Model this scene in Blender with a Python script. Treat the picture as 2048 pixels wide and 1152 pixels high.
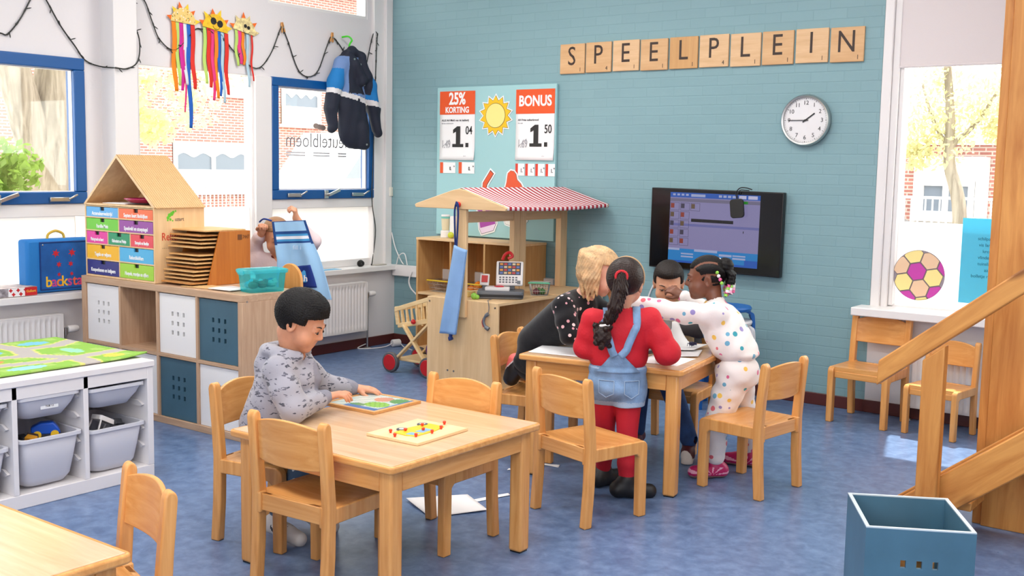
import bpy, bmesh, math, random
import numpy as np
from mathutils import Vector, Matrix, Euler

for _o in list(bpy.data.objects):
    bpy.data.objects.remove(_o)
SC = bpy.context.scene
COL = SC.collection
PI = math.pi
R = math.radians
random.seed(7)

# ------------------------------------------------------------------ camera
cd = bpy.data.cameras.new('camera')
cd.sensor_width = 36.0
cd.lens = 2202.23 / 2048 * 36.0
cd.clip_start = 0.05
cd.clip_end = 200
cam = bpy.data.objects.new('camera', cd)
COL.objects.link(cam)
_r = Vector((0.80127, 0.59804, 0.01793))
_d = Vector((0.07977, -0.07709, -0.99383))
_f = Vector((-0.59296, 0.79775, -0.10947))
cam.matrix_world = Matrix(((_r.x, -_d.x, -_f.x, 6.1120), (_r.y, -_d.y, -_f.y, -6.6086), (_r.z, -_d.z, -_f.z, 1.45), (0, 0, 0, 1)))
SC.camera = cam

# ------------------------------------------------------------------ daylight
W = bpy.data.worlds.new('sky')
SC.world = W
W.use_nodes = True
wn = W.node_tree
bg = wn.nodes['Background']
bg.inputs[0].default_value = (1.0, 0.985, 0.965, 1)
bg.inputs[1].default_value = 4.0

def light(name, kind, loc, energy, color=(1, 1, 1), size=None, rot=None):
    l = bpy.data.lights.new(name, kind)
    l.energy = energy
    l.color = color
    o = bpy.data.objects.new(name, l)
    COL.objects.link(o)
    o.location = loc
    if rot is not None:
        o.rotation_euler = rot
    if size:
        l.shape = 'RECTANGLE'
        l.size, l.size_y = size
    return o

sun = light('sun', 'SUN', (4, 6, 8), 8.0, (1.0, 0.95, 0.87))
sun.data.angle = R(0.8)
sun.rotation_euler = Vector((0.29, -1.0, -2.0)).to_track_quat('-Z', 'Y').to_euler()

# unseen area lights added under the ceiling to brighten the room
for _i, (_x, _y, _e) in enumerate([(1.6, -1.7, 33), (3.6, -1.7, 26), (5.6, -1.9, 23), (1.8, -4.2, 34), (4.0, -4.2, 31), (6.2, -4.4, 31), (3.0, -6.6, 31), (5.6, -6.8, 31)]):
    light('ceiling_fill_light', 'AREA', (_x, _y, 3.22), _e, (1.0, 0.96, 0.91), (1.25, 0.6))
# added area light behind the camera, fills the surfaces facing it
REAR_FILL = light('rear_fill_light', 'AREA', (5.6, -9.4, 1.9), 175, (0.97, 0.98, 1.0), (6.5, 2.2), (R(80), 0, R(4)))



VS = SC.view_settings
VS.view_transform = 'Standard'
VS.look = 'None'
VS.gamma = 1.0
VS.exposure = 0.22
VS.use_curve_mapping = False
try:
    SC.cycles.max_bounces = 8
    SC.cycles.transparent_max_bounces = 12
    SC.cycles.caustics_reflective = False
    SC.cycles.caustics_refractive = False
    SC.cycles.sample_clamp_indirect = 4.0
    SC.cycles.use_denoising = True
except Exception:
    pass

# ------------------------------------------------------------------ materials
def lin(c):
    return tuple(((x / 255) / 12.92 if x / 255 <= 0.04045 else ((x / 255 + 0.055) / 1.055) ** 2.4) for x in c)

def rgba(c):
    return lin(c) + (1.0,)

_MC = {}
def mat(name, rgb, rough=0.5, spec=0.5, metal=0.0, bump=0.0, bscale=40.0, var=0.0, vscale=6.0, coat=0.0, sheen=0.0, sss=0.0):
    """plain procedural material; var adds soft mottling, bump fine relief"""
    if name in _MC:
        return _MC[name]
    m = bpy.data.materials.new(name)
    m.use_nodes = True
    nt = m.node_tree
    b = nt.nodes['Principled BSDF']
    b.inputs['Base Color'].default_value = rgba(rgb)
    b.inputs['Roughness'].default_value = rough
    b.inputs['Specular IOR Level'].default_value = spec
    b.inputs['Metallic'].default_value = metal
    b.inputs['Coat Weight'].default_value = coat
    b.inputs['Sheen Weight'].default_value = sheen
    if sss:
        b.inputs['Subsurface Weight'].default_value = sss
        b.inputs['Subsurface Radius'].default_value = (0.012, 0.005, 0.003)
    if var or bump:
        tc = nt.nodes.new('ShaderNodeTexCoord')
    if var:
        n = nt.nodes.new('ShaderNodeTexNoise')
        n.inputs['Scale'].default_value = vscale
        n.inputs['Detail'].default_value = 5
        nt.links.new(tc.outputs['Object'], n.inputs['Vector'])
        r = nt.nodes.new('ShaderNodeValToRGB')
        r.color_ramp.elements[0].position = 0.3
        r.color_ramp.elements[1].position = 0.7
        r.color_ramp.elements[0].color = rgba(tuple(max(0, x * (1 - var)) for x in rgb))
        r.color_ramp.elements[1].color = rgba(tuple(min(255, x * (1 + var * 0.6)) for x in rgb))
        nt.links.new(n.outputs['Fac'], r.inputs['Fac'])
        nt.links.new(r.outputs['Color'], b.inputs['Base Color'])
    if bump:
        n2 = nt.nodes.new('ShaderNodeTexNoise')
        n2.inputs['Scale'].default_value = bscale
        n2.inputs['Detail'].default_value = 4
        nt.links.new(tc.outputs['Object'], n2.inputs['Vector'])
        bp = nt.nodes.new('ShaderNodeBump')
        bp.inputs['Strength'].default_value = bump
        bp.inputs['Distance'].default_value = 0.004
        nt.links.new(n2.outputs['Fac'], bp.inputs['Height'])
        nt.links.new(bp.outputs['Normal'], b.inputs['Normal'])
    _MC[name] = m
    return m

def wood(name, light_c, dark_c, axis='X', scale=1.0, rough=0.38, knots=0.0, spec=0.4, stretch=14.0):
    if name in _MC:
        return _MC[name]
    m = bpy.data.materials.new(name)
    m.use_nodes = True
    nt = m.node_tree
    b = nt.nodes['Principled BSDF']
    b.inputs['Roughness'].default_value = rough
    b.inputs['Specular IOR Level'].default_value = spec
    tc = nt.nodes.new('ShaderNodeTexCoord')
    mp = nt.nodes.new('ShaderNodeMapping')
    s = [stretch * scale] * 3
    s['XYZ'.index(axis)] = 1.1 * scale
    mp.inputs['Scale'].default_value = s
    nt.links.new(tc.outputs['Object'], mp.inputs['Vector'])
    n = nt.nodes.new('ShaderNodeTexNoise')
    n.inputs['Scale'].default_value = 2.4
    n.inputs['Detail'].default_value = 6
    n.inputs['Roughness'].default_value = 0.6
    n.inputs['Distortion'].default_value = 0.6
    nt.links.new(mp.outputs['Vector'], n.inputs['Vector'])
    r = nt.nodes.new('ShaderNodeValToRGB')
    e = r.color_ramp.elements
    e[0].position, e[1].position = 0.30, 0.68
    e[0].color, e[1].color = rgba(dark_c), rgba(light_c)
    nt.links.new(n.outputs['Fac'], r.inputs['Fac'])
    out = r.outputs['Color']
    if knots:
        v = nt.nodes.new('ShaderNodeTexVoronoi')
        mp2 = nt.nodes.new('ShaderNodeMapping')
        ks = [7.0] * 3
        ks['XYZ'.index(axis)] = 3.2
        mp2.inputs['Scale'].default_value = ks
        nt.links.new(tc.outputs['Object'], mp2.inputs['Vector'])
        nt.links.new(mp2.outputs['Vector'], v.inputs['Vector'])
        v.inputs['Scale'].default_value = 1.0
        r2 = nt.nodes.new('ShaderNodeValToRGB')
        r2.color_ramp.elements[0].position = 0.13
        r2.color_ramp.elements[1].position = 0.24
        r2.color_ramp.elements[0].color = (1, 1, 1, 1)
        r2.color_ramp.elements[1].color = (0, 0, 0, 1)
        nt.links.new(v.outputs['Distance'], r2.inputs['Fac'])
        mx = nt.nodes.new('ShaderNodeMix')
        mx.data_type = 'RGBA'
        ml = nt.nodes.new('ShaderNodeMath')
        ml.operation = 'MULTIPLY'
        ml.inputs[1].default_value = knots
        nt.links.new(r2.outputs['Color'], ml.inputs[0])
        nt.links.new(ml.outputs[0], mx.inputs['Factor'])
        nt.links.new(out, mx.inputs['A'])
        mx.inputs['B'].default_value = rgba((104, 52, 20))
        out = mx.outputs['Result']
    nt.links.new(out, b.inputs['Base Color'])
    _MC[name] = m
    return m

def pattern(name, base, spots, scale, size, rough=0.8, rand=0.8, stretch=(1, 1, 1), warp=0.0, sheen=0.2):
    """cloth with scattered spots: cells of a 3-D Voronoi, each with its own colour of the list"""
    if name in _MC:
        return _MC[name]
    m = bpy.data.materials.new(name)
    m.use_nodes = True
    nt = m.node_tree
    b = nt.nodes['Principled BSDF']
    b.inputs['Roughness'].default_value = rough
    b.inputs['Specular IOR Level'].default_value = 0.2
    b.inputs['Sheen Weight'].default_value = sheen
    tc = nt.nodes.new('ShaderNodeTexCoord')
    mp = nt.nodes.new('ShaderNodeMapping')
    mp.inputs['Scale'].default_value = stretch
    nt.links.new(tc.outputs['Object'], mp.inputs['Vector'])
    vec = mp.outputs['Vector']
    if warp:
        nz = nt.nodes.new('ShaderNodeTexNoise')
        nz.inputs['Scale'].default_value = scale * 1.6
        nz.inputs['Detail'].default_value = 2
        nt.links.new(vec, nz.inputs['Vector'])
        vm = nt.nodes.new('ShaderNodeVectorMath')
        vm.operation = 'MULTIPLY_ADD'
        vm.inputs[1].default_value = (warp, warp, warp)
        nt.links.new(nz.outputs['Color'], vm.inputs[0])
        nt.links.new(vec, vm.inputs[2])
        vec = vm.outputs['Vector']
    v = nt.nodes.new('ShaderNodeTexVoronoi')
    v.inputs['Scale'].default_value = scale
    v.inputs['Randomness'].default_value = rand
    nt.links.new(vec, v.inputs['Vector'])
    lt = nt.nodes.new('ShaderNodeMath')
    lt.operation = 'LESS_THAN'
    lt.inputs[1].default_value = size
    nt.links.new(v.outputs['Distance'], lt.inputs[0])
    sp = nt.nodes.new('ShaderNodeSeparateColor')
    nt.links.new(v.outputs['Color'], sp.inputs[0])
    r = nt.nodes.new('ShaderNodeValToRGB')
    r.color_ramp.interpolation = 'CONSTANT'
    e = r.color_ramp.elements
    while len(e) < len(spots):
        e.new(0.5)
    for i, c in enumerate(spots):
        e[i].position = i / len(spots)
        e[i].color = rgba(c)
    nt.links.new(sp.outputs[0], r.inputs['Fac'])
    mx = nt.nodes.new('ShaderNodeMix')
    mx.data_type = 'RGBA'
    nt.links.new(lt.outputs[0], mx.inputs['Factor'])
    mx.inputs['A'].default_value = rgba(base)
    nt.links.new(r.outputs['Color'], mx.inputs['B'])
    nt.links.new(mx.outputs['Result'], b.inputs['Base Color'])
    n2 = nt.nodes.new('ShaderNodeTexNoise')
    n2.inputs['Scale'].default_value = 55
    n2.inputs['Detail'].default_value = 5
    nt.links.new(tc.outputs['Object'], n2.inputs['Vector'])
    bp = nt.nodes.new('ShaderNodeBump')
    bp.inputs['Strength'].default_value = 0.25
    bp.inputs['Distance'].default_value = 0.004
    nt.links.new(n2.outputs['Fac'], bp.inputs['Height'])
    nt.links.new(bp.outputs['Normal'], b.inputs['Normal'])
    _MC[name] = m
    return m

def stripes(name, cols, axis, period, rough=0.8, wob=0.0):
    """repeating bands across one object axis"""
    if name in _MC:
        return _MC[name]
    m = bpy.data.materials.new(name)
    m.use_nodes = True
    nt = m.node_tree
    b = nt.nodes['Principled BSDF']
    b.inputs['Roughness'].default_value = rough
    tc = nt.nodes.new('ShaderNodeTexCoord')
    sx = nt.nodes.new('ShaderNodeSeparateXYZ')
    nt.links.new(tc.outputs['Object'], sx.inputs[0])
    dv = nt.nodes.new('ShaderNodeMath')
    dv.operation = 'DIVIDE'
    dv.inputs[1].default_value = period
    nt.links.new(sx.outputs['XYZ'.index(axis)], dv.inputs[0])
    fr = nt.nodes.new('ShaderNodeMath')
    fr.operation = 'FRACT'
    nt.links.new(dv.outputs[0], fr.inputs[0])
    r = nt.nodes.new('ShaderNodeValToRGB')
    r.color_ramp.interpolation = 'CONSTANT'
    e = r.color_ramp.elements
    while len(e) < len(cols):
        e.new(0.5)
    for i, c in enumerate(cols):
        e[i].position = i / len(cols)
        e[i].color = rgba(c)
    nt.links.new(fr.outputs[0], r.inputs['Fac'])
    nt.links.new(r.outputs['Color'], b.inputs['Base Color'])
    _MC[name] = m
    return m

def clear(name, tint=(255, 255, 255), gloss=0.06, rough=0.02, body=0.0, bodyrgb=(255, 255, 255), tl=0.5):
    """thin glass or clear plastic: transparent + a little reflection (+ some solid colour)"""
    if name in _MC:
        return _MC[name]
    m = bpy.data.materials.new(name)
    m.use_nodes = True
    nt = m.node_tree
    nt.nodes.remove(nt.nodes['Principled BSDF'])
    out = nt.nodes['Material Output']
    t = nt.nodes.new('ShaderNodeBsdfTransparent')
    t.inputs[0].default_value = rgba(tint)
    g = nt.nodes.new('ShaderNodeBsdfGlossy')
    g.inputs['Roughness'].default_value = rough
    mx = nt.nodes.new('ShaderNodeMixShader')
    mx.inputs[0].default_value = gloss
    nt.links.new(t.outputs[0], mx.inputs[1])
    nt.links.new(g.outputs[0], mx.inputs[2])
    last = mx
    if body:
        d = nt.nodes.new('ShaderNodeBsdfDiffuse')
        d.inputs[0].default_value = rgba(bodyrgb)
        tr = nt.nodes.new('ShaderNodeBsdfTranslucent')
        tr.inputs[0].default_value = rgba(bodyrgb)
        ad = nt.nodes.new('ShaderNodeMixShader')
        ad.inputs[0].default_value = tl
        nt.links.new(d.outputs[0], ad.inputs[1])
        nt.links.new(tr.outputs[0], ad.inputs[2])
        m2 = nt.nodes.new('ShaderNodeMixShader')
        m2.inputs[0].default_value = body
        nt.links.new(mx.outputs[0], m2.inputs[1])
        nt.links.new(ad.outputs[0], m2.inputs[2])
        last = m2
    nt.links.new(last.outputs[0], out.inputs['Surface'])
    _MC[name] = m
    return m

def emit(name, rgb, strength):
    if name in _MC:
        return _MC[name]
    m = bpy.data.materials.new(name)
    m.use_nodes = True
    b = m.node_tree.nodes['Principled BSDF']
    b.inputs['Base Color'].default_value = (0.01, 0.01, 0.01, 1)
    b.inputs['Roughness'].default_value = 0.25
    b.inputs['Emission Color'].default_value = rgba(rgb)
    b.inputs['Emission Strength'].default_value = strength
    _MC[name] = m
    return m

def brick(name, c1, c2, mortar, plane='XZ', bw=0.21, bh=0.065, ms=0.011, bump=0.5, rough=0.7, var=0.0, msmooth=0.1):
    if name in _MC:
        return _MC[name]
    m = bpy.data.materials.new(name)
    m.use_nodes = True
    nt = m.node_tree
    b = nt.nodes['Principled BSDF']
    b.inputs['Roughness'].default_value = rough
    tc = nt.nodes.new('ShaderNodeTexCoord')
    sx = nt.nodes.new('ShaderNodeSeparateXYZ')
    cx = nt.nodes.new('ShaderNodeCombineXYZ')
    nt.links.new(tc.outputs['Object'], sx.inputs[0])
    nt.links.new(sx.outputs['XYZ'.index(plane[0])], cx.inputs[0])
    nt.links.new(sx.outputs['XYZ'.index(plane[1])], cx.inputs[1])
    nz = nt.nodes.new('ShaderNodeTexNoise')
    nz.inputs['Scale'].default_value = 9
    nt.links.new(cx.outputs[0], nz.inputs['Vector'])
    vm = nt.nodes.new('ShaderNodeVectorMath')
    vm.operation = 'MULTIPLY_ADD'
    vm.inputs[1].default_value = (0.007, 0.007, 0)
    nt.links.new(nz.outputs['Color'], vm.inputs[0])
    nt.links.new(cx.outputs[0], vm.inputs[2])
    t = nt.nodes.new('ShaderNodeTexBrick')
    t.inputs['Color1'].default_value = rgba(c1)
    t.inputs['Color2'].default_value = rgba(c2)
    t.inputs['Mortar'].default_value = rgba(mortar)
    t.inputs['Scale'].default_value = 1.0
    t.inputs['Mortar Size'].default_value = ms
    t.inputs['Mortar Smooth'].default_value = msmooth
    t.inputs['Brick Width'].default_value = bw
    t.inputs['Row Height'].default_value = bh
    nt.links.new(vm.outputs[0], t.inputs['Vector'])
    nt.links.new(t.outputs['Color'], b.inputs['Base Color'])
    n3 = nt.nodes.new('ShaderNodeTexNoise')
    n3.inputs['Scale'].default_value = 30
    n3.inputs['Detail'].default_value = 5
    nt.links.new(tc.outputs['Object'], n3.inputs['Vector'])
    ma = nt.nodes.new('ShaderNodeMath')
    ma.operation = 'MULTIPLY_ADD'
    ma.inputs[1].default_value = -1.0
    nt.links.new(t.outputs['Fac'], ma.inputs[0])
    m3 = nt.nodes.new('ShaderNodeMath')
    m3.operation = 'MULTIPLY'
    m3.inputs[1].default_value = 0.35
    nt.links.new(n3.outputs['Fac'], m3.inputs[0])
    nt.links.new(m3.outputs[0], ma.inputs[2])
    bp = nt.nodes.new('ShaderNodeBump')
    bp.inputs['Strength'].default_value = bump
    bp.inputs['Distance'].default_value = 0.006
    nt.links.new(ma.outputs[0], bp.inputs['Height'])
    nt.links.new(bp.outputs['Normal'], b.inputs['Normal'])
    _MC[name] = m
    return m

BEECH = ((230, 170, 102), (206, 140, 74))
def beech(axis='X'):
    return wood('beech_' + axis, BEECH[0], BEECH[1], axis, 1.0, 0.27)
def pine(axis='X'):
    return wood('old_pine_' + axis, (222, 158, 84), (184, 114, 50), axis, 0.8, 0.42, knots=0.75, stretch=11)
MAPLE = wood('maple_top', (224, 190, 154), (208, 170, 130), 'X', 0.8, 0.17, spec=0.6)
def birch(axis='Z'):
    return wood('birch_ply_' + axis, (234, 200, 154), (218, 180, 132), axis, 0.8, 0.5)
def oak(axis='X'):
    return wood('pale_oak_' + axis, (202, 168, 138), (180, 144, 114), axis, 1.3, 0.5)
WHITE = mat('white_paint', (232, 228, 226), 0.42)
WHITE_LAM = mat('white_laminate', (236, 234, 233), 0.35)
BLACK = mat('black_plastic', (18, 18, 20), 0.4)
CHROME = mat('brushed_steel', (190, 190, 188), 0.28, metal=1.0)
PAPER = mat('white_paper', (240, 240, 241), 0.7)
BLUE_FRAME = mat('blue_window_paint', (8, 82, 148), 0.35)
TEAL_DARK = mat('dark_teal_board', (62, 98, 116), 0.45, var=0.05)
RED = mat('red_lacquer', (200, 30, 34), 0.35)

# ------------------------------------------------------------------ mesh helpers
class MB:
    """collects shapes; build() links them as ONE mesh object"""
    def __init__(s):
        s.v, s.f, s.m = [], [], []
    def add(s, V, F, mi=0):
        o = len(s.v)
        s.v += [tuple(p) for p in V]
        s.f += [tuple(i + o for i in q) for q in F]
        s.m += [mi] * len(F)
        return s
    def box(s, c, size, rot=None, mi=0):
        hx, hy, hz = size[0] / 2, size[1] / 2, size[2] / 2
        V = [Vector((x, y, z)) for x in (-hx, hx) for y in (-hy, hy) for z in (-hz, hz)]
        if rot is not None:
            E = rot if isinstance(rot, Matrix) else Euler(rot).to_matrix()
            V = [E @ p for p in V]
        V = [p + Vector(c) for p in V]
        return s.add(V, [(0, 1, 3, 2), (4, 6, 7, 5), (0, 4, 5, 1), (2, 3, 7, 6), (0, 2, 6, 4), (1, 5, 7, 3)], mi)
    def bb(s, a, b, mi=0):
        return s.box([(a[i] + b[i]) / 2 for i in range(3)], [abs(b[i] - a[i]) for i in range(3)], None, mi)
    def beam(s, a, b, w, h, up=(0, 0, 1), mi=0):
        a, b = Vector(a), Vector(b)
        d = (b - a).normalized()
        u = Vector(up)
        x = d.cross(u).normalized()
        u = x.cross(d)
        E = Matrix((x, d, u)).transposed()
        return s.box((a + b) / 2, (w, (b - a).length, h), E, mi)
    def tube(s, P, r, n=10, mi=0, caps=True, closed=False):
        P = [Vector(p) for p in P]
        k = len(P)
        rr = list(r) if isinstance(r, (list, tuple)) else [r] * k
        V, F = [], []
        ref = Vector((0, 0, 1))
        d0 = (P[1] - P[0]).normalized()
        if abs(d0.dot(ref)) > 0.9:
            ref = Vector((1, 0, 0))
        x = d0.cross(ref).normalized()
        for i in range(k):
            if closed:
                d = (P[(i + 1) % k] - P[i - 1]).normalized()
            else:
                d = (P[min(i + 1, k - 1)] - P[max(i - 1, 0)]).normalized()
            x = (x - d * x.dot(d))
            if x.length < 1e-6:
                x = d.orthogonal()
            x.normalize()
            y = d.cross(x)
            for j in range(n):
                a = 2 * PI * j / n
                V.append(P[i] + (x * math.cos(a) + y * math.sin(a)) * rr[i])
        for i in range(k if closed else k - 1):
            i2 = (i + 1) % k
            for j in range(n):
                j2 = (j + 1) % n
                F.append((i * n + j, i * n + j2, i2 * n + j2, i2 * n + j))
        if caps and not closed:
            F.append(tuple(range(n - 1, -1, -1)))
            F.append(tuple((k - 1) * n + j for j in range(n)))
        return s.add(V, F, mi)
    def cyl(s, a, b, r, n=20, mi=0, r2=None):
        return s.tube([a, b], [r, r if r2 is None else r2], n, mi)
    def lathe(s, prof, c=(0, 0, 0), n=28, M=None, mi=0, caps=True):
        V, F = [], []
        k = len(prof)
        for (r, z) in prof:
            for j in range(n):
                a = 2 * PI * j / n
                p = Vector((r * math.cos(a), r * math.sin(a), z))
                if M is not None:
                    p = M @ p
                V.append(p + Vector(c))
        for i in range(k - 1):
            for j in range(n):
                j2 = (j + 1) % n
                F.append((i * n + j, i * n + j2, (i + 1) * n + j2, (i + 1) * n + j))
        if caps and prof[0][0] > 1e-6:
            F.append(tuple(range(n - 1, -1, -1)))
        if caps and prof[-1][0] > 1e-6:
            F.append(tuple((k - 1) * n + j for j in range(n)))
        return s.add(V, F, mi)
    def prism(s, poly, t, M=None, c=(0, 0, 0), mi=0):
        """polygon in the local xy plane, thickness t along local z"""
        k = len(poly)
        V = []
        for z in (0, t):
            for (x, y) in poly:
                p = Vector((x, y, z))
                if M is not None:
                    p = M @ p
                V.append(p + Vector(c))
        F = [tuple(range(k - 1, -1, -1)), tuple(range(k, 2 * k))]
        F += [(i, (i + 1) % k, k + (i + 1) % k, k + i) for i in range(k)]
        return s.add(V, F, mi)
    def grid(s, fn, nu, nv, mi=0):
        V = [fn(i / nu, j / nv) for i in range(nu + 1) for j in range(nv + 1)]
        F = [(i * (nv + 1) + j, (i + 1) * (nv + 1) + j, (i + 1) * (nv + 1) + j + 1, i * (nv + 1) + j + 1) for i in range(nu) for j in range(nv)]
        return s.add(V, F, mi)
    def ball(s, c, r, n=16, mi=0, sc=(1, 1, 1)):
        prof = [(r * math.sin(PI * i / (n // 2)), -r * math.cos(PI * i / (n // 2))) for i in range(n // 2 + 1)]
        prof[0] = (1e-7, -r)
        prof[-1] = (1e-7, r)
        return s.lathe(prof, c, n, Matrix.Diagonal(Vector(sc)), mi)
    def build(s, name, mats, parent=None, smooth=True, bevel=0.0, seg=2, solid=0.0, sub=0, angle=40, loc=None, fix=True):
        me = bpy.data.meshes.new(name)
        me.from_pydata(s.v, [], s.f)
        if not isinstance(mats, (list, tuple)):
            mats = [mats]
        for m in mats:
            me.materials.append(m)
        if len(mats) > 1:
            me.polygons.foreach_set('material_index', s.m)
        if fix:
            bm = bmesh.new()
            bm.from_mesh(me)
            bmesh.ops.recalc_face_normals(bm, faces=bm.faces[:])
            bm.to_mesh(me)
            bm.free()
        if smooth:
            me.polygons.foreach_set('use_smooth', [True] * len(me.polygons))
            me.set_sharp_from_angle(angle=R(angle))
        me.update()
        o = bpy.data.objects.new(name, me)
        COL.objects.link(o)
        if parent is not None:
            o.parent = parent
        if loc is not None:
            o.location = loc
        if solid:
            md = o.modifiers.new('thickness', 'SOLIDIFY')
            md.thickness = solid
            md.offset = 0
        if sub:
            md = o.modifiers.new('smooth', 'SUBSURF')
            md.levels = md.render_levels = sub
        if bevel:
            md = o.modifiers.new('edges', 'BEVEL')
            md.width = bevel
            md.segments = seg
            md.limit_method = 'ANGLE'
            md.angle_limit = R(35)
            md.harden_normals = False
        return o

def tag(o, label=None, cat=None, group=None, kind=None):
    if label:
        o['label'] = label
    if cat:
        o['category'] = cat
    if group:
        o['group'] = group
    if kind:
        o['kind'] = kind
    return o

def thing(name, label, cat, loc=(0, 0, 0), rz=0.0, group=None):
    o = bpy.data.objects.new(name, None)
    COL.objects.link(o)
    o.empty_display_size = 0.05
    o.location = loc
    o.rotation_euler = (0, 0, rz)
    return tag(o, label, cat, group)

def struct(name, mb, m, **k):
    return tag(mb.build(name, m, **k), kind='structure')

def dup(root, loc=None, rz=None, label=None, group=None):
    r = root.copy()
    COL.objects.link(r)
    if loc is not None:
        r.location = loc
    if rz is not None:
        r.rotation_euler = (0, 0, rz)
    if label:
        r['label'] = label
    if group:
        r['group'] = group
    for ch in list(root.children):
        c = ch.copy()
        COL.objects.link(c)
        c.parent = r
        for g in list(ch.children):
            d = g.copy()
            COL.objects.link(d)
            d.parent = c
    return r

WALLROT = Euler((R(90), 0, 0)).to_matrix().to_4x4()            # text on a wall facing -y
SIDEROT = Euler((R(90), 0, R(90))).to_matrix().to_4x4()        # text on a wall facing +x
def text(name, s, size, m, parent, loc, rot=WALLROT, align='CENTER', bold=0.0, depth=0.0006, sx=1.0, mirror=False, spacing=1.0):
    cu = bpy.data.curves.new(name, 'FONT')
    cu.body = s
    cu.size = size
    cu.align_x = align
    cu.align_y = 'CENTER'
    cu.extrude = depth
    cu.offset = bold
    cu.space_character = spacing
    cu.resolution_u = 3
    t = bpy.data.objects.new(name, cu)
    COL.objects.link(t)
    me = bpy.data.meshes.new_from_object(t)
    bpy.data.objects.remove(t)
    me.transform(Matrix.Diagonal(Vector((-sx if mirror else sx, 1, 1, 1))))
    me.transform(rot)
    me.materials.clear()
    me.materials.append(m)
    o = bpy.data.objects.new(name, me)
    COL.objects.link(o)
    if parent is not None:
        o.parent = parent
    o.location = loc
    return o

def rounded(w, h, r, n=5):
    P = []
    for cx, cy, a0 in ((w / 2 - r, h / 2 - r, 0), (-w / 2 + r, h / 2 - r, 90), (-w / 2 + r, -h / 2 + r, 180), (w / 2 - r, -h / 2 + r, 270)):
        for i in range(n + 1):
            a = R(a0 + 90 * i / n)
            P.append((cx + r * math.cos(a), cy + r * math.sin(a)))
    return P

def catmull(P, n=8):
    P = [Vector(p) for p in P]
    out = []
    for i in range(len(P) - 1):
        p0, p1, p2, p3 = P[max(i - 1, 0)], P[i], P[i + 1], P[min(i + 2, len(P) - 1)]
        for j in range(n):
            t = j / n
            out.append(0.5 * ((2 * p1) + (p2 - p0) * t + (2 * p0 - 5 * p1 + 4 * p2 - p3) * t * t + (3 * p1 - p0 - 3 * p2 + p3) * t ** 3))
    out.append(P[-1])
    return out
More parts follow.
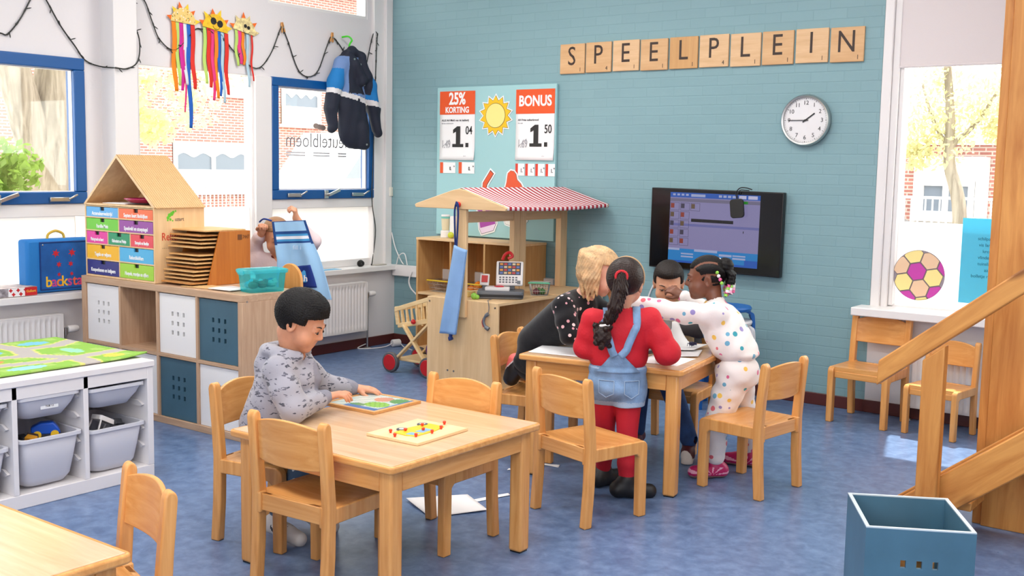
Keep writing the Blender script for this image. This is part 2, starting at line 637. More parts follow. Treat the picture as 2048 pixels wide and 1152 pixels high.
# ------------------------------------------------------------------ rounded bodies: signed distances meshed by surface nets
class Sdf:
    def __init__(s, lo, hi, res):
        s.lo = np.array(lo, np.float32)
        s.res = res
        s.n = np.maximum(4, np.ceil((np.array(hi) - np.array(lo)) / res).astype(int) + 1)
        s.D = np.full(tuple(s.n), 1.0, np.float32)
    def _blk(s, lo, hi):
        a = np.clip(np.floor((np.array(lo) - s.lo) / s.res).astype(int), 0, s.n)
        b = np.clip(np.ceil((np.array(hi) - s.lo) / s.res).astype(int) + 1, 0, s.n)
        if np.any(b - a < 1):
            return None, None
        sl = tuple(slice(int(a[i]), int(b[i])) for i in range(3))
        ax = [s.lo[i] + s.res * np.arange(int(a[i]), int(b[i]), dtype=np.float32) for i in range(3)]
        return sl, (ax[0][:, None, None], ax[1][None, :, None], ax[2][None, None, :])
    def _put(s, sl, d, k, op):
        D = s.D[sl]
        d = np.broadcast_to(d, D.shape).astype(np.float32)
        if op == 's':
            D, d = -D, d
        if k > 1e-6:
            h = np.clip(0.5 + 0.5 * (d - D) / k, 0, 1)
            o = d + (D - d) * h - k * h * (1 - h)
        else:
            o = np.minimum(D, d)
        s.D[sl] = -o if op == 's' else o
    def cap(s, a, b, ra, rb=None, k=0.0, op='u'):
        rb = ra if rb is None else rb
        a, b = np.array(a, np.float32), np.array(b, np.float32)
        m = max(ra, rb) + k + 3 * s.res
        sl, g = s._blk(np.minimum(a, b) - m, np.maximum(a, b) + m)
        if sl is None:
            return s
        ba = b - a
        L = float(ba @ ba) + 1e-12
        P = [g[i] - a[i] for i in range(3)]
        t = np.clip((P[0] * ba[0] + P[1] * ba[1] + P[2] * ba[2]) / L, 0, 1)
        d = np.sqrt(sum((P[i] - t * ba[i]) ** 2 for i in range(3))) - (ra + (rb - ra) * t)
        s._put(sl, d, k, op)
        return s
    def chain(s, pts, rads, k=0.01):
        for i in range(len(pts) - 1):
            s.cap(pts[i], pts[i + 1], rads[i], rads[i + 1], k if i else k)
        return s
    def ell(s, c, r, rot=None, k=0.0, op='u'):
        c = np.array(c, np.float32)
        r = np.array(r, np.float32)
        m = float(r.max()) + k + 3 * s.res
        sl, g = s._blk(c - m, c + m)
        if sl is None:
            return s
        P = [g[i] - c[i] for i in range(3)]
        if rot is not None:
            M = np.array([[rot[i][j] for j in range(3)] for i in range(3)], np.float32)
            P = [sum(P[j] * M[j][i] for j in range(3)) for i in range(3)]
        k0 = np.sqrt(sum((P[i] / r[i]) ** 2 for i in range(3)))
        k1 = np.sqrt(sum((P[i] / r[i] ** 2) ** 2 for i in range(3))) + 1e-9
        s._put(sl, k0 * (k0 - 1) / k1, k, op)
        return s
    def box(s, c, h, rot=None, r=0.0, k=0.0, op='u'):
        c = np.array(c, np.float32)
        h = np.array(h, np.float32) - r
        m = float(np.linalg.norm(h)) + r + k + 3 * s.res
        sl, g = s._blk(c - m, c + m)
        if sl is None:
            return s
        P = [g[i] - c[i] for i in range(3)]
        if rot is not None:
            M = np.array([[rot[i][j] for j in range(3)] for i in range(3)], np.float32)
            P = [sum(P[j] * M[j][i] for j in range(3)) for i in range(3)]
        q = [np.abs(P[i]) - h[i] for i in range(3)]
        d = np.sqrt(sum(np.maximum(x, 0) ** 2 for x in q)) + np.minimum(np.maximum(np.maximum(q[0], q[1]), q[2]), 0) - r
        s._put(sl, d, k, op)
        return s
    def clip(s, p, n, k=0.0):
        """keep the side the normal points away from"""
        n = np.array(n, np.float32)
        n = n / np.linalg.norm(n)
        sl, g = s._blk(s.lo - 1, s.lo + s.n * s.res + 1)
        d = (g[0] - p[0]) * n[0] + (g[1] - p[1]) * n[1] + (g[2] - p[2]) * n[2]
        s._put(sl, -d, k, 's') if False else None
        D = s.D
        if k > 0:
            h = np.clip(0.5 - 0.5 * (d - D) / k, 0, 1)
            s.D = (d + (D - d) * h + k * h * (1 - h)).astype(np.float32)
        else:
            s.D = np.maximum(D, d).astype(np.float32)
        return s
    def minus(s, o, grow=0.0):
        s.D = np.maximum(s.D, -(o.D - grow))
        return s
    def at(s, p):
        q = (np.asarray(p, np.float64) - s.lo) / s.res
        i = np.clip(np.floor(q).astype(int), 0, s.n - 2)
        f = q - i
        v = 0.0
        for a in (0, 1):
            for b in (0, 1):
                for c in (0, 1):
                    v += s.D[i[0] + a, i[1] + b, i[2] + c] * (f[0] if a else 1 - f[0]) * (f[1] if b else 1 - f[1]) * (f[2] if c else 1 - f[2])
        return v
    def surf(s, p, d, far=0.25, out=0.0):
        """first surface point met when coming in along -d towards p"""
        d = np.asarray(d, np.float64)
        d = d / np.linalg.norm(d)
        t = far
        while t > 0:
            if s.at(np.asarray(p) + d * t) < 0:
                break
            t -= 0.002
        return np.asarray(p) + d * (t + 0.002 + out)
    def copy(s):
        c = object.__new__(Sdf)
        c.lo, c.res, c.n, c.D = s.lo, s.res, s.n, s.D.copy()
        return c
    def ripple(s, fn, amp):
        """fn(x, y, z) in -1..1 pushes the surface in and out"""
        near = np.nonzero(np.abs(s.D) < 0.03)
        x, y, z = (s.lo[i] + s.res * near[i] for i in range(3))
        s.D[near] += (amp * fn(x, y, z)).astype(np.float32)
        return s
    def mesh(s, name, mats, parent=None, matfn=None, smooth_it=0, loc=None):
        D = s.D
        S = D < 0
        nx, ny, nz = D.shape
        cnt = np.zeros((nx - 1, ny - 1, nz - 1), np.uint8)
        for i in (0, 1):
            for j in (0, 1):
                for k in (0, 1):
                    cnt += S[i:nx - 1 + i, j:ny - 1 + j, k:nz - 1 + k]
        act = (cnt > 0) & (cnt < 8)
        I, J, K = np.nonzero(act)
        idx = np.full(act.shape, -1, np.int32)
        idx[I, J, K] = np.arange(len(I))
        acc = np.zeros((len(I), 3), np.float64)
        num = np.zeros(len(I))
        cor = [(i, j, k) for i in (0, 1) for j in (0, 1) for k in (0, 1)]
        val = {c: D[I + c[0], J + c[1], K + c[2]].astype(np.float64) for c in cor}
        for c in cor:
            for a in range(3):
                if c[a] == 0:
                    e = list(c)
                    e[a] = 1
                    e = tuple(e)
                    va, vb = val[c], val[e]
                    x = (va < 0) != (vb < 0)
                    t = np.where(x, va / np.where(x, va - vb, 1), 0)
                    p = np.array(c, np.float64)[None, :].repeat(len(I), 0)
                    p[:, a] += t
                    acc += p * x[:, None]
                    num += x
        V = (acc / np.maximum(num, 1)[:, None] + np.stack([I, J, K], 1)) * s.res + s.lo
        Q = []
        for a in range(3):
            b, c = (a + 1) % 3, (a + 2) % 3
            sh = [slice(None)] * 3
            s0, s1 = list(sh), list(sh)
            s0[a], s1[a] = slice(0, -1), slice(1, None)
            ch = S[tuple(s0)] != S[tuple(s1)]
            ii = list(np.nonzero(ch))
            ok = (ii[b] > 0) & (ii[c] > 0) & (ii[b] < D.shape[b] - 1) & (ii[c] < D.shape[c] - 1)
            ii = [q[ok] for q in ii]
            ins = S[tuple(ii)]
            def cell(db, dc):
                q = [x.copy() for x in ii]
                q[b] -= db
                q[c] -= dc
                return idx[tuple(q)]
            f = np.stack([cell(1, 1), cell(0, 1), cell(0, 0), cell(1, 0)], 1)
            f[~ins] = f[~ins][:, ::-1]
            Q.append(f)
        Q = np.concatenate(Q)
        Q = Q[(Q >= 0).all(1)]
        for _ in range(smooth_it):
            A = np.zeros_like(V)
            n = np.zeros(len(V))
            for a in range(4):
                i0, i1 = Q[:, a], Q[:, (a + 1) % 4]
                np.add.at(A, i0, V[i1])
                np.add.at(A, i1, V[i0])
                np.add.at(n, i0, 1)
                np.add.at(n, i1, 1)
            V = 0.45 * V + 0.55 * A / np.maximum(n, 1)[:, None]
        return mesh_arrays(name, V, Q, mats, parent, matfn, loc)

def mesh_arrays(name, V, Q, mats, parent=None, matfn=None, loc=None):
    me = bpy.data.meshes.new(name)
    me.vertices.add(len(V))
    me.vertices.foreach_set('co', np.asarray(V, np.float32).ravel())
    me.loops.add(Q.size)
    me.loops.foreach_set('vertex_index', Q.astype(np.int32).ravel())
    me.polygons.add(len(Q))
    me.polygons.foreach_set('loop_start', np.arange(0, Q.size, 4, dtype=np.int32))
    me.polygons.foreach_set('use_smooth', np.ones(len(Q), bool))
    if not isinstance(mats, (list, tuple)):
        mats = [mats]
    for m in mats:
        me.materials.append(m)
    if matfn is not None:
        C = V[Q].mean(1)
        me.polygons.foreach_set('material_index', np.asarray(matfn(C[:, 0], C[:, 1], C[:, 2]), np.int32))
    me.update(calc_edges=True)
    me.validate()
    o = bpy.data.objects.new(name, me)
    COL.objects.link(o)
    if parent is not None:
        o.parent = parent
    if loc is not None:
        o.location = loc
    return o
# ------------------------------------------------------------------ the room
TEAL_WALL = brick('painted_brick', (130, 165, 172), (127, 162, 169), (124, 159, 166), 'XZ', 0.21, 0.0625, 0.004, bump=0.3, rough=0.55, msmooth=0.5)
WALLWHITE = mat('wall_white', (226, 222, 223), 0.6, bump=0.15, bscale=60)
FRAMEW = mat('frame_white', (233, 230, 229), 0.38)
SKIRT = mat('skirting_brown', (88, 40, 36), 0.4)
GLASS = clear('window_glass', (250, 253, 252), 0.05)
FILM = clear('frosted_film', (255, 255, 255), 0.03, 0.2, body=0.93, bodyrgb=(250, 251, 251))

def floor_mat():
    m = bpy.data.materials.new('marbled_linoleum')
    m.use_nodes = True
    nt = m.node_tree
    b = nt.nodes['Principled BSDF']
    b.inputs['Roughness'].default_value = 0.30
    b.inputs['Specular IOR Level'].default_value = 0.5
    tc = nt.nodes.new('ShaderNodeTexCoord')
    n1 = nt.nodes.new('ShaderNodeTexNoise')
    n1.inputs['Scale'].default_value = 17
    n1.inputs['Detail'].default_value = 8
    n1.inputs['Roughness'].default_value = 0.65
    n1.inputs['Distortion'].default_value = 0.35
    nt.links.new(tc.outputs['Object'], n1.inputs['Vector'])
    r = nt.nodes.new('ShaderNodeValToRGB')
    e = r.color_ramp.elements
    e[0].position, e[1].position = 0.30, 0.72
    e[0].color, e[1].color = rgba((76, 99, 138)), rgba((116, 140, 178))
    x = e.new(0.5)
    x.color = rgba((95, 119, 158))
    nt.links.new(n1.outputs['Fac'], r.inputs['Fac'])
    nt.links.new(r.outputs['Color'], b.inputs['Base Color'])
    n2 = nt.nodes.new('ShaderNodeTexNoise')
    n2.inputs['Scale'].default_value = 14
    nt.links.new(tc.outputs['Object'], n2.inputs['Vector'])
    mr = nt.nodes.new('ShaderNodeMapRange')
    mr.inputs['To Min'].default_value = 0.24
    mr.inputs['To Max'].default_value = 0.40
    nt.links.new(n2.outputs['Fac'], mr.inputs['Value'])
    nt.links.new(mr.outputs[0], b.inputs['Roughness'])
    return m

struct('floor', MB().bb((-0.2, -9.5, -0.1), (8.5, 0.2, 0)), floor_mat())
struct('ceiling', MB().bb((-0.3, -9.5, 3.3), (8.5, 0.3, 3.4)), mat('ceiling_white', (236, 235, 232), 0.8))
struct('wall_back', MB().bb((-0.16, 0, 0), (3.9, 0.22, 3.3)), TEAL_WALL)
# window side, left
struct('wall_front', MB().bb((-0.22, -9.7, 0), (8.7, -9.5, 3.3)), WALLWHITE)
struct('wall_far_right', MB().bb((8.5, -9.5, 0), (8.7, 0.2, 3.3)), WALLWHITE)
w = MB()
w.bb((-0.22, -9.5, 0), (0, 0, 0.60))
w.bb((-0.2, -9.5, 2.058), (-0.08, -0.0, 2.576))
w.bb((-0.2, -9.5, 2.576), (-0.08, -1.246, 3.3))
w.bb((-0.2, -0.24, 2.576), (-0.08, 0.0, 3.3))
w.bb((-0.2, -1.246, 3.0), (-0.08, -0.24, 3.3))
w.bb((-0.2, -9.5, 0.6), (-0.08, -4.1, 2.058))
w.bb((-0.2, -2.711, 0.6), (-0.08, -2.317, 2.058))
struct('wall_left', w, WALLWHITE)
struct('trim_1', MB().bb((-0.1, -2.585, 0.60), (0.06, -2.42, 3.3)), FRAMEW, bevel=0.004)      # boxed-in column
struct('trim_2', MB().bb((-0.19, -0.19, 0.60), (-0.055, -0.001, 3.3)).bb((-0.19, -0.075, 0.60), (-0.03, -0.001, 3.3)), FRAMEW, bevel=0.004)
struct('trim_3', MB().bb((-0.19, -1.383, 0.6), (-0.06, -1.232, 2.058)), FRAMEW, bevel=0.004)
s1 = MB().bb((-0.12, -2.35, 0.603), (0.055, -0.0, 0.643))
struct('trim_4', s1, WHITE_LAM, bevel=0.005)          # sill, right
s2 = MB().bb((-0.12, -6, 0.612), (0.11, -2.70, 0.655))
struct('trim_5', s2, WHITE_LAM, bevel=0.005)          # sill, left
struct('baseboard_back', MB().bb((0.0, -0.014, 0), (3.9, 0.0, 0.075)).bb((3.9, -0.014, 0), (6.4, 0.0, 0.075)), SKIRT, bevel=0.003)
struct('baseboard_left', MB().bb((0.0, -9.5, 0), (0.014, 0.0, 0.075)), SKIRT, bevel=0.003)
# cable trunking on the back wall
struct('trim_6', MB().bb((0.015, -0.045, 0.555), (1.6, 0, 0.645)), FRAMEW, bevel=0.006)

def win_stay(x, y, z, par):
    o = MB().bb((x, y - 0.07, z - 0.012), (x + 0.018, y + 0.06, z + 0.014)).beam((x + 0.02, y + 0.05, z), (x + 0.035, y + 0.10, z + 0.03), 0.008, 0.012)
    o.build('stay', CHROME, par, bevel=0.004)
def win_handle(x, y, z, par):
    o = MB().bb((x, y - 0.03, z - 0.03), (x + 0.012, y + 0.01, z + 0.03)).cyl((x, y, z), (x + 0.035, y, z), 0.011)
    o.beam((x + 0.035, y - 0.01, z - 0.004), (x + 0.04, y + 0.10, z + 0.035), 0.014, 0.022)
    o.build('handle', CHROME, par, bevel=0.003)
def ring(mb, x0, x1, y0, y1, z0, z1, t, b=None):
    b = b or t
    mb.bb((x0, y0, z0), (x1, y1, z0 + b)).bb((x0, y0, z1 - t), (x1, y1, z1))
    mb.bb((x0, y0, z0 + b), (x1, y0 + t, z1 - t)).bb((x0, y1 - t, z0 + b), (x1, y1, z1 - t))
    return mb
def pane(name, y0, y1, z0, z1, m, par, x=-0.115):
    return MB().bb((x - 0.003, y0, z0), (x + 0.003, y1, z1)).build(name, m, par, smooth=False)
# window 1 (far left, blue casement) with a frosted light below
w1 = struct('window_1', ring(MB(), -0.15, -0.055, -4.05, -2.713, 1.178, 2.056, 0.072), BLUE_FRAME, bevel=0.006)
pane('pane', -3.98, -2.785, 1.25, 1.985, GLASS, w1)
pane('film', -4.05, -2.77, 0.65, 1.105, FILM, w1)
ring(MB(), -0.12, -0.085, -4.0, -2.775, 1.243, 1.99, 0.012).build('glazing_bead', FRAMEW, w1)
win_stay(-0.055, -2.90, 1.205, w1)
win_handle(-0.055, -3.28, 1.205, w1)
struct('trim_7', MB().bb((-0.18, -4.1, 1.10), (-0.07, -2.7, 1.178)), FRAMEW, bevel=0.004)
# window 2 (middle, fixed) - frosted up to 1.15
w2 = struct('window_2', ring(MB(), -0.16, -0.085, -2.42, -1.38, 0.64, 2.075, 0.02), FRAMEW, bevel=0.003)
pane('pane', -2.40, -1.40, 1.13, 2.06, GLASS, w2)
pane('film', -2.40, -1.40, 0.66, 1.13, FILM, w2)
# window 3 (right, blue casement)
w3 = struct('window_3', ring(MB(), -0.15, -0.055, -1.232, -0.18, 1.182, 2.062, 0.062, 0.068), BLUE_FRAME, bevel=0.006)
pane('pane', -1.17, -0.24, 1.25, 2.0, GLASS, w3)
pane('film', -1.225, -0.195, 0.70, 1.113, FILM, w3)
ring(MB(), -0.12, -0.085, -1.172, -0.243, 1.248, 2.0, 0.012).build('glazing_bead', FRAMEW, w3)
for yy in (-1.03, -0.37):
    win_stay(-0.055, yy, 1.212, w3)
win_handle(-0.055, -0.70, 1.215, w3)
struct('trim_8', MB().bb((-0.18, -1.235, 1.112), (-0.07, -0.18, 1.182)).bb((-0.18, -1.235, 0.643), (-0.09, -0.18, 0.70)), FRAMEW, bevel=0.004)
GREYL = mat('sticker_grey', (132, 132, 138), 0.6)
text('sticker_lettering', 'de sleutelbloem', 0.155, GREYL, w3, (-0.108, -0.64, 1.615), SIDEROT, mirror=True, bold=-0.001, sx=0.86)
fl = MB()
for k in range(3):
    fl.ball((-0.108, -0.76 + 0.035 * k, 1.73 - 0.006 * k), 0.03, 12, 0, (0.03, 1, 0.7))
fl.build('sticker_flower', mat('sticker_brown', (178, 160, 150), 0.7), w3)
sl = MB()
for y0, y1 in ((-1.06, -0.87), (-0.79, -0.62), (-0.53, -0.44)):
    for dz in (0, 0.02):
        sl.bb((-0.110, y0, 1.50 + dz), (-0.108, y1, 1.512 + dz))
sl.build('sticker_small_print', mat('sticker_pale', (212, 212, 216), 0.7), w3)
# upper light
w4 = struct('window_4', ring(MB(), -0.16, -0.085, -1.246, -0.24, 2.576, 3.0, 0.02), FRAMEW)
pane('pane', -1.23, -0.26, 2.59, 2.99, GLASS, w4)
# right-hand window wall
w = MB()
w.bb((3.9, 0.0, 0), (6.4, 0.2, 0.6))
w.bb((3.9, 0.06, 2.9), (6.4, 0.2, 3.3))
w.bb((8.35, 0.04, 0.6), (8.5, 0.2, 2.9))
w.bb((6.4, 0, 0), (8.5, 0.2, 0.6)).bb((6.4, 0.06, 2.9), (8.5, 0.2, 3.3))
struct('wall_right', w, WALLWHITE)
struct('trim_9', MB().bb((3.9, 0.0, 0.6), (3.955, 0.16, 3.3)).bb((3.955, 0.02, 0.6), (3.995, 0.16, 3.3)).bb((3.995, 0.04, 0.66), (4.02, 0.16, 3.0)), FRAMEW, bevel=0.005)
struct('trim_10', MB().bb((3.845, -0.17, 0.605), (8.4, 0.10, 0.655)), WHITE_LAM, bevel=0.006)
w5 = struct('window_5', MB().bb((4.0, 0.06, 0.64), (8.36, 0.12, 0.665)).bb((4.0, 0.06, 2.90), (8.36, 0.12, 2.92)).bb((8.33, 0.06, 0.66), (8.36, 0.12, 2.9)).bb((5.37, 0.06, 0.66), (5.45, 0.12, 2.9)).bb((6.85, 0.06, 0.66), (6.93, 0.12, 2.9)).bb((4.0, 0.06, 0.665), (4.02, 0.12, 2.9)), FRAMEW)
MB().bb((4.02, 0.087, 1.165), (8.33, 0.093, 2.9)).build('pane', GLASS, w5, smooth=False)
MB().bb((4.02, 0.087, 0.665), (8.33, 0.093, 1.165)).build('film', FILM, w5, smooth=False)
bl = MB().bb((3.985, 0.028, 2.075), (5.40, 0.032, 3.0)).cyl((3.985, 0.03, 2.075), (5.40, 0.03, 2.075), 0.008)
tag(bl.build('roller_blind', mat('blind_fabric', (222, 214, 214), 0.8, bump=0.1, bscale=200)), 'pale grey roller blind pulled down over the top of the right window', 'blind')

# daylight portals in the window openings
for _n, _l, _s, _rr in (('a', (-0.25, -2.2, 1.6), (1.0, 4.0), (0, R(-90), 0)), ('b', (6.2, 0.25, 1.6), (4.5, 2.4), (R(-90), 0, 0))):
    _p = light('window_daylight_' + _n, 'AREA', _l, 1.0, (1, 1, 1), _s, _rr)
    _p.data.cycles.is_portal = True

# ------------------------------------------------------------------ outside
struct('floor_outside', MB().bb((-40, -20, -0.3), (-0.25, 50, -0.2)).bb((-0.25, 0.3, -0.3), (30, 50, -0.2)), mat('paving', (176, 170, 162), 0.9, var=0.15))
OUTB = brick('street_brick_a', (190, 122, 108), (168, 104, 92), (206, 190, 180), 'YZ', 0.21, 0.066, 0.012, bump=0.2)
OUTB2 = brick('street_brick_b', (190, 122, 108), (168, 104, 92), (206, 190, 180), 'XZ', 0.21, 0.066, 0.012, bump=0.2)
DARKG = mat('dim_glass', (120, 128, 140), 0.1)
CURT = mat('net_curtain', (235, 235, 235), 0.9)
def house_window(par, o, du, y0, y1, z0, z1, sashes=2, curtain=True):
    """a white framed window on a facade; o = origin, du = direction along the facade"""
    du = Vector(du)
    n = Vector((du.y, -du.x, 0))
    def P(a, z, d):
        return Vector(o) + du * a + n * d + Vector((0, 0, z))
    def bx(mb, a0, a1, b0, b1, d0, d1):
        V = [P(a, z, d) for a in (a0, a1) for z in (b0, b1) for d in (d0, d1)]
        mb.add(V, [(0, 1, 3, 2), (4, 6, 7, 5), (0, 4, 5, 1), (2, 3, 7, 6), (0, 2, 6, 4), (1, 5, 7, 3)])
    fr = MB()
    t = 0.09
    bx(fr, y0, y1, z0, z0 + t, -0.02, 0.08)
    bx(fr, y0, y1, z1 - t, z1, -0.02, 0.08)
    for i in range(sashes + 1):
        a = y0 + (y1 - y0 - t) * i / sashes
        bx(fr, a, a + t, z0 + t, z1 - t, -0.02, 0.078)
    bx(fr, y0 - 0.05, y1 + 0.05, z0 - 0.08, z0, 0.0, 0.14)
    f = fr.build('window', WHITE, par)
    g = MB()
    bx(g, y0, y1, z0, z1, 0.0, 0.02)
    g.build('pane', DARKG, f, smooth=False)
    if curtain:
        c = MB()
        zt = z1 - t
        N = 40
        V = []
        for i in range(N + 1):
            a = y0 + (y1 - y0) * i / N
            V += [P(a, zt, 0.03), P(a, zt - 0.22 - 0.05 * math.cos(i * 2 * PI / 10), 0.03)]
        c.add(V, [(2 * i, 2 * i + 2, 2 * i + 3, 2 * i + 1) for i in range(N)])
        bx(c, y0, y1, z0, z0 + (z1 - z0) * 0.45, 0.025, 0.035)
        c.build('curtain', CURT, f, smooth=False)

hb = thing('brick_house', 'long red brick house across the street seen through the left windows', 'house', (-16, 0, 0))
MB().bb((-0.3, 0, -0.2), (0, 26, 6.0)).build('wall', OUTB, hb, smooth=False)
house_window(hb, (0, 0, 0), (0, 1, 0), 9.6, 11.9, 0.72, 1.9)
house_window(hb, (0, 0, 0), (0, 1, 0), 12.95, 14.3, 2.45, 3.5, 1)
house_window(hb, (0, 0, 0), (0, 1, 0), 6.85, 7.9, 0.3, 1.85, 1)
house_window(hb, (0, 0, 0), (0, 1, 0), 10.4, 12.6, 3.1, 4.4, 2)
house_window(hb, (0, 0, 0), (0, 1, 0), 15.0, 17.0, 0.72, 1.9)
MB().bb((-8, -0.2, 6.0), (0.5, 26, 6.25)).bb((-8, 0, 6.25), (0.2, 26, 7.5)).build('roof', mat('roof_tile', (120, 84, 76), 0.8), hb)
def railing(name, a, b, z0, z1, n, label):
    rl = thing(name, label, 'fence', a)
    d = Vector(b) - Vector(a)
    MB().beam((0, 0, z1), Vector((d.x, d.y, z1)), 0.04, 0.04).beam((0, 0, z0), Vector((d.x, d.y, z0)), 0.04, 0.04).build('rail', mat('galvanised', (176, 178, 184), 0.5), rl)
    bars = MB()
    for i in range(n + 1):
        p = d * (i / n)
        bars.cyl((p.x, p.y, -0.2), (p.x, p.y, z1), 0.014, 6)
    tag(bars.build('bars', mat('galvanised', (176, 178, 184), 0.5), rl), kind='stuff')
van = thing('white_van', 'white van parked in the street behind the blue corner window', 'van', (-9.6, 9.95, -0.2))
vb = MB().prism([(-2.6, 0.35), (-2.6, 1.2), (-2.0, 1.35), (-1.3, 2.25), (2.5, 2.3), (2.6, 0.35)], 1.9, Matrix(((0, 0, 1), (1, 0, 0), (0, 1, 0))), (-0.95, 0, 0))
vb.build('body', mat('van_white', (240, 240, 240), 0.3), van, bevel=0.08)
MB().prism([(-1.95, 1.38), (-1.3, 2.1), (-0.6, 2.1), (-0.6, 1.38)], 1.94, Matrix(((0, 0, 1), (1, 0, 0), (0, 1, 0))), (-0.97, 0, 0)).build('window', mat('car_glass', (150, 158, 165), 0.1), van)
for sy in (-1.7, 1.7):
    MB().cyl((0.80, sy, 0.33), (0.98, sy, 0.33), 0.33, 20).build('wheel', BLACK, van)
railing('street_fence', (-11, 4.5, 0), (-11, 13.0, 0), 0.2, 0.98, 90, 'grey bar fence along the street below the red brick house')

hr = thing('brick_house', 'pink brick house with white bay behind the tree at the right window', 'house', (0, 13, 0))
MB().bb((-9, 0, -0.2), (12, 0.3, 1.95)).build('wall', OUTB2, hr, smooth=False)
MB().bb((-9.2, -0.3, 1.95), (12.2, 4.0, 2.15)).build('roof_edge', WHITE, hr, smooth=False)
MB().bb((0.35, -0.5, -0.2), (1.45, -0.02, 1.75)).build('bay', WHITE, hr)
house_window(hr, (0, -0.5, 0), (1, 0, 0), 0.45, 1.35, 0.75, 1.35, 2, False)
house_window(hr, (0, 0, 0), (1, 0, 0), 2.5, 3.8, 0.8, 2.0, 2, False)
railing('street_fence', (-1.5, 9.5, 0), (3.4, 9.5, 0), 0.35, 1.12, 50, 'grey bar fence seen through the right window')
car = thing('parked_car', 'dark car parked behind the fence at the right window', 'car', (-0.2, 10.9, -0.2))
cb = MB()
prof = [(-2.0, 0.3), (-2.0, 0.85), (-1.2, 0.95), (-0.7, 1.42), (0.75, 1.42), (1.25, 0.98), (1.95, 0.86), (2.0, 0.3)]
cb.prism([(x * 0.45, z) for x, z in prof], 1.5, Matrix(((1, 0, 0), (0, 0, 1), (0, 1, 0))), (0, -0.75, 0))
cb.build('body', mat('car_paint', (52, 58, 66), 0.25), car, bevel=0.05)
cw = MB()
cw.prism([(x * 0.45, z) for x, z in [(-1.05, 0.98), (-0.68, 1.36), (0.7, 1.36), (1.1, 0.98)]], 1.46, Matrix(((1, 0, 0), (0, 0, 1), (0, 1, 0))), (0, -0.77, 0))
cw.build('window', mat('car_glass', (150, 158, 165), 0.1), car)
for sx in (-0.6, 0.6):
    MB().cyl((sx, -0.80, 0.3), (sx, -0.60, 0.3), 0.3, 20).build('wheel', BLACK, car)

def leaf_cloud(name, pts, radii, n, size, m, par, seed):
    rnd = random.Random(seed)
    mb = MB()
    for _ in range(n):
        i = rnd.randrange(len(pts))
        c, r = Vector(pts[i]), radii[i]
        d = Vector((rnd.gauss(0, 1), rnd.gauss(0, 1), rnd.gauss(0, 1)))
        p = c + d.normalized() * r * rnd.random() ** 0.5
        u = Vector((rnd.gauss(0, 1), rnd.gauss(0, 1), rnd.gauss(0, 1))).normalized()
        v = u.orthogonal().normalized()
        s = size * rnd.uniform(0.6, 1.3)
        mb.add([p - u * s, p + v * s * 0.5, p + u * s, p - v * s * 0.5], [(0, 1, 2, 3)])
    return mb.build(name, m, par, smooth=False, fix=False)
def leafmat(name, rgb):
    m = mat(name, rgb, 0.6)
    nt = m.node_tree
    b = nt.nodes['Principled BSDF']
    tr = nt.nodes.new('ShaderNodeBsdfTranslucent')
    tr.inputs[0].default_value = rgba(rgb)
    mx = nt.nodes.new('ShaderNodeMixShader')
    mx.inputs[0].default_value = 0.5
    nt.links.new(b.outputs[0], mx.inputs[1])
    nt.links.new(tr.outputs[0], mx.inputs[2])
    nt.links.new(mx.outputs[0], nt.nodes['Material Output'].inputs['Surface'])
    return m
BARK = wood('bark', (176, 162, 146), (112, 98, 82), 'Z', 0.55, 0.9, stretch=16)
tr = thing('street_tree', 'thick forked tree trunk outside the far left window', 'tree', (-4.0, -0.60, -0.2))
MB().tube(catmull([(0, 0, 0), (0, 0.0, 0.7), (0.0, -0.02, 1.35), (0, 0.08, 1.9), (0, 0.17, 2.6), (0, 0.25, 3.6)], 5), [0.40 - 0.16 * (i / 25) for i in range(26)], 18).tube(catmull([(0, -0.06, 0.9), (0.02, -0.12, 1.5), (0.05, -0.32, 2.2), (0.05, -0.55, 3.0)], 5), [0.2 - 0.06 * (i / 15) for i in range(16)], 14).build('trunk', BARK, tr)
leaf_cloud('foliage', [(0, 0.6, 4.0), (0.2, -0.8, 3.9), (0.3, -0.3, 3.2), (-0.4, -1.2, 3.0)], [1.0, 0.9, 0.5, 0.5], 900, 0.07, leafmat('leaf_lime', (204, 208, 130)), tr, 3)
br = thing('street_tree', 'yellow-green tree branches hanging outside the middle window', 'tree', (-4.4, 1.6, -0.2))
MB().tube(catmull([(0, 0.9, 0), (0, 0.8, 2.0), (0, 0.2, 3.2), (0.1, -0.5, 3.4)], 5), [0.09 - 0.05 * (i / 15) for i in range(16)], 8).build('trunk', BARK, br)
leaf_cloud('foliage', [(0, -0.9, 2.5), (0.1, -0.3, 2.3), (0, -1.1, 2.15), (0.2, -0.6, 2.75), (0, 0.3, 2.9), (0.1, -0.8, 2.0)], [0.38, 0.35, 0.3, 0.4, 0.4, 0.22], 1500, 0.05, leafmat('leaf_yellow', (226, 226, 176)), br, 5)
bu = thing('garden_shrub', 'dark green bush beside the tree trunk outside the far left window', 'bush', (-2.9, -1.75, 0.1))
leaf_cloud('foliage', [(0, 0, 0.5), (0, -0.2, 1.1), (0.0, 0.1, 1.25), (0, -0.1, 0.8), (0, -0.5, 1.2)], [0.4, 0.35, 0.28, 0.42, 0.4], 1500, 0.05, leafmat('leaf_green', (122, 150, 66)), bu, 8)
MB().cyl((0, 0, 0), (0, -0.1, 0.9), 0.03, 8).build('stem', BARK, bu)
rt = thing('street_tree', 'slender yellow-leaved tree outside the right window', 'tree', (3.33, 4.0, -0.2))
t_ = MB().tube(catmull([(0.02, 0, 0), (0.02, 0, 1.25), (-0.1, 0, 1.75), (-0.12, 0, 2.2), (-0.2, 0, 2.9)], 5), [0.075 - 0.045 * (i / 20) for i in range(21)], 10)
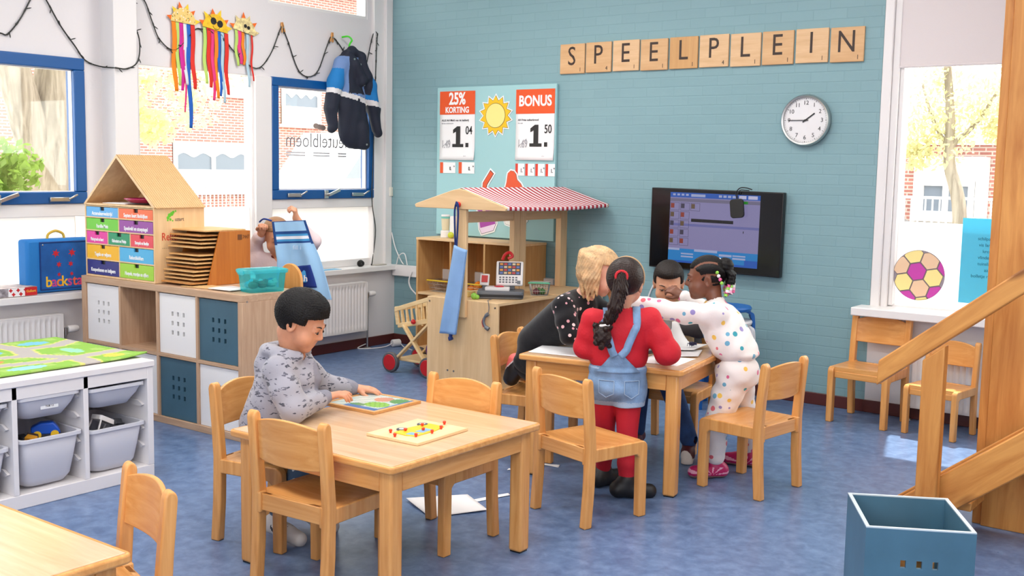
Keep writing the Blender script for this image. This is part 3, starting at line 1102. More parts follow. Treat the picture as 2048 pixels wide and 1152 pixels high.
t_.tube(catmull([(-0.11, 0, 1.9), (0.12, 0.05, 2.15), (0.35, 0.1, 2.6)], 5), [0.03 - 0.02 * i / 10 for i in range(11)], 8)
t_.tube(catmull([(-0.1, 0, 1.85), (-0.28, 0.05, 2.15), (-0.42, 0.1, 2.5)], 5), [0.026 - 0.016 * i / 10 for i in range(11)], 8)
t_.build('trunk', BARK, rt)
leaf_cloud('foliage', [(-0.2, 0, 2.0), (0.15, 0, 2.2), (-0.4, 0, 2.1), (0.3, 0, 2.45), (-0.25, 0, 2.5), (-0.42, 0, 1.85), (0.35, 0.0, 2.05)], [0.34, 0.3, 0.3, 0.34, 0.34, 0.18, 0.18], 2600, 0.03, leafmat('leaf_pale', (214, 208, 160)), rt, 9)
# ------------------------------------------------------------------ child chairs
def make_chair(label, group, s=1.0):
    """beech child's chair; local origin on the floor below the seat centre, front = +y"""
    t = thing('child_chair', label, 'chair', group=group)
    w, d = 0.36 * s, 0.33 * s
    hs, H = 0.325 * s, 0.615 * s
    px, py = 0.036 * s, 0.040 * s
    bz, bx, by = beech('Z'), beech('X'), beech('Y')
    # seat: dished ply panel
    def top(u, v):
        x = (u - 0.5) * (w - 2 * px + 0.012)
        y = (v - 0.5) * (d - 0.035 * s) - 0.002
        q = max(0, 1 - ((u - 0.5) ** 2 * 4.6 + (v - 0.42) ** 2 * 4.6))
        return (x, y, hs - 0.011 * s * q)
    def bot(u, v):
        p = top(u, v)
        return (p[0], p[1], hs - 0.026 * s)
    n = 12
    mb = MB().grid(top, n, n)
    k = len(mb.v)
    mb.grid(bot, n, n)
    for i in range(n):
        for a, b in (((i, 0), (i + 1, 0)), ((i, n), (i + 1, n)), ((0, i), (0, i + 1)), ((n, i), (n, i + 1))):
            ia, ib = a[0] * (n + 1) + a[1], b[0] * (n + 1) + b[1]
            mb.f.append((ia, ib, k + ib, k + ia))
            mb.m.append(0)
    mb.build('seat', bx, t, angle=30)
    fr = MB().bb((-w / 2 + px, d / 2 - 0.038 * s, hs - 0.062 * s), (w / 2 - px, d / 2 - 0.016 * s, hs - 0.024 * s))
    fr.build('front_rail', bx, t, bevel=0.003)
    rr = MB().bb((-w / 2 + px * 0.9, -d / 2 + 0.012 * s, hs - 0.06 * s), (w / 2 - px * 0.9, -d / 2 + 0.032 * s, hs + 0.0))
    rr.build('rear_rail', bx, t, bevel=0.003)
    for sx in (-1, 1):
        # rear leg and back post in one, gently raked, rounded top
        x0 = sx * (w / 2 - px / 2)
        y0 = -d / 2
        P = [(-0.012, 0), (0.0, 0.16), (0.004, 0.33), (-0.004, 0.45), (-0.016, 0.59)]
        V = []
        L, Rr = [], []
        for yy, z in P:
            L.append((y0 + yy * s, z * s))
            Rr.append((y0 + yy * s + py * (1 - 0.12 * max(0, z - 0.33) / 0.26), z * s))
        cap = []
        cy = (L[-1][0] + Rr[-1][0]) / 2
        r = (Rr[-1][0] - L[-1][0]) / 2
        for i in range(1, 8):
            a = PI * i / 8
            cap.append((cy + r * math.cos(a), L[-1][1] + (H - 0.59 * s) * math.sin(a)))
        poly = Rr + cap + L[::-1]
        M = Matrix(((0, 0, 1), (1, 0, 0), (0, 1, 0)))
        m = MB().prism(poly, px, M, (x0 - px / 2, 0, 0))
        m.bb((x0 - sx * (px / 2 - 0.001) - 0.009, y0 + 0.002, hs - 0.068 * s), (x0 - sx * (px / 2 - 0.001) + 0.009, y0 + 0.036 * s, hs + 0.006 * s))
        m.build('leg', bz, t, bevel=0.006, seg=3)
        # front leg running over a rounded shoulder into the side rail
        yf = d / 2
        o = [(yf, 0), (yf, hs - 0.03 * s)]
        for i in range(6):
            a = R(90 * (i + 1) / 6)
            o.append((yf - 0.03 * s + 0.03 * s * math.cos(a), hs - 0.03 * s + 0.03 * s * math.sin(a)))
        o += [(y0 + py * 0.5, hs), (y0 + py * 0.5, hs - 0.055 * s), (yf - 0.06 * s, hs - 0.055 * s), (yf - 0.045 * s, hs - 0.068 * s), (yf - 0.042 * s, 0)]
        MB().prism(o, px * 0.96, M, (x0 - px * 0.48, 0, 0)).build('leg', bz, t, bevel=0.005, seg=3)
    # curved backrest
    N = 14
    V, F = [], []
    for i in range(N + 1):
        u = i / N
        x = (u - 0.5) * (w - 2 * px + 0.012)
        c = 1 - (2 * u - 1) ** 2
        y = -d / 2 + 0.012 * s - 0.028 * s * c
        zt = H - 0.034 * s + 0.024 * s * c
        zb = H - 0.168 * s - 0.006 * s * c
        lean = -0.010 * s
        V += [(x, y + lean, zt), (x, y + 0.014 * s + lean, zt), (x, y + 0.014 * s, zb), (x, y, zb)]
    for i in range(N):
        for j in range(4):
            F.append((4 * i + j, 4 * i + (j + 1) % 4, 4 * i + 4 + (j + 1) % 4, 4 * i + 4 + j))
    F += [(0, 1, 2, 3), (4 * N + 3, 4 * N + 2, 4 * N + 1, 4 * N)]
    MB().add(V, F).build('backrest', bx, t, bevel=0.004, seg=3, angle=50)
    return t
CH = 'child chairs of clear beech'
ch0 = make_chair('beech child chair nearest the camera, its back to us, at the boy\'s puzzle table', CH)
ch0.location, ch0.rotation_euler = (3.378, -4.01, 0), (0, 0, R(3))
def put(x, y, rz, label, src=None):
    return dup(src or ch0, (x, y, 0), R(rz), label, CH)
# rz: front direction = +y rotated by rz
put(2.885, -3.785, -80, 'beech child chair the boy in the grey bat hoodie sits on')
put(3.385, -3.41, 180, 'beech child chair tucked under the far side of the puzzle table')
put(3.672, -2.755, -16, 'beech child chair standing behind the girl in the red top')
put(4.035, -1.95, 82, 'beech child chair behind the girl in the spotted suit')
put(2.925, -2.10, -78, 'beech child chair the blonde girl kneels on')
put(3.395, -1.50, 188, 'beech child chair of the boy facing us across the busy table')
put(4.005, -0.265, 176, 'beech child chair against the teal wall under the window sill')
put(3.585, -5.04, 163, 'beech child chair at the table corner in the lower left')
chs = make_chair('smaller beech child chair, sunlit, behind the stair railing', CH, 0.85)
chs.location, chs.rotation_euler = (4.425, -0.30, 0), (0, 0, R(171))

# ------------------------------------------------------------------ tables
def make_table(label, loc, rz, sx, sy, h, cut=None):
    t = thing('child_table', label, 'table', loc, rz, 'square beech tables')
    th = 0.026
    mb = MB().bb((-sx / 2 + 0.014, -sy / 2 + 0.014, h - th), (sx / 2 - 0.014, sy / 2 - 0.014, h))
    mb.build('tabletop', MAPLE, t, bevel=0.002)
    P = rounded(sx, sy, 0.02)
    Q = rounded(sx - 0.03, sy - 0.03, 0.006)
    k = len(P)
    e = MB()
    V = [(x, y, h - th - 0.001) for x, y in P] + [(x, y, h - 0.0006) for x, y in P] + [(x, y, h - 0.0006) for x, y in Q] + [(x, y, h - th - 0.001) for x, y in Q]
    F = []
    for i in range(k):
        j = (i + 1) % k
        for a in range(4):
            b = (a + 1) % 4
            F.append((a * k + i, a * k + j, b * k + j, b * k + i))
    e.add(V, F).build('edge_lipping', beech('X'), t, bevel=0.009, seg=4)
    L = 0.058
    ix, iy = sx / 2 - 0.028, sy / 2 - 0.028
    for a in (-1, 1):
        for b in (-1, 1):
            x1, y1 = a * ix, b * iy
            MB().bb((x1, y1, 0.004), (x1 - a * L, y1 - b * L, h - th - 0.001)).build('leg', beech('Z'), t, bevel=0.010, seg=3)
            f = MB().bb((x1 - a * 0.006, y1 - b * 0.006, 0), (x1 - a * (L - 0.006), y1 - b * (L - 0.006), 0.005)).build('foot_pad', BLACK, t)
    for a in (-1, 1):
        MB().bb((-ix + L, a * (iy - 0.004), h - th - 0.075), (ix - L, a * (iy - 0.026), h - th - 0.001)).build('apron_rail', beech('X'), t, bevel=0.003)
        MB().bb((a * (ix - 0.004), -iy + L, h - th - 0.075), (a * (ix - 0.026), iy - L, h - th - 0.001)).build('apron_rail', beech('Y'), t, bevel=0.003)
    return t
make_table('low square beech table with two wooden puzzles on it', (3.387, -3.688, 0), 0, 0.80, 0.825, 0.495)
make_table('square beech table crowded with papers and children', (3.437, -2.048, 0), R(9), 0.808, 0.796, 0.58)
make_table('pale beech table cut off by the lower left corner of the picture', (3.43, -5.46, 0), 0, 0.785, 0.80, 0.495)

# ------------------------------------------------------------------ cube shelving with box inserts
OAKX, OAKZ, OAKY = oak('X'), oak('Z'), oak('Y')
KX0, KX1, KY0, KY1, KH = 0.225, 1.672, -2.945, -2.555, 0.77
ks = thing('cube_shelf', 'pale oak cube shelf holding the toy house, with white and teal inserts', 'shelf', (KX0, KY0, 0))
kw, kd = KX1 - KX0, KY1 - KY0
T = 0.038
MB().bb((0, 0, KH - T), (kw, kd, KH)).build('top_board', OAKX, ks, bevel=0.002)
MB().bb((0, 0, 0.0), (kw, kd, T)).build('bottom_board', OAKX, ks, bevel=0.002)
for x0 in (0, kw - T):
    MB().bb((x0, 0, T), (x0 + T, kd, KH - T)).build('side_panel', OAKZ, ks, bevel=0.002)
cell = (kw - 2 * T - 3 * 0.018) / 4
xs = [T + i * (cell + 0.018) for i in range(4)]
zc = (KH - 2 * T - 0.018) / 2
for i in range(3):
    MB().bb((xs[i] + cell, 0.002, T), (xs[i] + cell + 0.018, kd, KH - T)).build('divider', OAKZ, ks)
for i in range(4):
    MB().bb((xs[i], 0.002, T + zc), (xs[i] + cell, kd, T + zc + 0.018)).build('shelf_board', OAKX, ks)
MB().bb((xs[1], kd - 0.02, T + zc + 0.018), (xs[1] + cell, kd - 0.005, KH - T)).build('back_panel', OAKZ, ks)
scr = MB().cyl((kw - 0.0005, 0.03, KH - 0.035), (kw + 0.0015, 0.03, KH - 0.035), 0.006, 10)
scr.build('screw', CHROME, ks)

def box_insert(label, x, z, w, h, m, group='nine-hole box inserts of the cube shelf', cat='box', loc=None, rz=0, depth=0.34, open_top=True):
    """storage box with a 3x3 grid of square holes in its front"""
    t = thing('storage_box', label, cat, loc or (KX0 + x + 0.003, KY0 + 0.012, z + 0.002), rz, group)
    w -= 0.006
    h -= 0.008
    f = MB()
    hs, pit = 0.017, 0.052
    zs = [h * 0.36 + pit * i for i in range(3)]
    xc = [w / 2 + pit * (i - 1) * 0.94 for i in range(3)]
    th = 0.012
    # front with real holes: bands between them
    zz = [0] + sum([[q - hs / 2 - 0.004, q + hs / 2 + 0.004] for q in zs], []) + [h]
    for i in range(7):
        if i % 2 == 0:
            f.bb((0, 0, zz[i]), (w, th, zz[i + 1]))
        else:
            xx = [0] + sum([[q - hs / 2, q + hs / 2] for q in xc], []) + [w]
            for j in range(0, 7, 2):
                f.bb((xx[j], 0, zz[i]), (xx[j + 1], th, zz[i + 1]))
    f.build('front_panel', m, t)
    b = MB()
    b.bb((0, th, 0), (th, depth, h)).bb((w - th, th, 0), (w, depth, h)).bb((th, depth - th, 0), (w - th, depth, h)).bb((th, th, 0.0), (w - th, depth - th, th))
    b.build('box_body', mat('box_inside_shade', (24, 25, 27), 0.8) if group else m, t)  # insert bodies coloured near-black to paint the shade behind the holes
    return t
z1, z2 = T, T + zc + 0.018
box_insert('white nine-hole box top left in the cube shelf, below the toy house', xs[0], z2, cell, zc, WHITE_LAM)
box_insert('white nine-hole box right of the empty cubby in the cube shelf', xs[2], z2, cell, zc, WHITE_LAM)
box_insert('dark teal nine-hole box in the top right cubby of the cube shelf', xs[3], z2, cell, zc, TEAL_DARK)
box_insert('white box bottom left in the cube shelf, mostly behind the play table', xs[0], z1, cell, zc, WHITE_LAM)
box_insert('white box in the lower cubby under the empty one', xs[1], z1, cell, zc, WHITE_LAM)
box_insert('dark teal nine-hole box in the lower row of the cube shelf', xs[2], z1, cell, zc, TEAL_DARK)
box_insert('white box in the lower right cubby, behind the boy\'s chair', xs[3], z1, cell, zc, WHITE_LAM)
for (x, z, n) in ((xs[2], z2, 0), (xs[3], z2, 1)):
    pass

# loose bin on the floor, front right
fb = box_insert('open dark teal bin with square holes standing on the floor in front of the stairs', 0, 0, 0.34, 0.345, mat('bin_teal', (72, 112, 134), 0.4, var=0.06), None, 'bin', (5.006, -3.222, 0.0), R(28.5), 0.37)
EDGE = mat('bin_edge_sunlit', (196, 208, 214), 0.3)  # pale colour paints the sunlight along the bin's top edges
e = MB()
w_, d_, h_ = 0.334, 0.37, 0.337
for a, b in (((0, 0), (w_, 0.012)), ((0, d_ - 0.012), (w_, d_)), ((0, 0.012), (0.012, d_ - 0.012)), ((w_ - 0.012, 0.012), (w_, d_ - 0.012))):
    e.bb((a[0], a[1], h_), (b[0], b[1], h_ + 0.004))
e.build('rim', EDGE, fb)
for i, (x, y, z, lab) in enumerate([(0.10, 0.20, 0.20, 'left'), (0.16, 0.235, 0.20, 'middle'), (0.225, 0.21, 0.195, 'right')]):
    q = Matrix.Rotation(R(28.5), 3, 'Z') @ Vector((x, y, 0))
    kb = MB().box((0, 0, 0.02), (0.075, 0.04, 0.04), (0, 0, R(20 + 40 * i)))
    kb.box((0, 0, -0.08), (0.075, 0.045, 0.16), (0, 0, R(10)))
    tag(kb.build('toy_block', beech('X'), None, bevel=0.003, loc=(5.006 + q.x, -3.222 + q.y, z - 0.02)), 'wooden block standing in the floor bin, the %s one' % lab, 'block', 'wooden blocks in the bin')

# ------------------------------------------------------------------ white play table with tubs
TX1, TY1 = 1.845, -3.606           # front face x, right end y
pt = thing('play_table', 'white play table with tub compartments and a road-map rug on top', 'table', (TX1, TY1, 0))
PD, PL = 0.88, 1.30                # depth (towards -x), length (towards -y)
WT = mat('white_melamine', (232, 228, 228), 0.4)
MB().bb((-PD, -PL, 0.515), (0.008, 0.004, 0.545)).build('top_board', WT, pt, bevel=0.004)
MB().bb((-0.02, -PL, 0.462), (0.0, -0.03, 0.515)).build('apron', WT, pt, bevel=0.002)
MB().bb((-0.42, -PL, 0.0), (0.0, 0, 0.06)).build('plinth', WT, pt, bevel=0.003)
MB().bb((-PD, -0.03, 0.06), (0.0, 0, 0.515)).build('side_panel', WT, pt, bevel=0.002)
MB().bb((-PD, -0.03, 0.0), (-0.42, 0, 0.06)).build('side_foot', WT, pt)
tubw = 0.295
ycol = [-0.03, -0.352, -0.675]
for k, y in enumerate((-0.352, -0.675, -1.0)):
    MB().bb((-0.43, y + 0.002, 0.06), (0.0, y + 0.025, 0.515)).build('divider', WT, pt, bevel=0.002)
MB().bb((-0.445, -PL, 0.06), (-0.43, -0.03, 0.515)).build('back_panel', WT, pt)
RUN = mat('runner_white', (226, 222, 222), 0.45)
def runner(y, z, sgn):
    m = MB()
    m.prism([(0, 0), (0.34, 0), (0.375, -0.016), (0.36, -0.024), (0, -0.02)], 0.012, Matrix(((1, 0, 0), (0, 0, 1), (0, 1, 0))), (-0.40, y, z))
    m.build('runner', RUN, pt)
for (ya, yb) in ((-0.03, -0.327), (-0.352, -0.65), (-0.675, -0.975)):
    for z in (0.445, 0.355, 0.245, 0.165):
        runner(ya - 0.012, z, 1)
        runner(yb, z, -1)
TUB = clear('tub_plastic', (235, 238, 245), 0.05, 0.25, body=0.92, bodyrgb=(230, 230, 238), tl=0.2)
def tub(label, y1, ztop, depth, dx=0.0, tilt=0.0):
    t = thing('storage_tub', label, 'tub', (TX1 - 0.012 + dx, TY1 + y1 - 0.149, ztop), 0, 'frosted tubs in the white play table')
    t.rotation_euler = (0, R(tilt), 0)
    L, Wd = 0.385, 0.262
    mb = MB()
    rings = []
    def ring_(w, l, z, r):
        return [(x - L / 2, y, z) for x, y in rounded(l, w, r, 4)]
    outer = [ring_(Wd + 0.0, L, -0.018, 0.03), ring_(Wd - 0.02, L - 0.02, -depth * 0.5, 0.035), ring_(Wd - 0.04, L - 0.04, -depth + 0.03, 0.04), ring_(Wd - 0.075, L - 0.075, -depth, 0.04)]
    inner = [ring_(Wd - 0.008, L - 0.008, -0.014, 0.028), ring_(Wd - 0.03, L - 0.03, -depth * 0.5, 0.033), ring_(Wd - 0.048, L - 0.048, -depth + 0.032, 0.036), ring_(Wd - 0.08, L - 0.08, -depth + 0.004, 0.036)]
    k = len(outer[0])
    allr = outer[::-1] + inner
    V = [p for r_ in allr for p in r_]
    F = []
    for i in range(len(allr) - 1):
        for j in range(k):
            F.append((i * k + j, i * k + (j + 1) % k, (i + 1) * k + (j + 1) % k, (i + 1) * k + j))
    F.append(tuple(range(k - 1, -1, -1)))
    F.append(tuple((len(allr) - 1) * k + j for j in range(k)))
    mb.add(V, F).build('tub_body', TUB, t, angle=60)
    a, b = ring_(Wd + 0.026, L + 0.02, 0, 0.03), ring_(Wd - 0.004, L - 0.004, 0, 0.028)
    c, d = ring_(Wd - 0.004, L - 0.004, -0.018, 0.028), ring_(Wd + 0.026, L + 0.02, -0.014, 0.03)
    V = a + b + c + d
    F = []
    for s_ in range(4):
        for j in range(k):
            F.append((s_ * k + j, s_ * k + (j + 1) % k, ((s_ + 1) % 4) * k + (j + 1) % k, ((s_ + 1) % 4) * k + j))
    MB().add(V, F).build('rim', clear('tub_rim', (235, 238, 245), 0.06, 0.25, body=0.92, bodyrgb=(234, 234, 240), tl=0.2), t, angle=60)
    return t
tub('shallow frosted tub, upper right under the play table top', -0.03, 0.452, 0.095)
tub('deep frosted tub at the right with a white square toy on top', -0.03, 0.268, 0.20)
tb = tub('shallow frosted tub with a sticker, upper middle of the play table', -0.352, 0.462, 0.10, 0.0)
tub('deep frosted tub with a blue toy inside, lower middle of the play table', -0.352, 0.286, 0.215, 0.01, 1.5)
tub('shallow frosted tub at the left edge of the picture', -0.675, 0.452, 0.095)
tub('deep frosted tub at the left edge of the picture', -0.675, 0.268, 0.20)
st = MB().bb((-0.002, -0.03, -0.062), (0.0006, 0.05, -0.040)).build('sticker', PAPER, tb, loc=(-0.010, -0.005, 0))
text('sticker_print', 'TUB 12', 0.012, mat('print_grey', (90, 90, 96)), tb, (-0.0088, 0.005, -0.051), SIDEROT)
# toys that show above the tubs
toy = MB().prism(rounded(0.10, 0.07, 0.012), 0.02).prism(rounded(0.05, 0.034, 0.008), 0.0215, None, (0.01, 0, 0.0), 1)
for a in (-0.04, 0.04):
    toy.cyl((a, 0.03, 0), (a, 0.036, -0.06), 0.004, 8)
    toy.cyl((a, -0.03, 0), (a, -0.036, -0.06), 0.004, 8)
q = tag(toy.build('toy_table', [WHITE, BLACK], None, loc=(1.745, -3.80, 0.275)), 'small white toy table lying in the right deep tub', 'toy')
q.rotation_euler = (R(-4), R(28), R(95))
cr = thing('toy_car', 'blue and yellow toy car in the middle deep tub', 'toy', (1.735, -4.07, 0.272), R(60))
MB().prism([(-0.06, 0), (-0.06, 0.03), (-0.02, 0.05), (0.03, 0.05), (0.05, 0.025), (0.06, 0)], 0.05, Matrix(((1, 0, 0), (0, 0, 1), (0, 1, 0))), (0, -0.025, 0)).build('body', mat('toy_blue', (24, 82, 190), 0.3), cr, bevel=0.006)
for x in (-0.035, 0.035):
    MB().cyl((x, -0.032, 0), (x, 0.032, 0), 0.017, 14).build('wheel', mat('toy_yellow', (236, 190, 40), 0.4), cr)
for i, (x, y, c, nm) in enumerate([(1.73, -4.17, (40, 40, 44), 'black'), (1.765, -4.155, (214, 150, 40), 'orange'), (1.74, -4.135, (60, 44, 40), 'brown'), (1.77, -3.745, (36, 38, 44), 'dark grey'), (1.70, -3.88, (24, 24, 28), 'jet black')]):
    b = MB().box((0, 0, 0), (0.045, 0.03, 0.022), (0.3 * i, 0.2, 0.6 * i)).box((0, 0, -0.045), (0.06, 0.05, 0.075), (0, 0, 0.3 * i))
    tag(b.build('toy_brick', mat('brick_%s' % nm.replace(' ', '_'), c, 0.4), None, bevel=0.003, loc=(x, y, 0.268)), 'small %s toy brick poking out of a deep tub' % nm, 'toy', 'bricks in the tubs')

# road-map rug
def rug_mat():
    m = bpy.data.materials.new('road_map_rug')
    m.use_nodes = True
    nt = m.node_tree
    b = nt.nodes['Principled BSDF']
    b.inputs['Roughness'].default_value = 0.95
    b.inputs['Specular IOR Level'].default_value = 0.1
    at = nt.nodes.new('ShaderNodeVertexColor')
    at.layer_name = 'Col'
    n = nt.nodes.new('ShaderNodeTexNoise')
    n.inputs['Scale'].default_value = 160
    n.inputs['Detail'].default_value = 3
    tc = nt.nodes.new('ShaderNodeTexCoord')
    nt.links.new(tc.outputs['Object'], n.inputs['Vector'])
    bp = nt.nodes.new('ShaderNodeBump')
    bp.inputs['Strength'].default_value = 0.6
    nt.links.new(n.outputs['Fac'], bp.inputs['Height'])
    nt.links.new(bp.outputs['Normal'], b.inputs['Normal'])
    nt.links.new(at.outputs['Color'], b.inputs['Base Color'])
    return m
def colored_grid(name, W_, H_, nx, ny, colfn, zfn, m, parent=None, loc=None, solid=0.006):
    """flat sheet whose printed picture is held per face"""
    mb = MB().grid(lambda u, v: ((u - 0.5) * W_, (v - 0.5) * H_, zfn(u, v)), nx, ny)
    o = mb.build(name, m, parent, loc=loc, fix=False)
    me = o.data
    ca = me.color_attributes.new('Col', 'BYTE_COLOR', 'CORNER')
    arr = np.zeros((len(me.loops), 4), dtype=np.float32)
    for i in range(nx):
        for j in range(ny):
            c = lin(colfn((i + 0.5) / nx, (j + 0.5) / ny)) + (1.0,)
            arr[4 * (i * ny + j):4 * (i * ny + j) + 4] = c
    ca.data.foreach_set('color', arr.ravel())
    if solid:
        md = o.modifiers.new('thickness', 'SOLIDIFY')
        md.thickness = solid
        md.offset = -1
    return o
def segd(x, y, P):
    best = 9
    for (ax, ay), (bx, by) in zip(P[:-1], P[1:]):
        dx, dy = bx - ax, by - ay
        t = max(0, min(1, ((x - ax) * dx + (y - ay) * dy) / (dx * dx + dy * dy)))
        best = min(best, math.hypot(x - ax - dx * t, y - ay - dy * t))
    return best
ROADS = [[(0.0, 0.62), (0.3, 0.66), (0.55, 0.6), (0.8, 0.72), (1, 0.7)], [(0.78, 0), (0.72, 0.3), (0.8, 0.6), (0.74, 1)], [(0.3, 0.66), (0.32, 0.85), (0.2, 1)], [(0.55, 0.6), (0.45, 0.35), (0.5, 0.1), (0.3, 0)], [(0.0, 0.2), (0.2, 0.28), (0.45, 0.35)]]
def rugc(u, v):
    d = min(segd(u, v, P) for P in ROADS)
    if d < 0.045:
        return (178, 172, 168)
    if d < 0.06:
        return (206, 206, 120)
    for cx, cy, rx, ry, c in ((0.3, 0.5, 0.09, 0.06, (112, 178, 214)), (0.15, 0.8, 0.06, 0.08, (120, 186, 216)), (0.9, 0.42, 0.05, 0.1, (150, 200, 210)), (0.62, 0.38, 0.05, 0.05, (226, 140, 90)), (0.12, 0.52, 0.05, 0.04, (222, 160, 110)), (0.88, 0.88, 0.06, 0.05, (214, 196, 90)), (0.55, 0.82, 0.1, 0.04, (150, 210, 180))):
        if ((u - cx) / rx) ** 2 + ((v - cy) / ry) ** 2 < 1:
            return c
    return (140, 184, 84) if math.sin(u * 23) * math.sin(v * 31 + 1) > -0.5 else (162, 194, 106)
rg = colored_grid('play_rug', 0.76, 0.93, 60, 74, rugc, lambda u, v: 0.012 + (0.014 * max(0, (u + v - 1.75) / 0.25) ** 2), rug_mat(), None, (1.385, -4.045, 0.546), 0.008)
tag(rg, 'green road-map play rug with grey roads lying on the white play table', 'rug')
# ------------------------------------------------------------------ things on the teal wall
INK = mat('print_black', (34, 32, 32), 0.6)
LETTER = mat('tile_letter', (52, 34, 26), 0.5)
TILEW = [wood('tile_ply_a', (218, 178, 132), (204, 160, 114), 'X', 0.8, 0.5), wood('tile_ply_b', (226, 190, 148), (212, 172, 128), 'X', 1.2, 0.5), wood('tile_ply_c', (208, 162, 108), (196, 148, 96), 'Z', 1.0, 0.5)]
TX = [1.706, 1.924, 2.145, 2.3645, 2.5865, 2.8065, 3.027, 3.245, 3.4665, 3.6865]
WORD = 'SPEELPLEIN'
ORD = ['first from the left', 'second from the left', 'third from the left', 'fourth from the left', 'fifth and darkest tile', 'fifth from the right', 'fourth from the right', 'third from the right', 'second from the right', 'last at the right']
for i, c in enumerate(WORD):
    t = thing('letter_tile', 'wooden letter tile with a black %s on the teal wall, %s' % (c, ORD[i]), 'letter tile', (TX[i], -0.012, 2.216 + 0.002 * (i % 3)), 0, 'letter tiles on the teal wall')
    MB().bb((-0.1035, -0.004, -0.1035), (0.1035, 0.011, 0.1035)).build('tile', TILEW[(0, 0, 1, 0, 2, 1, 1, 0, 1, 0)[i]], t, bevel=0.003)
    text('letter', c, 0.185, LETTER, t, (-0.004, -0.0048, 0.012), sx=0.86)
    text('score', '4' if c == 'P' else '1', 0.038, LETTER, t, (0.068, -0.0048, -0.078), sx=0.9)

ck = thing('wall_clock', 'round white wall clock with a silver rim on the teal wall', 'clock', (3.452, -0.002, 1.767))
RX = Matrix.Rotation(R(90), 3, 'X')
MB().lathe([(0.150, 0.0), (0.158, 0.012), (0.158, 0.03), (0.150, 0.042), (0.141, 0.040), (0.139, 0.020), (0.150, 0.0)], (0, 0, 0), 64, RX, caps=False).build('rim', CHROME, ck)
MB().cyl((0, -0.022, 0), (0, -0.026, 0), 0.141, 64).build('face', mat('clock_face', (236, 235, 236), 0.4), ck)
dial = MB()
for i in range(60):
    a = 2 * PI * i / 60
    r0 = 0.126 if i % 5 == 0 else 0.131
    dial.beam((r0 * math.sin(a), -0.0265, r0 * math.cos(a)), (0.136 * math.sin(a), -0.0265, 0.136 * math.cos(a)), 0.0028 if i % 5 == 0 else 0.0012, 0.001, (0, 1, 0))
dial.build('minute_marks', INK, ck)
for h in range(1, 13):
    a = 2 * PI * h / 12
    text('numeral', str(h), 0.036, INK, ck, (0.106 * math.sin(a), -0.0268, 0.106 * math.cos(a)))
def hand(a, L, tail, wd, name, r=0):
    a = R(a)
    d = Vector((math.sin(a), 0, math.cos(a)))
    m = MB().beam(-d * tail + Vector((0, -0.029 - r, 0)), d * L + Vector((0, -0.029 - r, 0)), wd, 0.0015, (0, 1, 0))
    m.cyl((0, -0.027, 0), (0, -0.031 - r, 0), 0.006, 14)
    m.build(name, INK, ck)
hand(54, 0.072, 0.02, 0.008, 'hour_hand')
hand(270, 0.112, 0.02, 0.005, 'minute_hand', 0.002)
MB().lathe([(0.14, 0.036), (0.10, 0.039), (0.001, 0.041)], (0, 0, 0), 48, RX, caps=False).build('glass', clear('clock_glass', (255, 255, 255), 0.05), ck)

# television
tv = thing('television', 'black wall-mounted television showing a violet desktop window', 'television', (2.874, -0.06, 1.0555))
tv.rotation_euler = (0, R(0.6), 0)
MB().bb((-0.47, 0.0, -0.268), (0.47, 0.045, 0.268)).build('case', BLACK, tv, bevel=0.004)
MB().bb((-0.462, -0.002, -0.258), (0.462, 0.001, 0.260)).build('panel', mat('tv_glass', (10, 9, 10), 0.12), tv)
def scr(name, x0, x1, z0, z1, c, s_=1.0, d=0.0):
    return (x0, x1, z0, z1, c, s_, d)
SX0, SX1, SZ0, SZ1 = -0.325, 0.318, -0.222, 0.243
EM = {}
def sq(mb_dict, key, x0, x1, z0, z1, d):
    W_, H_ = SX1 - SX0, SZ1 - SZ0
    mb_dict.setdefault(key, MB()).bb((SX0 + x0 * W_, -0.0022 - d, SZ1 - z1 * H_), (SX0 + x1 * W_, -0.0018 - d, SZ1 - z0 * H_))
D = {}
sq(D, 'lilac', 0, 1, 0.0, 1, 0)
sq(D, 'blue', 0, 1, 0.0, 0.07, 0.0004)
sq(D, 'pale', 0.24, 0.4, 0.018, 0.055, 0.0008)
for i in range(4):
    sq(D, 'pale', 0.55 + i * 0.05, 0.585 + i * 0.05, 0.018, 0.05, 0.0008)
    sq(D, 'pale', 0.03 + i * 0.05, 0.06 + i * 0.05, 0.018, 0.045, 0.0008)
sq(D, 'white', 0.77, 0.85, 0.012, 0.058, 0.0008)
sq(D, 'white', 0.87, 0.97, 0.012, 0.058, 0.0008)
sq(D, 'grey', 0, 1, 0.085, 0.13, 0.0004)
sq(D, 'green', 0.8, 0.87, 0.09, 0.125, 0.0008)
sq(D, 'band', 0.0, 1, 0.44, 0.475, 0.0004)
sq(D, 'black', 0.25, 0.72, 0.365, 0.41, 0.0008)
sq(D, 'black', 0.83, 0.838, 0.5, 0.53, 0.0008)
for r_ in range(5):
    for c_ in range(3 if r_ == 0 else 2):
        x0, z0 = 0.004 + c_ * 0.118, 0.145 + r_ * 0.125
        for k in range(4):
            sq(D, 'frame', *((x0, x0 + 0.104, z0, z0 + 0.004), (x0, x0 + 0.104, z0 + 0.106, z0 + 0.11), (x0, x0 + 0.003, z0, z0 + 0.11), (x0 + 0.101, x0 + 0.104, z0, z0 + 0.11))[k], 0.0006)
        sq(D, ('red', 'brown', 'frame')[(r_ + 2 * c_) % 3], x0 + 0.006, x0 + 0.046, z0 + 0.012, z0 + 0.078, 0.0008)
sq(D, 'cyan', 0, 1, 0.80, 0.90, 0.0004)
sq(D, 'cyan', 0, 0.86, 0.90, 0.97, 0.0004)
sq(D, 'blue', 0, 1, 0.97, 1.0, 0.0004)
sq(D, 'blue', 0.86, 1, 0.90, 0.97, 0.0004)
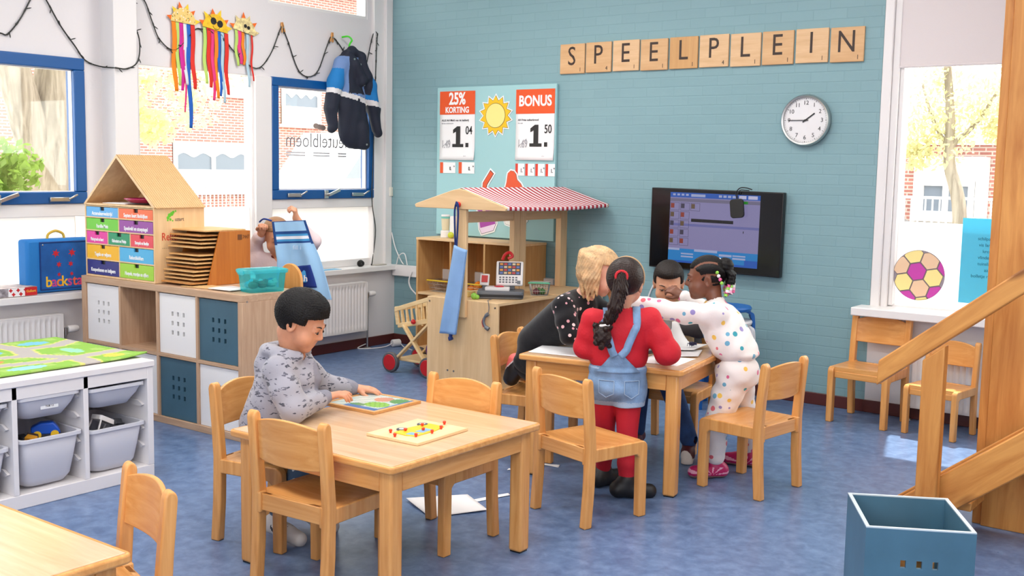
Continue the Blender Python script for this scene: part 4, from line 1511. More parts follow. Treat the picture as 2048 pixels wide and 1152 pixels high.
for x0, x1, z0, z1 in ((0.0, 0.13, 0.795, 0.825), (0.3, 0.56, 0.795, 0.83), (0.15, 0.29, 0.86, 0.88), (0.58, 0.72, 0.84, 0.87), (0.73, 0.87, 0.84, 0.86), (0.73, 0.87, 0.875, 0.9), (0.58, 0.72, 0.925, 0.95), (0.15, 0.29, 0.9, 0.92)):
    sq(D, 'pale', x0, x1, z0, z1, 0.0008)
CSC = {'lilac': ((148, 142, 190), 0.75), 'blue': ((32, 92, 190), 0.8), 'pale': ((176, 186, 226), 0.75), 'white': ((206, 204, 236), 0.8), 'grey': ((126, 120, 150), 0.7), 'green': ((40, 150, 40), 0.7), 'band': ((118, 120, 186), 0.7), 'black': ((14, 14, 24), 0.5), 'frame': ((74, 70, 96), 0.6), 'red': ((170, 70, 54), 0.6), 'brown': ((120, 96, 70), 0.6), 'cyan': ((36, 138, 214), 0.75)}
sp_ = MB()
smats = []
for key, mb in D.items():
    c, s_ = CSC[key]
    o_ = len(sp_.v)
    sp_.v += mb.v
    sp_.f += [tuple(i + o_ for i in f_) for f_ in mb.f]
    sp_.m += [len(smats)] * len(mb.f)
    smats.append(emit('screen_' + key, c, s_ * 0.72))
sp_.build('screen', smats, tv, smooth=False)
bx = thing('streaming_box', 'small black box hanging by its cable over the television', 'electronic box', (3.047, -0.083, 1.210))
bx.rotation_euler = (0, R(-6), 0)
MB().prism(rounded(0.092, 0.122, 0.022), 0.022, RX, (0, 0.008, 0)).build('case', mat('box_black', (30, 29, 27), 0.5), bx, bevel=0.004)
MB().tube(catmull([(0.0, 0, 0.06), (0.0, -0.004, 0.10), (0.03, -0.008, 0.128), (0.07, 0.0, 0.126), (0.10, 0.02, 0.112)], 6), 0.0035, 8).tube(catmull([(0.01, 0, 0.06), (0.008, -0.004, 0.09), (0.03, -0.004, 0.115), (0.06, 0.004, 0.112), (0.08, 0.02, 0.108)], 6), 0.003, 8).build('cable', BLACK, bx)
cb = MB().tube(catmull([(2.465, -0.006, 0.80), (2.44, -0.006, 0.72), (2.38, -0.006, 0.59), (2.37, -0.006, 0.5)], 5), 0.006, 8)
tag(cb.build('wall_cable', FRAMEW), 'white cable running down the teal wall under the television', 'cable')

# notice board with shop signs
nb = MB().bb((0.468, -0.030, 0.915), (1.588, -0.002, 2.047))
tag(nb.build('notice_board', mat('board_teal', (158, 202, 206), 0.7, bump=0.1, bscale=150), None, bevel=0.004), 'pale teal notice board behind the market stall', 'notice board')
ORANGE = mat('sign_orange', (226, 84, 30), 0.6)
GREYP = mat('print_pale', (160, 160, 166), 0.6)
PRED = mat('card_red', (214, 60, 40), 0.6)
def poster(label, x0, x1, z0, z1, zr, head, small, small2, big, sup, old):
    cx = (x0 + x1) / 2
    t = thing('price_poster', label, 'poster', (cx, -0.031, z0))
    w, h = x1 - x0, z1 - z0
    def sheet(u, v):
        z = h * v
        return ((u - 0.5) * w, -0.002 - 0.012 * max(0, (0.25 - v) / 0.25) ** 2 * (0.4 + 0.6 * u), z)
    MB().grid(sheet, 8, 16).build('sheet', PAPER, t, solid=0.001)
    MB().bb((-w / 2, -0.0045, zr - z0), (w / 2, -0.0025, h)).build('header', ORANGE, t, smooth=False)
    for s, z, size, sx in head:
        text('headline', s, size, PAPER, t, (0, -0.0052, z - z0), bold=size * 0.03, sx=sx)
    text('small_print', small, 0.021, mat('print_dark', (70, 70, 74), 0.6), t, (-w / 2 + 0.02, -0.004, zr - z0 - 0.045), align='LEFT', bold=0.0003)
    text('small_print', small2, 0.013, GREYP, t, (-w / 2 + 0.02, -0.004, zr - z0 - 0.068), align='LEFT')
    one = MB().prism([(-0.021, 0), (0.021, 0), (0.021, 0.158), (-0.010, 0.158), (-0.050, 0.132), (-0.050, 0.104), (-0.021, 0.118)], 0.001, RX, (0.012, -0.0045, 0.098))
    one.prism([(-0.056, 0), (0.052, 0), (0.052, 0.024), (-0.056, 0.024)], 0.001, RX, (0.012, -0.0047, 0.098))
    one.prism([(0.074, 0), (0.102, 0), (0.102, 0.032), (0.074, 0.032)], 0.001, RX, (0.012, -0.0045, 0.098))
    one.build('price', INK, t, smooth=False)
    text('price_cents', sup, 0.088, INK, t, (0.118, -0.0048, 0.222), sx=0.76, bold=0.001)
    text('old_price', old, 0.085, GREYP, t, (-0.108, -0.0064, 0.117), sx=0.62)
    MB().beam((-0.145, -0.0068, 0.10), (-0.07, -0.0068, 0.155), 0.003, 0.0008, (0, 1, 0)).build('strike', GREYP, t)
    text('small_print', 'ah.nl', 0.013, GREYP, t, (0.08, -0.0085, 0.03))
    for sx in (-1, 1):
        MB().cyl((sx * (w / 2 - 0.015), -0.003, h - 0.014), (sx * (w / 2 - 0.015), -0.009, h - 0.014), 0.006, 10).build('pin', ORANGE, t)
poster('price poster headed 25% KORTING on the notice board', 0.500, 0.847, 1.494, 2.016, 1.840, [('25%', 1.955, 0.125, 0.78), ('KORTING', 1.872, 0.062, 0.85)], 'ALLE AH Mini\'s van de bakkerij', 'Bij deze winkelwaarde', '1.', '04', '1.49')
poster('price poster headed BONUS on the notice board', 1.233, 1.578, 1.500, 2.012, 1.836, [('BONUS', 1.925, 0.105, 0.84)], 'AH Fries suikerbrood', 'Per stuk', '1.', '50', '1.69')
def card(label, x0, x1, z0, z1, c, s, grp):
    t = thing('price_card', label, 'price card', ((x0 + x1) / 2, -0.0315, z0), 0, grp)
    w, h = x1 - x0, z1 - z0
    MB().bb((-w / 2, -0.002, 0), (w / 2, -0.0006, h)).build('card', PAPER, t, smooth=False)
    MB().bb((-w / 2, -0.0032, 0), (-w / 2 + 0.3 * w * (0.66 if c is ORANGE else 0.9), -0.002, h)).build('strip', c, t, smooth=False)
    text('price', s, h * 0.44, INK, t, (w * 0.18, -0.0028, h * 0.42), sx=0.7, bold=0.0012)
    text('small_print', '99', h * 0.2, INK, t, (w * 0.42, -0.0028, h * 0.62), sx=0.7)
g1 = 'orange-striped price cards'
g2 = 'red-striped price cards'
card('left price card with an orange strip below the KORTING poster', 0.507, 0.660, 1.392, 1.475, ORANGE, '0.', g1)
card('right price card with an orange strip below the KORTING poster', 0.694, 0.848, 1.392, 1.478, ORANGE, '0.', g1)
for i, nm in enumerate(('first', 'second', 'third', 'fourth')):
    card('%s of the four red-striped price cards below the BONUS poster, counted from the left' % nm, 1.237 + 0.0905 * i, 1.318 + 0.0905 * i, 1.386, 1.474, PRED, '1.', g2)

def cutout(name, label, cat, outline, x, z, layers, white=0.010):
    """card cut-out: white backing, then coloured layers with dark lines"""
    t = thing(name, label, cat, (x, -0.031, z))
    MB().prism(outline, 0.004, RX, (0, 0, 0)).build('backing', PAPER, t, smooth=False)
    for i, (nm, poly, m) in enumerate(layers):
        MB().prism(poly, 0.001, RX, (0, -0.004 - 0.0008 * i, 0)).build(nm, m, t, smooth=False)
    return t
def star(n, r0, r1, ph=0.0):
    return [((r1 if i % 2 == 0 else r0) * math.sin(PI * i / n + ph), (r1 if i % 2 == 0 else r0) * math.cos(PI * i / n + ph)) for i in range(2 * n)]
def disc(r, n=40, sx=1.0):
    return [(r * sx * math.cos(2 * PI * i / n), r * math.sin(2 * PI * i / n)) for i in range(n)]
YEL = mat('card_yellow', (236, 190, 24), 0.6)
PALEY = mat('card_pale_yellow', (246, 226, 138), 0.6)
cutout('paper_sun', 'yellow cardboard sun pinned between the two price posters', 'decoration', star(14, 0.124, 0.163), 1.045, 1.827, [('outline', star(14, 0.113, 0.150), INK), ('rays', star(14, 0.110, 0.146), YEL), ('ring', disc(0.092), INK), ('face', disc(0.089), PALEY)])
def offs(P, d):
    cx = sum(p[0] for p in P) / len(P)
    cy = sum(p[1] for p in P) / len(P)
    out = []
    n = len(P)
    area = sum(P[i][0] * P[(i + 1) % n][1] - P[(i + 1) % n][0] * P[i][1] for i in range(n))
    sg = 1 if area > 0 else -1
    for i in range(n):
        a, b, c = Vector(P[i - 1]), Vector(P[i]), Vector(P[(i + 1) % n])
        n1 = Vector(((b - a).y, -(b - a).x)).normalized()
        n2 = Vector(((c - b).y, -(c - b).x)).normalized()
        m = (n1 + n2)
        m = m.normalized() if m.length > 1e-3 else n1
        q = b + m * d * sg * min(1.6, 1 / max(0.5, m.dot(n1)))
        out.append((q.x, q.y))
    return out
# bottle with a red teat
teat = [(-0.075, -0.03), (-0.07, 0.03), (-0.055, 0.08), (-0.05, 0.12), (-0.045, 0.145), (-0.02, 0.165), (0.01, 0.16), (0.03, 0.14), (0.04, 0.10), (0.075, 0.07), (0.10, 0.03), (0.115, -0.02)]
btl = teat + [(0.13, -0.20), (0.06, -0.26), (-0.06, -0.23), (-0.095, -0.14)]
cutout('paper_bottle', 'cardboard baby bottle with an orange teat above the striped stall roof', 'decoration', offs(btl, 0.012), 1.215, 1.255, [('outline', offs(btl, 0.002), INK), ('body', btl, mat('card_white', (238, 236, 232), 0.6)), ('teat', teat, mat('card_red_orange', (222, 86, 46), 0.6)), ('collar', [(-0.078, -0.035), (0.018, -0.035), (0.115, 0.018), (0.117, -0.02), (0.12, -0.07), (-0.09, -0.10)], mat('card_yellow_b', (240, 190, 20), 0.6))])
gl = [(-0.10, 0.16), (0.055, 0.16), (0.10, -0.07), (0.075, -0.125), (-0.035, -0.155), (-0.055, -0.12)]
cutout('paper_glass', 'cardboard purple drink glass with a red straw under the stall beam', 'decoration', offs(gl + [], 0.014), 0.965, 1.095, [('outline', offs(gl, 0.003), INK), ('glass', gl, mat('card_lilac', (232, 214, 236), 0.6)), ('drink', [(-0.095, 0.13), (0.06, 0.13), (0.094, -0.075), (-0.047, -0.112)], mat('card_purple', (164, 72, 160), 0.6)), ('bubble', [(x - 0.015, z + 0.03) for x, z in disc(0.018, 16)], mat('card_cream', (246, 214, 170), 0.6))])
stw = [(-0.06, -0.12), (-0.05, 0.02), (0.02, 0.115), (0.05, 0.09), (-0.012, 0.005), (-0.025, -0.12)]
cutout('paper_straw', 'bent red cardboard straw poking up behind the stall roof', 'decoration', offs(stw, 0.012), 0.985, 1.305, [('outline', offs(stw, 0.002), INK), ('straw', offs(stw, -0.002), mat('card_red_orange', (222, 86, 46), 0.6))])
sk = MB().bb((-0.158, -0.03, 1.195), (-0.10 + 0.08, -0.001, 1.268)).bb((-0.12, -0.036, 1.20), (-0.03, -0.03, 1.263))
tag(sk.build('junction_box', mat('ivory_plastic', (232, 228, 214), 0.4), None, bevel=0.004), 'ivory junction box in the corner beside the blue window', 'junction box')

# ------------------------------------------------------------------ things at the right window
bal = thing('paper_football', 'pink, cream and peach paper football stuck on the right window', 'decoration', (4.165, 0.055, 0.853))
RB = 0.150
MB().prism(disc(RB, 64), 0.003, RX).build('backing', mat('card_grey_edge', (150, 140, 150), 0.6), bal, smooth=False)
PINK, PEACH, CREAM = mat('card_magenta', (198, 66, 168), 0.6), mat('card_peach', (236, 200, 164), 0.6), mat('card_cream_y', (248, 228, 150), 0.6)
HX = 0.082
cells = []
for q in range(-3, 4):
    for r in range(-3, 4):
        x = HX * (1.5 * q) * 0.72
        y = HX * (math.sqrt(3) * (r + q / 2)) * 0.72
        cells.append((x, y, (q - r) % 3))
def clip_disc(poly, r):
    P = []
    n = len(poly)
    for i in range(n):
        a, b = Vector(poly[i]), Vector(poly[(i + 1) % n])
        for t in range(8):
            p = a.lerp(b, t / 8)
            if p.length > r:
                p = p * (r / p.length)
            P.append((p.x, p.y))
    return P
acc = {}
for (x, y, k) in cells:
    ca, sa = math.cos(R(12)), math.sin(R(12))
    cx, cy = x * ca - y * sa - 0.012, x * sa + y * ca + 0.022
    if math.hypot(cx, cy) > RB + 0.035:
        continue
    hexa = [(cx + HX * 0.70 * math.cos(R(60 * i + 12)), cy + HX * 0.70 * math.sin(R(60 * i + 12))) for i in range(6)]
    pc = clip_disc(hexa, RB - 0.002)
    inr = [(cx + (px_ - cx) * 0.955, cy + (py_ - cy) * 0.955) for px_, py_ in pc]
    acc.setdefault(3, MB()).prism(pc, 0.0006, RX, (0, -0.0032, 0))
    acc.setdefault(k, MB()).prism(inr, 0.0008, RX, (0, -0.0036, 0))
ballp = MB()
for k in (3, 0, 1, 2):
    o_ = len(ballp.v)
    ballp.v += acc[k].v
    ballp.f += [tuple(i + o_ for i in f_) for f_ in acc[k].f]
    ballp.m += [k] * len(acc[k].f)
ballp.build('print', [PINK, PEACH, CREAM, mat('card_line', (92, 74, 70), 0.6)], bal, smooth=False)
bp = thing('blue_sheet', 'turquoise sheet with handwriting taped to the right window', 'paper', (4.50, 0.062, 0.957))
MB().bb((-0.105, -0.001, -0.246), (0.12, 0.001, 0.246)).build('sheet', leafmat('sheet_turquoise', (116, 206, 226)), bp, smooth=False)
for i, s in enumerate(('schilpad', 'vis lange', 'kroon', 'vlinder', 'tuinslang', 'aap', 'bolletje rood')):
    text('handwriting', s, 0.026, mat('pen_teal', (30, 110, 130), 0.6), bp, (0.025 + 0.01 * (i % 3), -0.0018, 0.13 - 0.036 * i), bold=0.0)

# ------------------------------------------------------------------ radiators
RADW = mat('radiator_white', (228, 224, 222), 0.4)
def radiator(label, y0, y1, z0, z1, x=0.09, right_valve=True):
    t = thing('radiator', label, 'radiator', (0, y0, 0))
    L = y1 - y0
    h = z1 - z0
    def fr(u, v):
        yy = u * L
        e = max(0, 1 - abs(v - 0.5) * 2.25)
        rp = 0.5 - 0.5 * math.cos(2 * PI * yy / 0.0333)
        return (x - 0.010 * min(1, rp * 1.6) * min(1, e * 8) if 0.02 < u < 0.98 else x, yy, z0 + h * v)
    MB().grid(fr, int(L / 0.0042), 24).build('front_panel', RADW, t)
    MB().bb((x - 0.06, 0, z0), (x - 0.012, L, z1)).bb((x - 0.07, 0, z1 - 0.004), (x + 0.001, L, z1 + 0.003)).bb((x - 0.06, -0.003, z0), (x + 0.001, 0.002, z1)).bb((x - 0.06, L - 0.002, z0), (x + 0.001, L + 0.003, z1)).build('casing', RADW, t, bevel=0.003)
    v = MB().cyl((x - 0.03, L, z1 - 0.10), (x - 0.03, L + 0.035, z1 - 0.10), 0.012, 12).cyl((x - 0.03, L + 0.03, z1 - 0.09), (x - 0.03, L + 0.03, z1 - 0.13), 0.014, 12)
    v.build('valve', CHROME, t)
    MB().lathe([(0.018, 0), (0.022, 0.006), (0.022, 0.05), (0.017, 0.066), (0.0001, 0.07)], (x - 0.03, L + 0.045, z1 - 0.10), 16, Matrix.Rotation(R(-90), 3, 'X')).build('thermostat_knob', WHITE, t)
    MB().tube([(x - 0.03, L + 0.03, z1 - 0.12), (x - 0.03, L + 0.03, 0.012)], 0.0075, 10).lathe([(0.03, 0), (0.028, 0.008), (0.009, 0.014)], (x - 0.03, L + 0.03, 0.0), 16).build('pipe', CHROME, t)
radiator('white ribbed radiator under the sill by the corner', -1.62, -0.404, 0.150, 0.532)
radiator('white ribbed radiator at the far left, behind the play table', -4.4, -2.985, 0.150, 0.530)
rr_ = thing('radiator', 'white radiator under the right window, behind the small sunlit chair', 'radiator', (4.20, 0, 0))
MB().grid(lambda u, v: (u * 0.9, -0.085 + (0.01 * min(1, (0.5 - 0.5 * math.cos(2 * PI * u * 27)) * 1.6) if 0.06 < v < 0.94 else 0), 0.08 + 0.39 * v), 216, 20).build('front_panel', RADW, rr_)
MB().bb((0, -0.072, 0.08), (0.9, -0.02, 0.47)).bb((0, -0.087, 0.467), (0.9, -0.02, 0.474)).build('casing', RADW, rr_, bevel=0.003)
MB().cyl((-0.02, -0.05, 0.012), (-0.02, -0.05, 0.16), 0.007, 10).lathe([(0.024, 0), (0.02, 0.01), (0.008, 0.012)], (-0.02, -0.05, 0), 14).cyl((-0.02, -0.05, 0.15), (0.02, -0.05, 0.15), 0.009, 10).build('pipe', CHROME, rr_)

# ------------------------------------------------------------------ things hung on the window wall
PEGW = beech('Z')
for i, (y, z, a, wh) in enumerate(((-1.125, 2.42, 12, 'left of the coat, over the blue window'), (-0.636, 2.40, -6, 'just left of the coat hanger'), (-0.159, 2.465, 4, 'in the corner beside the teal wall'))):
    t = thing('clothes_peg', 'small wooden clothes peg holding the light string, %s' % wh, 'clothes peg', (-0.068, y, z), 0, 'clothes pegs')
    t.rotation_euler = (R(a), 0, 0)
    for s in (-1, 1):
        MB().beam((0.004, s * 0.012, -0.038), (0.004, s * 0.004, 0.034), 0.012, 0.008, (0, 1, 0)).build('jaw', PEGW, t, bevel=0.002)
    MB().cyl((-0.004, 0, -0.004), (0.014, 0, -0.004), 0.006, 10).build('spring', CHROME, t)
SP = [[(-0.07, -3.35, 2.16), (-0.07, -3.232, 2.156), (-0.07, -3.187, 2.155), (-0.07, -3.109, 2.248), (-0.07, -3.04, 2.37), (-0.07, -2.99, 2.44), (-0.07, -2.938, 2.369), (-0.07, -2.859, 2.242), (-0.07, -2.765, 2.128), (-0.07, -2.70, 2.05), (-0.06, -2.61, 2.02), (0.068, -2.577, 2.007), (0.068, -2.50, 2.01), (0.068, -2.424, 2.062), (0.066, -2.41, 2.2), (-0.05, -2.39, 2.36), (-0.07, -2.33, 2.49), (-0.07, -2.268, 2.455), (-0.07, -2.214, 2.329), (-0.07, -2.16, 2.225), (-0.07, -2.046, 2.172), (-0.07, -1.905, 2.302), (-0.07, -1.844, 2.33), (-0.07, -1.679, 2.31), (-0.07, -1.552, 2.2), (-0.07, -1.368, 2.107), (-0.07, -1.239, 2.212), (-0.066, -1.145, 2.404), (-0.066, -1.125, 2.418), (-0.07, -1.074, 2.334), (-0.07, -0.955, 2.111), (-0.07, -0.795, 2.116), (-0.07, -0.678, 2.337), (-0.066, -0.636, 2.4), (-0.07, -0.532, 2.33), (-0.07, -0.43, 2.2), (-0.07, -0.32, 2.17), (-0.07, -0.276, 2.183), (-0.066, -0.193, 2.461), (-0.05, -0.160, 2.468), (-0.046, -0.173, 2.346), (-0.046, -0.202, 1.562), (-0.046, -0.217, 1.166), (-0.046, -0.175, 0.926), (-0.06, -0.197, 0.67), (-0.02, -0.25, 0.655)]]
WIRE = mat('cable_dark_green', (44, 46, 42), 0.5)
fs = thing('light_string', 'dark string of tiny lights looped along the window wall', 'string lights', (0, 0, 0))
path = catmull(SP[0], 6)
MB().tube(path, 0.0042, 6).build('cable', WIRE, fs)
rnd = random.Random(4)
tw = MB()
acc_d = 0
for a, b in zip(path[:-1], path[1:]):
    acc_d += (b - a).length
    if acc_d > 0.085 and a.z > 1.95:
        acc_d = 0
        dirv = Vector((0.25, rnd.uniform(-0.6, 0.9), rnd.uniform(-0.9, 0.5))).normalized()
        tw.tube([a, a + dirv * 0.024, a + dirv * 0.034], [0.003, 0.0036, 0.001], 6)
        tw.tube([a, a - (b - a).normalized() * 0.02], 0.0052, 6)
tag(tw.build('bulbs', WIRE, fs), kind='stuff')

# paper suns with crepe streamers
def craft_sun(label, y, z, r, face_c, ray_c, ray_c2, tilt, streamers, glasses, seed):
    rn = random.Random(seed)
    t = thing('paper_sun', label, 'decoration', (-0.066, y, z), 0, 'paper suns with streamers')
    t.rotation_euler = (R(tilt), 0, 0)
    MX = Matrix(((0, 0, 1), (1, 0, 0), (0, 1, 0)))
    half = [(r * math.cos(PI * i / 24), r * math.sin(PI * i / 24)) for i in range(25)]
    nr = 6
    rays = []
    for i in range(nr):
        a = PI * (i + 0.5) / nr + rn.uniform(-0.05, 0.05)
        w = PI / nr * 0.42
        tip = r * rn.uniform(1.32, 1.45)
        tri = [(r * 0.93 * math.cos(a - w), r * 0.93 * math.sin(a - w)), (tip * math.cos(a), tip * math.sin(a)), (r * 0.93 * math.cos(a + w), r * 0.93 * math.sin(a + w))]
        MB().prism(tri, 0.001, MX, (0.0015 * (i % 2), 0, 0)).build('ray', ray_c if i % 2 else ray_c2, t, smooth=False)
    MB().prism(half, 0.0015, MX, (0.003, 0, 0)).build('face', face_c, t, smooth=False)
    return_t = t
    if glasses:
        g = MB()
        for yy, zz in glasses[:2]:
            g.prism([(yy + x, zz + z_) for x, z_ in disc(glasses[2], 20)], 0.001, MX, (0.005, 0, 0))
        g.beam((0.0055, glasses[0][0], glasses[0][1]), (0.0055, glasses[1][0], glasses[1][1]), 0.001, 0.005)
        if glasses[2] > 0.015:
            g.beam((0.0055, glasses[0][0], glasses[0][1] + 0.005), (0.0055, glasses[0][0] - 0.045, glasses[0][1] + 0.035), 0.001, 0.003)
        g.build('sunglasses', INK, t, smooth=False)
        m = MB().tube([(0.005, glasses[0][0] * 0.5 + glasses[1][0] * 0.5 + 0.028 * math.cos(a), glasses[0][1] - 0.032 + 0.018 * math.sin(a)) for a in [PI + PI * i / 8 for i in range(9)]], 0.0018, 5)
        m.build('smile', INK, t)
    for (dy, L, w, c, ph) in streamers:
        ct, st_ = math.cos(R(-tilt)), math.sin(R(-tilt))
        def sfn(u, v):
            s = v * L
            yy = dy + (u - 0.5) * w * (1 - 0.25 * max(0, v - 0.8) / 0.2) + 0.010 * math.sin(v * 7 + ph) * v + 0.012 * ph * 0.2 * v
            zz = -s
            xx = -0.001 + 0.006 * v + 0.008 * math.sin(v * 9 + ph) * v
            return (xx, yy * ct - zz * st_ if False else yy + zz * math.tan(R(tilt)), zz)
        MB().grid(sfn, 4, 28).build('streamer', c, t, solid=0.0008)
    return t
CR = {'or': mat('crepe_orange', (240, 134, 24), 0.8), 'gr': mat('crepe_lime', (186, 216, 110), 0.8), 'mg': mat('crepe_magenta', (206, 40, 150), 0.8), 'wh': mat('crepe_pale', (220, 226, 230), 0.8), 'bl': mat('crepe_blue', (32, 96, 190), 0.8), 're': mat('crepe_red', (220, 48, 36), 0.8), 'lb': mat('crepe_sky', (176, 206, 220), 0.8), 'pk': mat('crepe_pink', (226, 60, 130), 0.8)}
SUNY = mat('sun_yellow', (244, 192, 44), 0.8, var=0.12, vscale=30)
SUNC = pattern('sun_scribble', (236, 206, 128), [(190, 120, 40), (60, 50, 40), (70, 110, 60), (240, 230, 220)], 60, 0.30, 0.8, 1.0, (1, 1, 1), 0.02, 0.0)
SUND = mat('sun_apricot', (240, 208, 150), 0.8, var=0.25, vscale=40)
RAYO, RAYY = mat('ray_orange', (236, 110, 30), 0.8), mat('ray_yellow', (250, 206, 50), 0.8)
craft_sun('paper sun with scribbled face and the longest streamers, leftmost of three', -1.982, 2.352, 0.098, SUNC, RAYO, RAYY, -3, [(-0.072, 0.45, 0.036, CR['or'], 0.3), (-0.045, 0.41, 0.026, CR['gr'], 1.0), (-0.018, 0.44, 0.03, CR['mg'], 2.2), (0.014, 0.40, 0.026, CR['wh'], 0.2), (0.040, 0.68, 0.034, CR['bl'], 1.4), (0.076, 0.42, 0.034, CR['re'], 0.6), (0.002, 0.58, 0.016, CR['pk'], 2.6)], None, 1)
craft_sun('paper sun wearing black sunglasses, middle of three', -1.725, 2.335, 0.105, SUNY, RAYO, RAYY, -8, [(-0.085, 0.37, 0.028, CR['gr'], 0.5), (-0.05, 0.39, 0.034, CR['re'], 1.1), (-0.02, 0.47, 0.028, CR['pk'], 2.0), (0.01, 0.45, 0.03, CR['or'], 0.4), (0.036, 0.43, 0.026, CR['bl'], 1.7), (0.064, 0.47, 0.026, CR['lb'], 0.9), (0.098, 0.41, 0.032, CR['re'], 0.1)], [(-0.022, 0.055), (0.034, 0.048), 0.024], 2)
craft_sun('paper sun with apricot face and shorter streamers, rightmost of three', -1.475, 2.345, 0.098, SUND, RAYO, SUND, -10, [(-0.068, 0.24, 0.026, CR['gr'], 0.5), (-0.04, 0.22, 0.032, CR['pk'], 1.1), (-0.01, 0.22, 0.026, CR['or'], 2.0), (0.03, 0.36, 0.024, CR['lb'], 0.9), (0.07, 0.31, 0.016, CR['re'], 0.1)], [(0.0, 0.045), (0.03, 0.04), 0.013], 3)

# coat on a green hanger
hg = thing('coat_hanger', 'bright green coat hanger hooked over the window wall', 'hanger', (0.015, -0.535, 2.30))
GRN = mat('hanger_green', (70, 214, 40), 0.35)
MB().tube(catmull([(0, 0, -0.03), (0, 0, 0.03), (0, 0.01, 0.06), (0, 0.03, 0.085), (-0.02, 0.012, 0.112), (-0.07, -0.006, 0.108)], 6), 0.007, 8).build('hook', GRN, hg)
MB().tube(catmull([(0.012, -0.14, -0.10), (0.012, -0.06, -0.045), (0.012, 0, -0.03), (0.012, 0.06, -0.05), (0.012, 0.14, -0.11)], 6), 0.008, 8).tube([(0.03, -0.02, -0.175), (0.03, 0.05, -0.195)], 0.009, 8).build('bar', GRN, hg)
MB().bb((-0.085, -0.575, 2.405), (-0.02, -0.50, 2.412)).build('nail', CHROME, hg, loc=(-0.015, 0.535, -2.30)) if False else None
ct = Sdf((-0.07, -0.86, 1.50), (0.14, -0.10, 2.36), 0.006)
cx_ = 0.03
ct.cap((cx_, -0.60, 2.20), (cx_, -0.47, 2.18), 0.045, 0.045, 0.03)
for i in range(7):
    f_ = i / 6
    ct.ell((cx_, -0.565 + 0.075 * f_, 2.18 - 0.52 * f_), (0.042 + 0.01 * f_, 0.125 + 0.03 * f_, 0.10), None, 0.05)
ct.chain([(cx_, -0.645, 2.20), (cx_ + 0.01, -0.705, 2.05), (cx_ + 0.005, -0.745, 1.86), (cx_ + 0.015, -0.735, 1.72)], [0.048, 0.058, 0.05, 0.036], 0.02)
ct.cap((cx_ + 0.015, -0.735, 1.735), (cx_ + 0.02, -0.755, 1.705), 0.034, 0.034, 0.004)
ct.chain([(cx_, -0.44, 2.21), (cx_ + 0.02, -0.36, 2.05), (cx_ + 0.015, -0.30, 1.88), (cx_ + 0.02, -0.27, 1.72)], [0.05, 0.06, 0.052, 0.036], 0.02)
ct.cap((cx_ + 0.02, -0.268, 1.73), (cx_ + 0.025, -0.255, 1.69), 0.034, 0.034, 0.004)
ct.chain([(cx_ + 0.03, -0.585, 2.27), (cx_ + 0.045, -0.53, 2.20), (cx_ + 0.05, -0.47, 2.08), (cx_ + 0.05, -0.41, 2.12), (cx_ + 0.02, -0.44, 2.26), (cx_, -0.52, 2.30), (cx_ + 0.0, -0.585, 2.27)], [0.034, 0.038, 0.04, 0.036, 0.034, 0.034, 0.034], 0.02)
ct.cap((cx_ + 0.03, -0.45, 1.72), (cx_ + 0.03, -0.42, 1.60), 0.055, 0.045, 0.03)
ct.ripple(lambda x, y, z: np.sin(z * 38 + y * 16) * 0.6 + np.sin(y * 70 - z * 12) * 0.5, 0.0035)
ct.clip((0, 0, 1.555), (0, 0.35, -1))
COATM = [mat('coat_navy', (24, 30, 48), 0.75, bump=0.3, bscale=60), mat('coat_slate', (110, 140, 190), 0.75, bump=0.3, bscale=60), mat('coat_blue', (20, 120, 190), 0.75, bump=0.3, bscale=60), mat('coat_band', (222, 220, 222), 0.35)]
def coat_m(x, y, z):
    zb = 1.955 - 0.09 * np.abs((y + 0.53) / 0.25) ** 1.0 * 0 - (y + 0.55) * 0.18
    k = np.where(z < zb, 0, 1)
    sl = (y < -0.655) | (y > -0.405)
    k = np.where((z >= zb) & sl & (z < 2.16), 2, k)
    k = np.where(np.abs(z - zb) < 0.019, 3, k)
    seam = -0.53 + (2.2 - z) * 0.13
    col = (z > 1.98) & (y > -0.60 + 0.0) & (y < -0.375) & (x > 0.062 - 0.0)
    k = np.where(col | (z > 2.255), 0, k)
    k = np.where((np.abs(y - seam) < 0.012) & (x > 0) & (z < zb), 0, k)
    return k
co = ct.mesh('coat_shell', COATM, None, coat_m, 1)
cr_ = thing('child_coat', 'child\'s coat in navy and two blues with a white reflective band, on the green hanger', 'coat', (0, 0, 0))
co.parent = cr_
zp = MB()
for i in range(12):
    pass
sn = MB()
for y, z in ((-0.565, 2.235), (-0.46, 2.05), (-0.402, 2.135), (-0.50, 2.20), (-0.43, 1.60)):
    sn.cyl((0.085, y, z), (0.105, y, z), 0.008, 10)
sn.build('snap_buttons', CHROME, cr_)
# ------------------------------------------------------------------ toy house cabinet on the cube shelf
PLY = birch('X')
PLYZ = birch('Z')
hs = thing('toy_house_cabinet', 'wooden toy house cabinet with a corrugated roof and eleven coloured drawers on the cube shelf', 'cabinet', (0.258, -2.932, 0.772))
HW, HD = 0.665, 0.335
HE, HR = 0.425, 0.705
def yb(mb, x0, x1, y0, y1, z0, z1, mi=0):
    return mb.bb((x0, y0, z0), (x1, y1, z1), mi)
m = MB()
yb(m, 0, 0.01, 0, HD, 0, HE)
yb(m, HW - 0.01, HW, 0, HD, 0, HE)
yb(m, 0.01, HW - 0.01, HD - 0.008, HD, 0, HE)
yb(m, 0.01, HW - 0.01, 0, HD - 0.008, 0, 0.01)
yb(m, 0.01, HW - 0.01, 0, HD - 0.008, HE - 0.014, HE)
m.build('carcass', PLYZ, hs, smooth=False)
rows = [(0.348, 0.408, 2), (0.272, 0.342, 2), (0.194, 0.266, 3), (0.104, 0.188, 2), (0.012, 0.098, 2)]
m = MB()
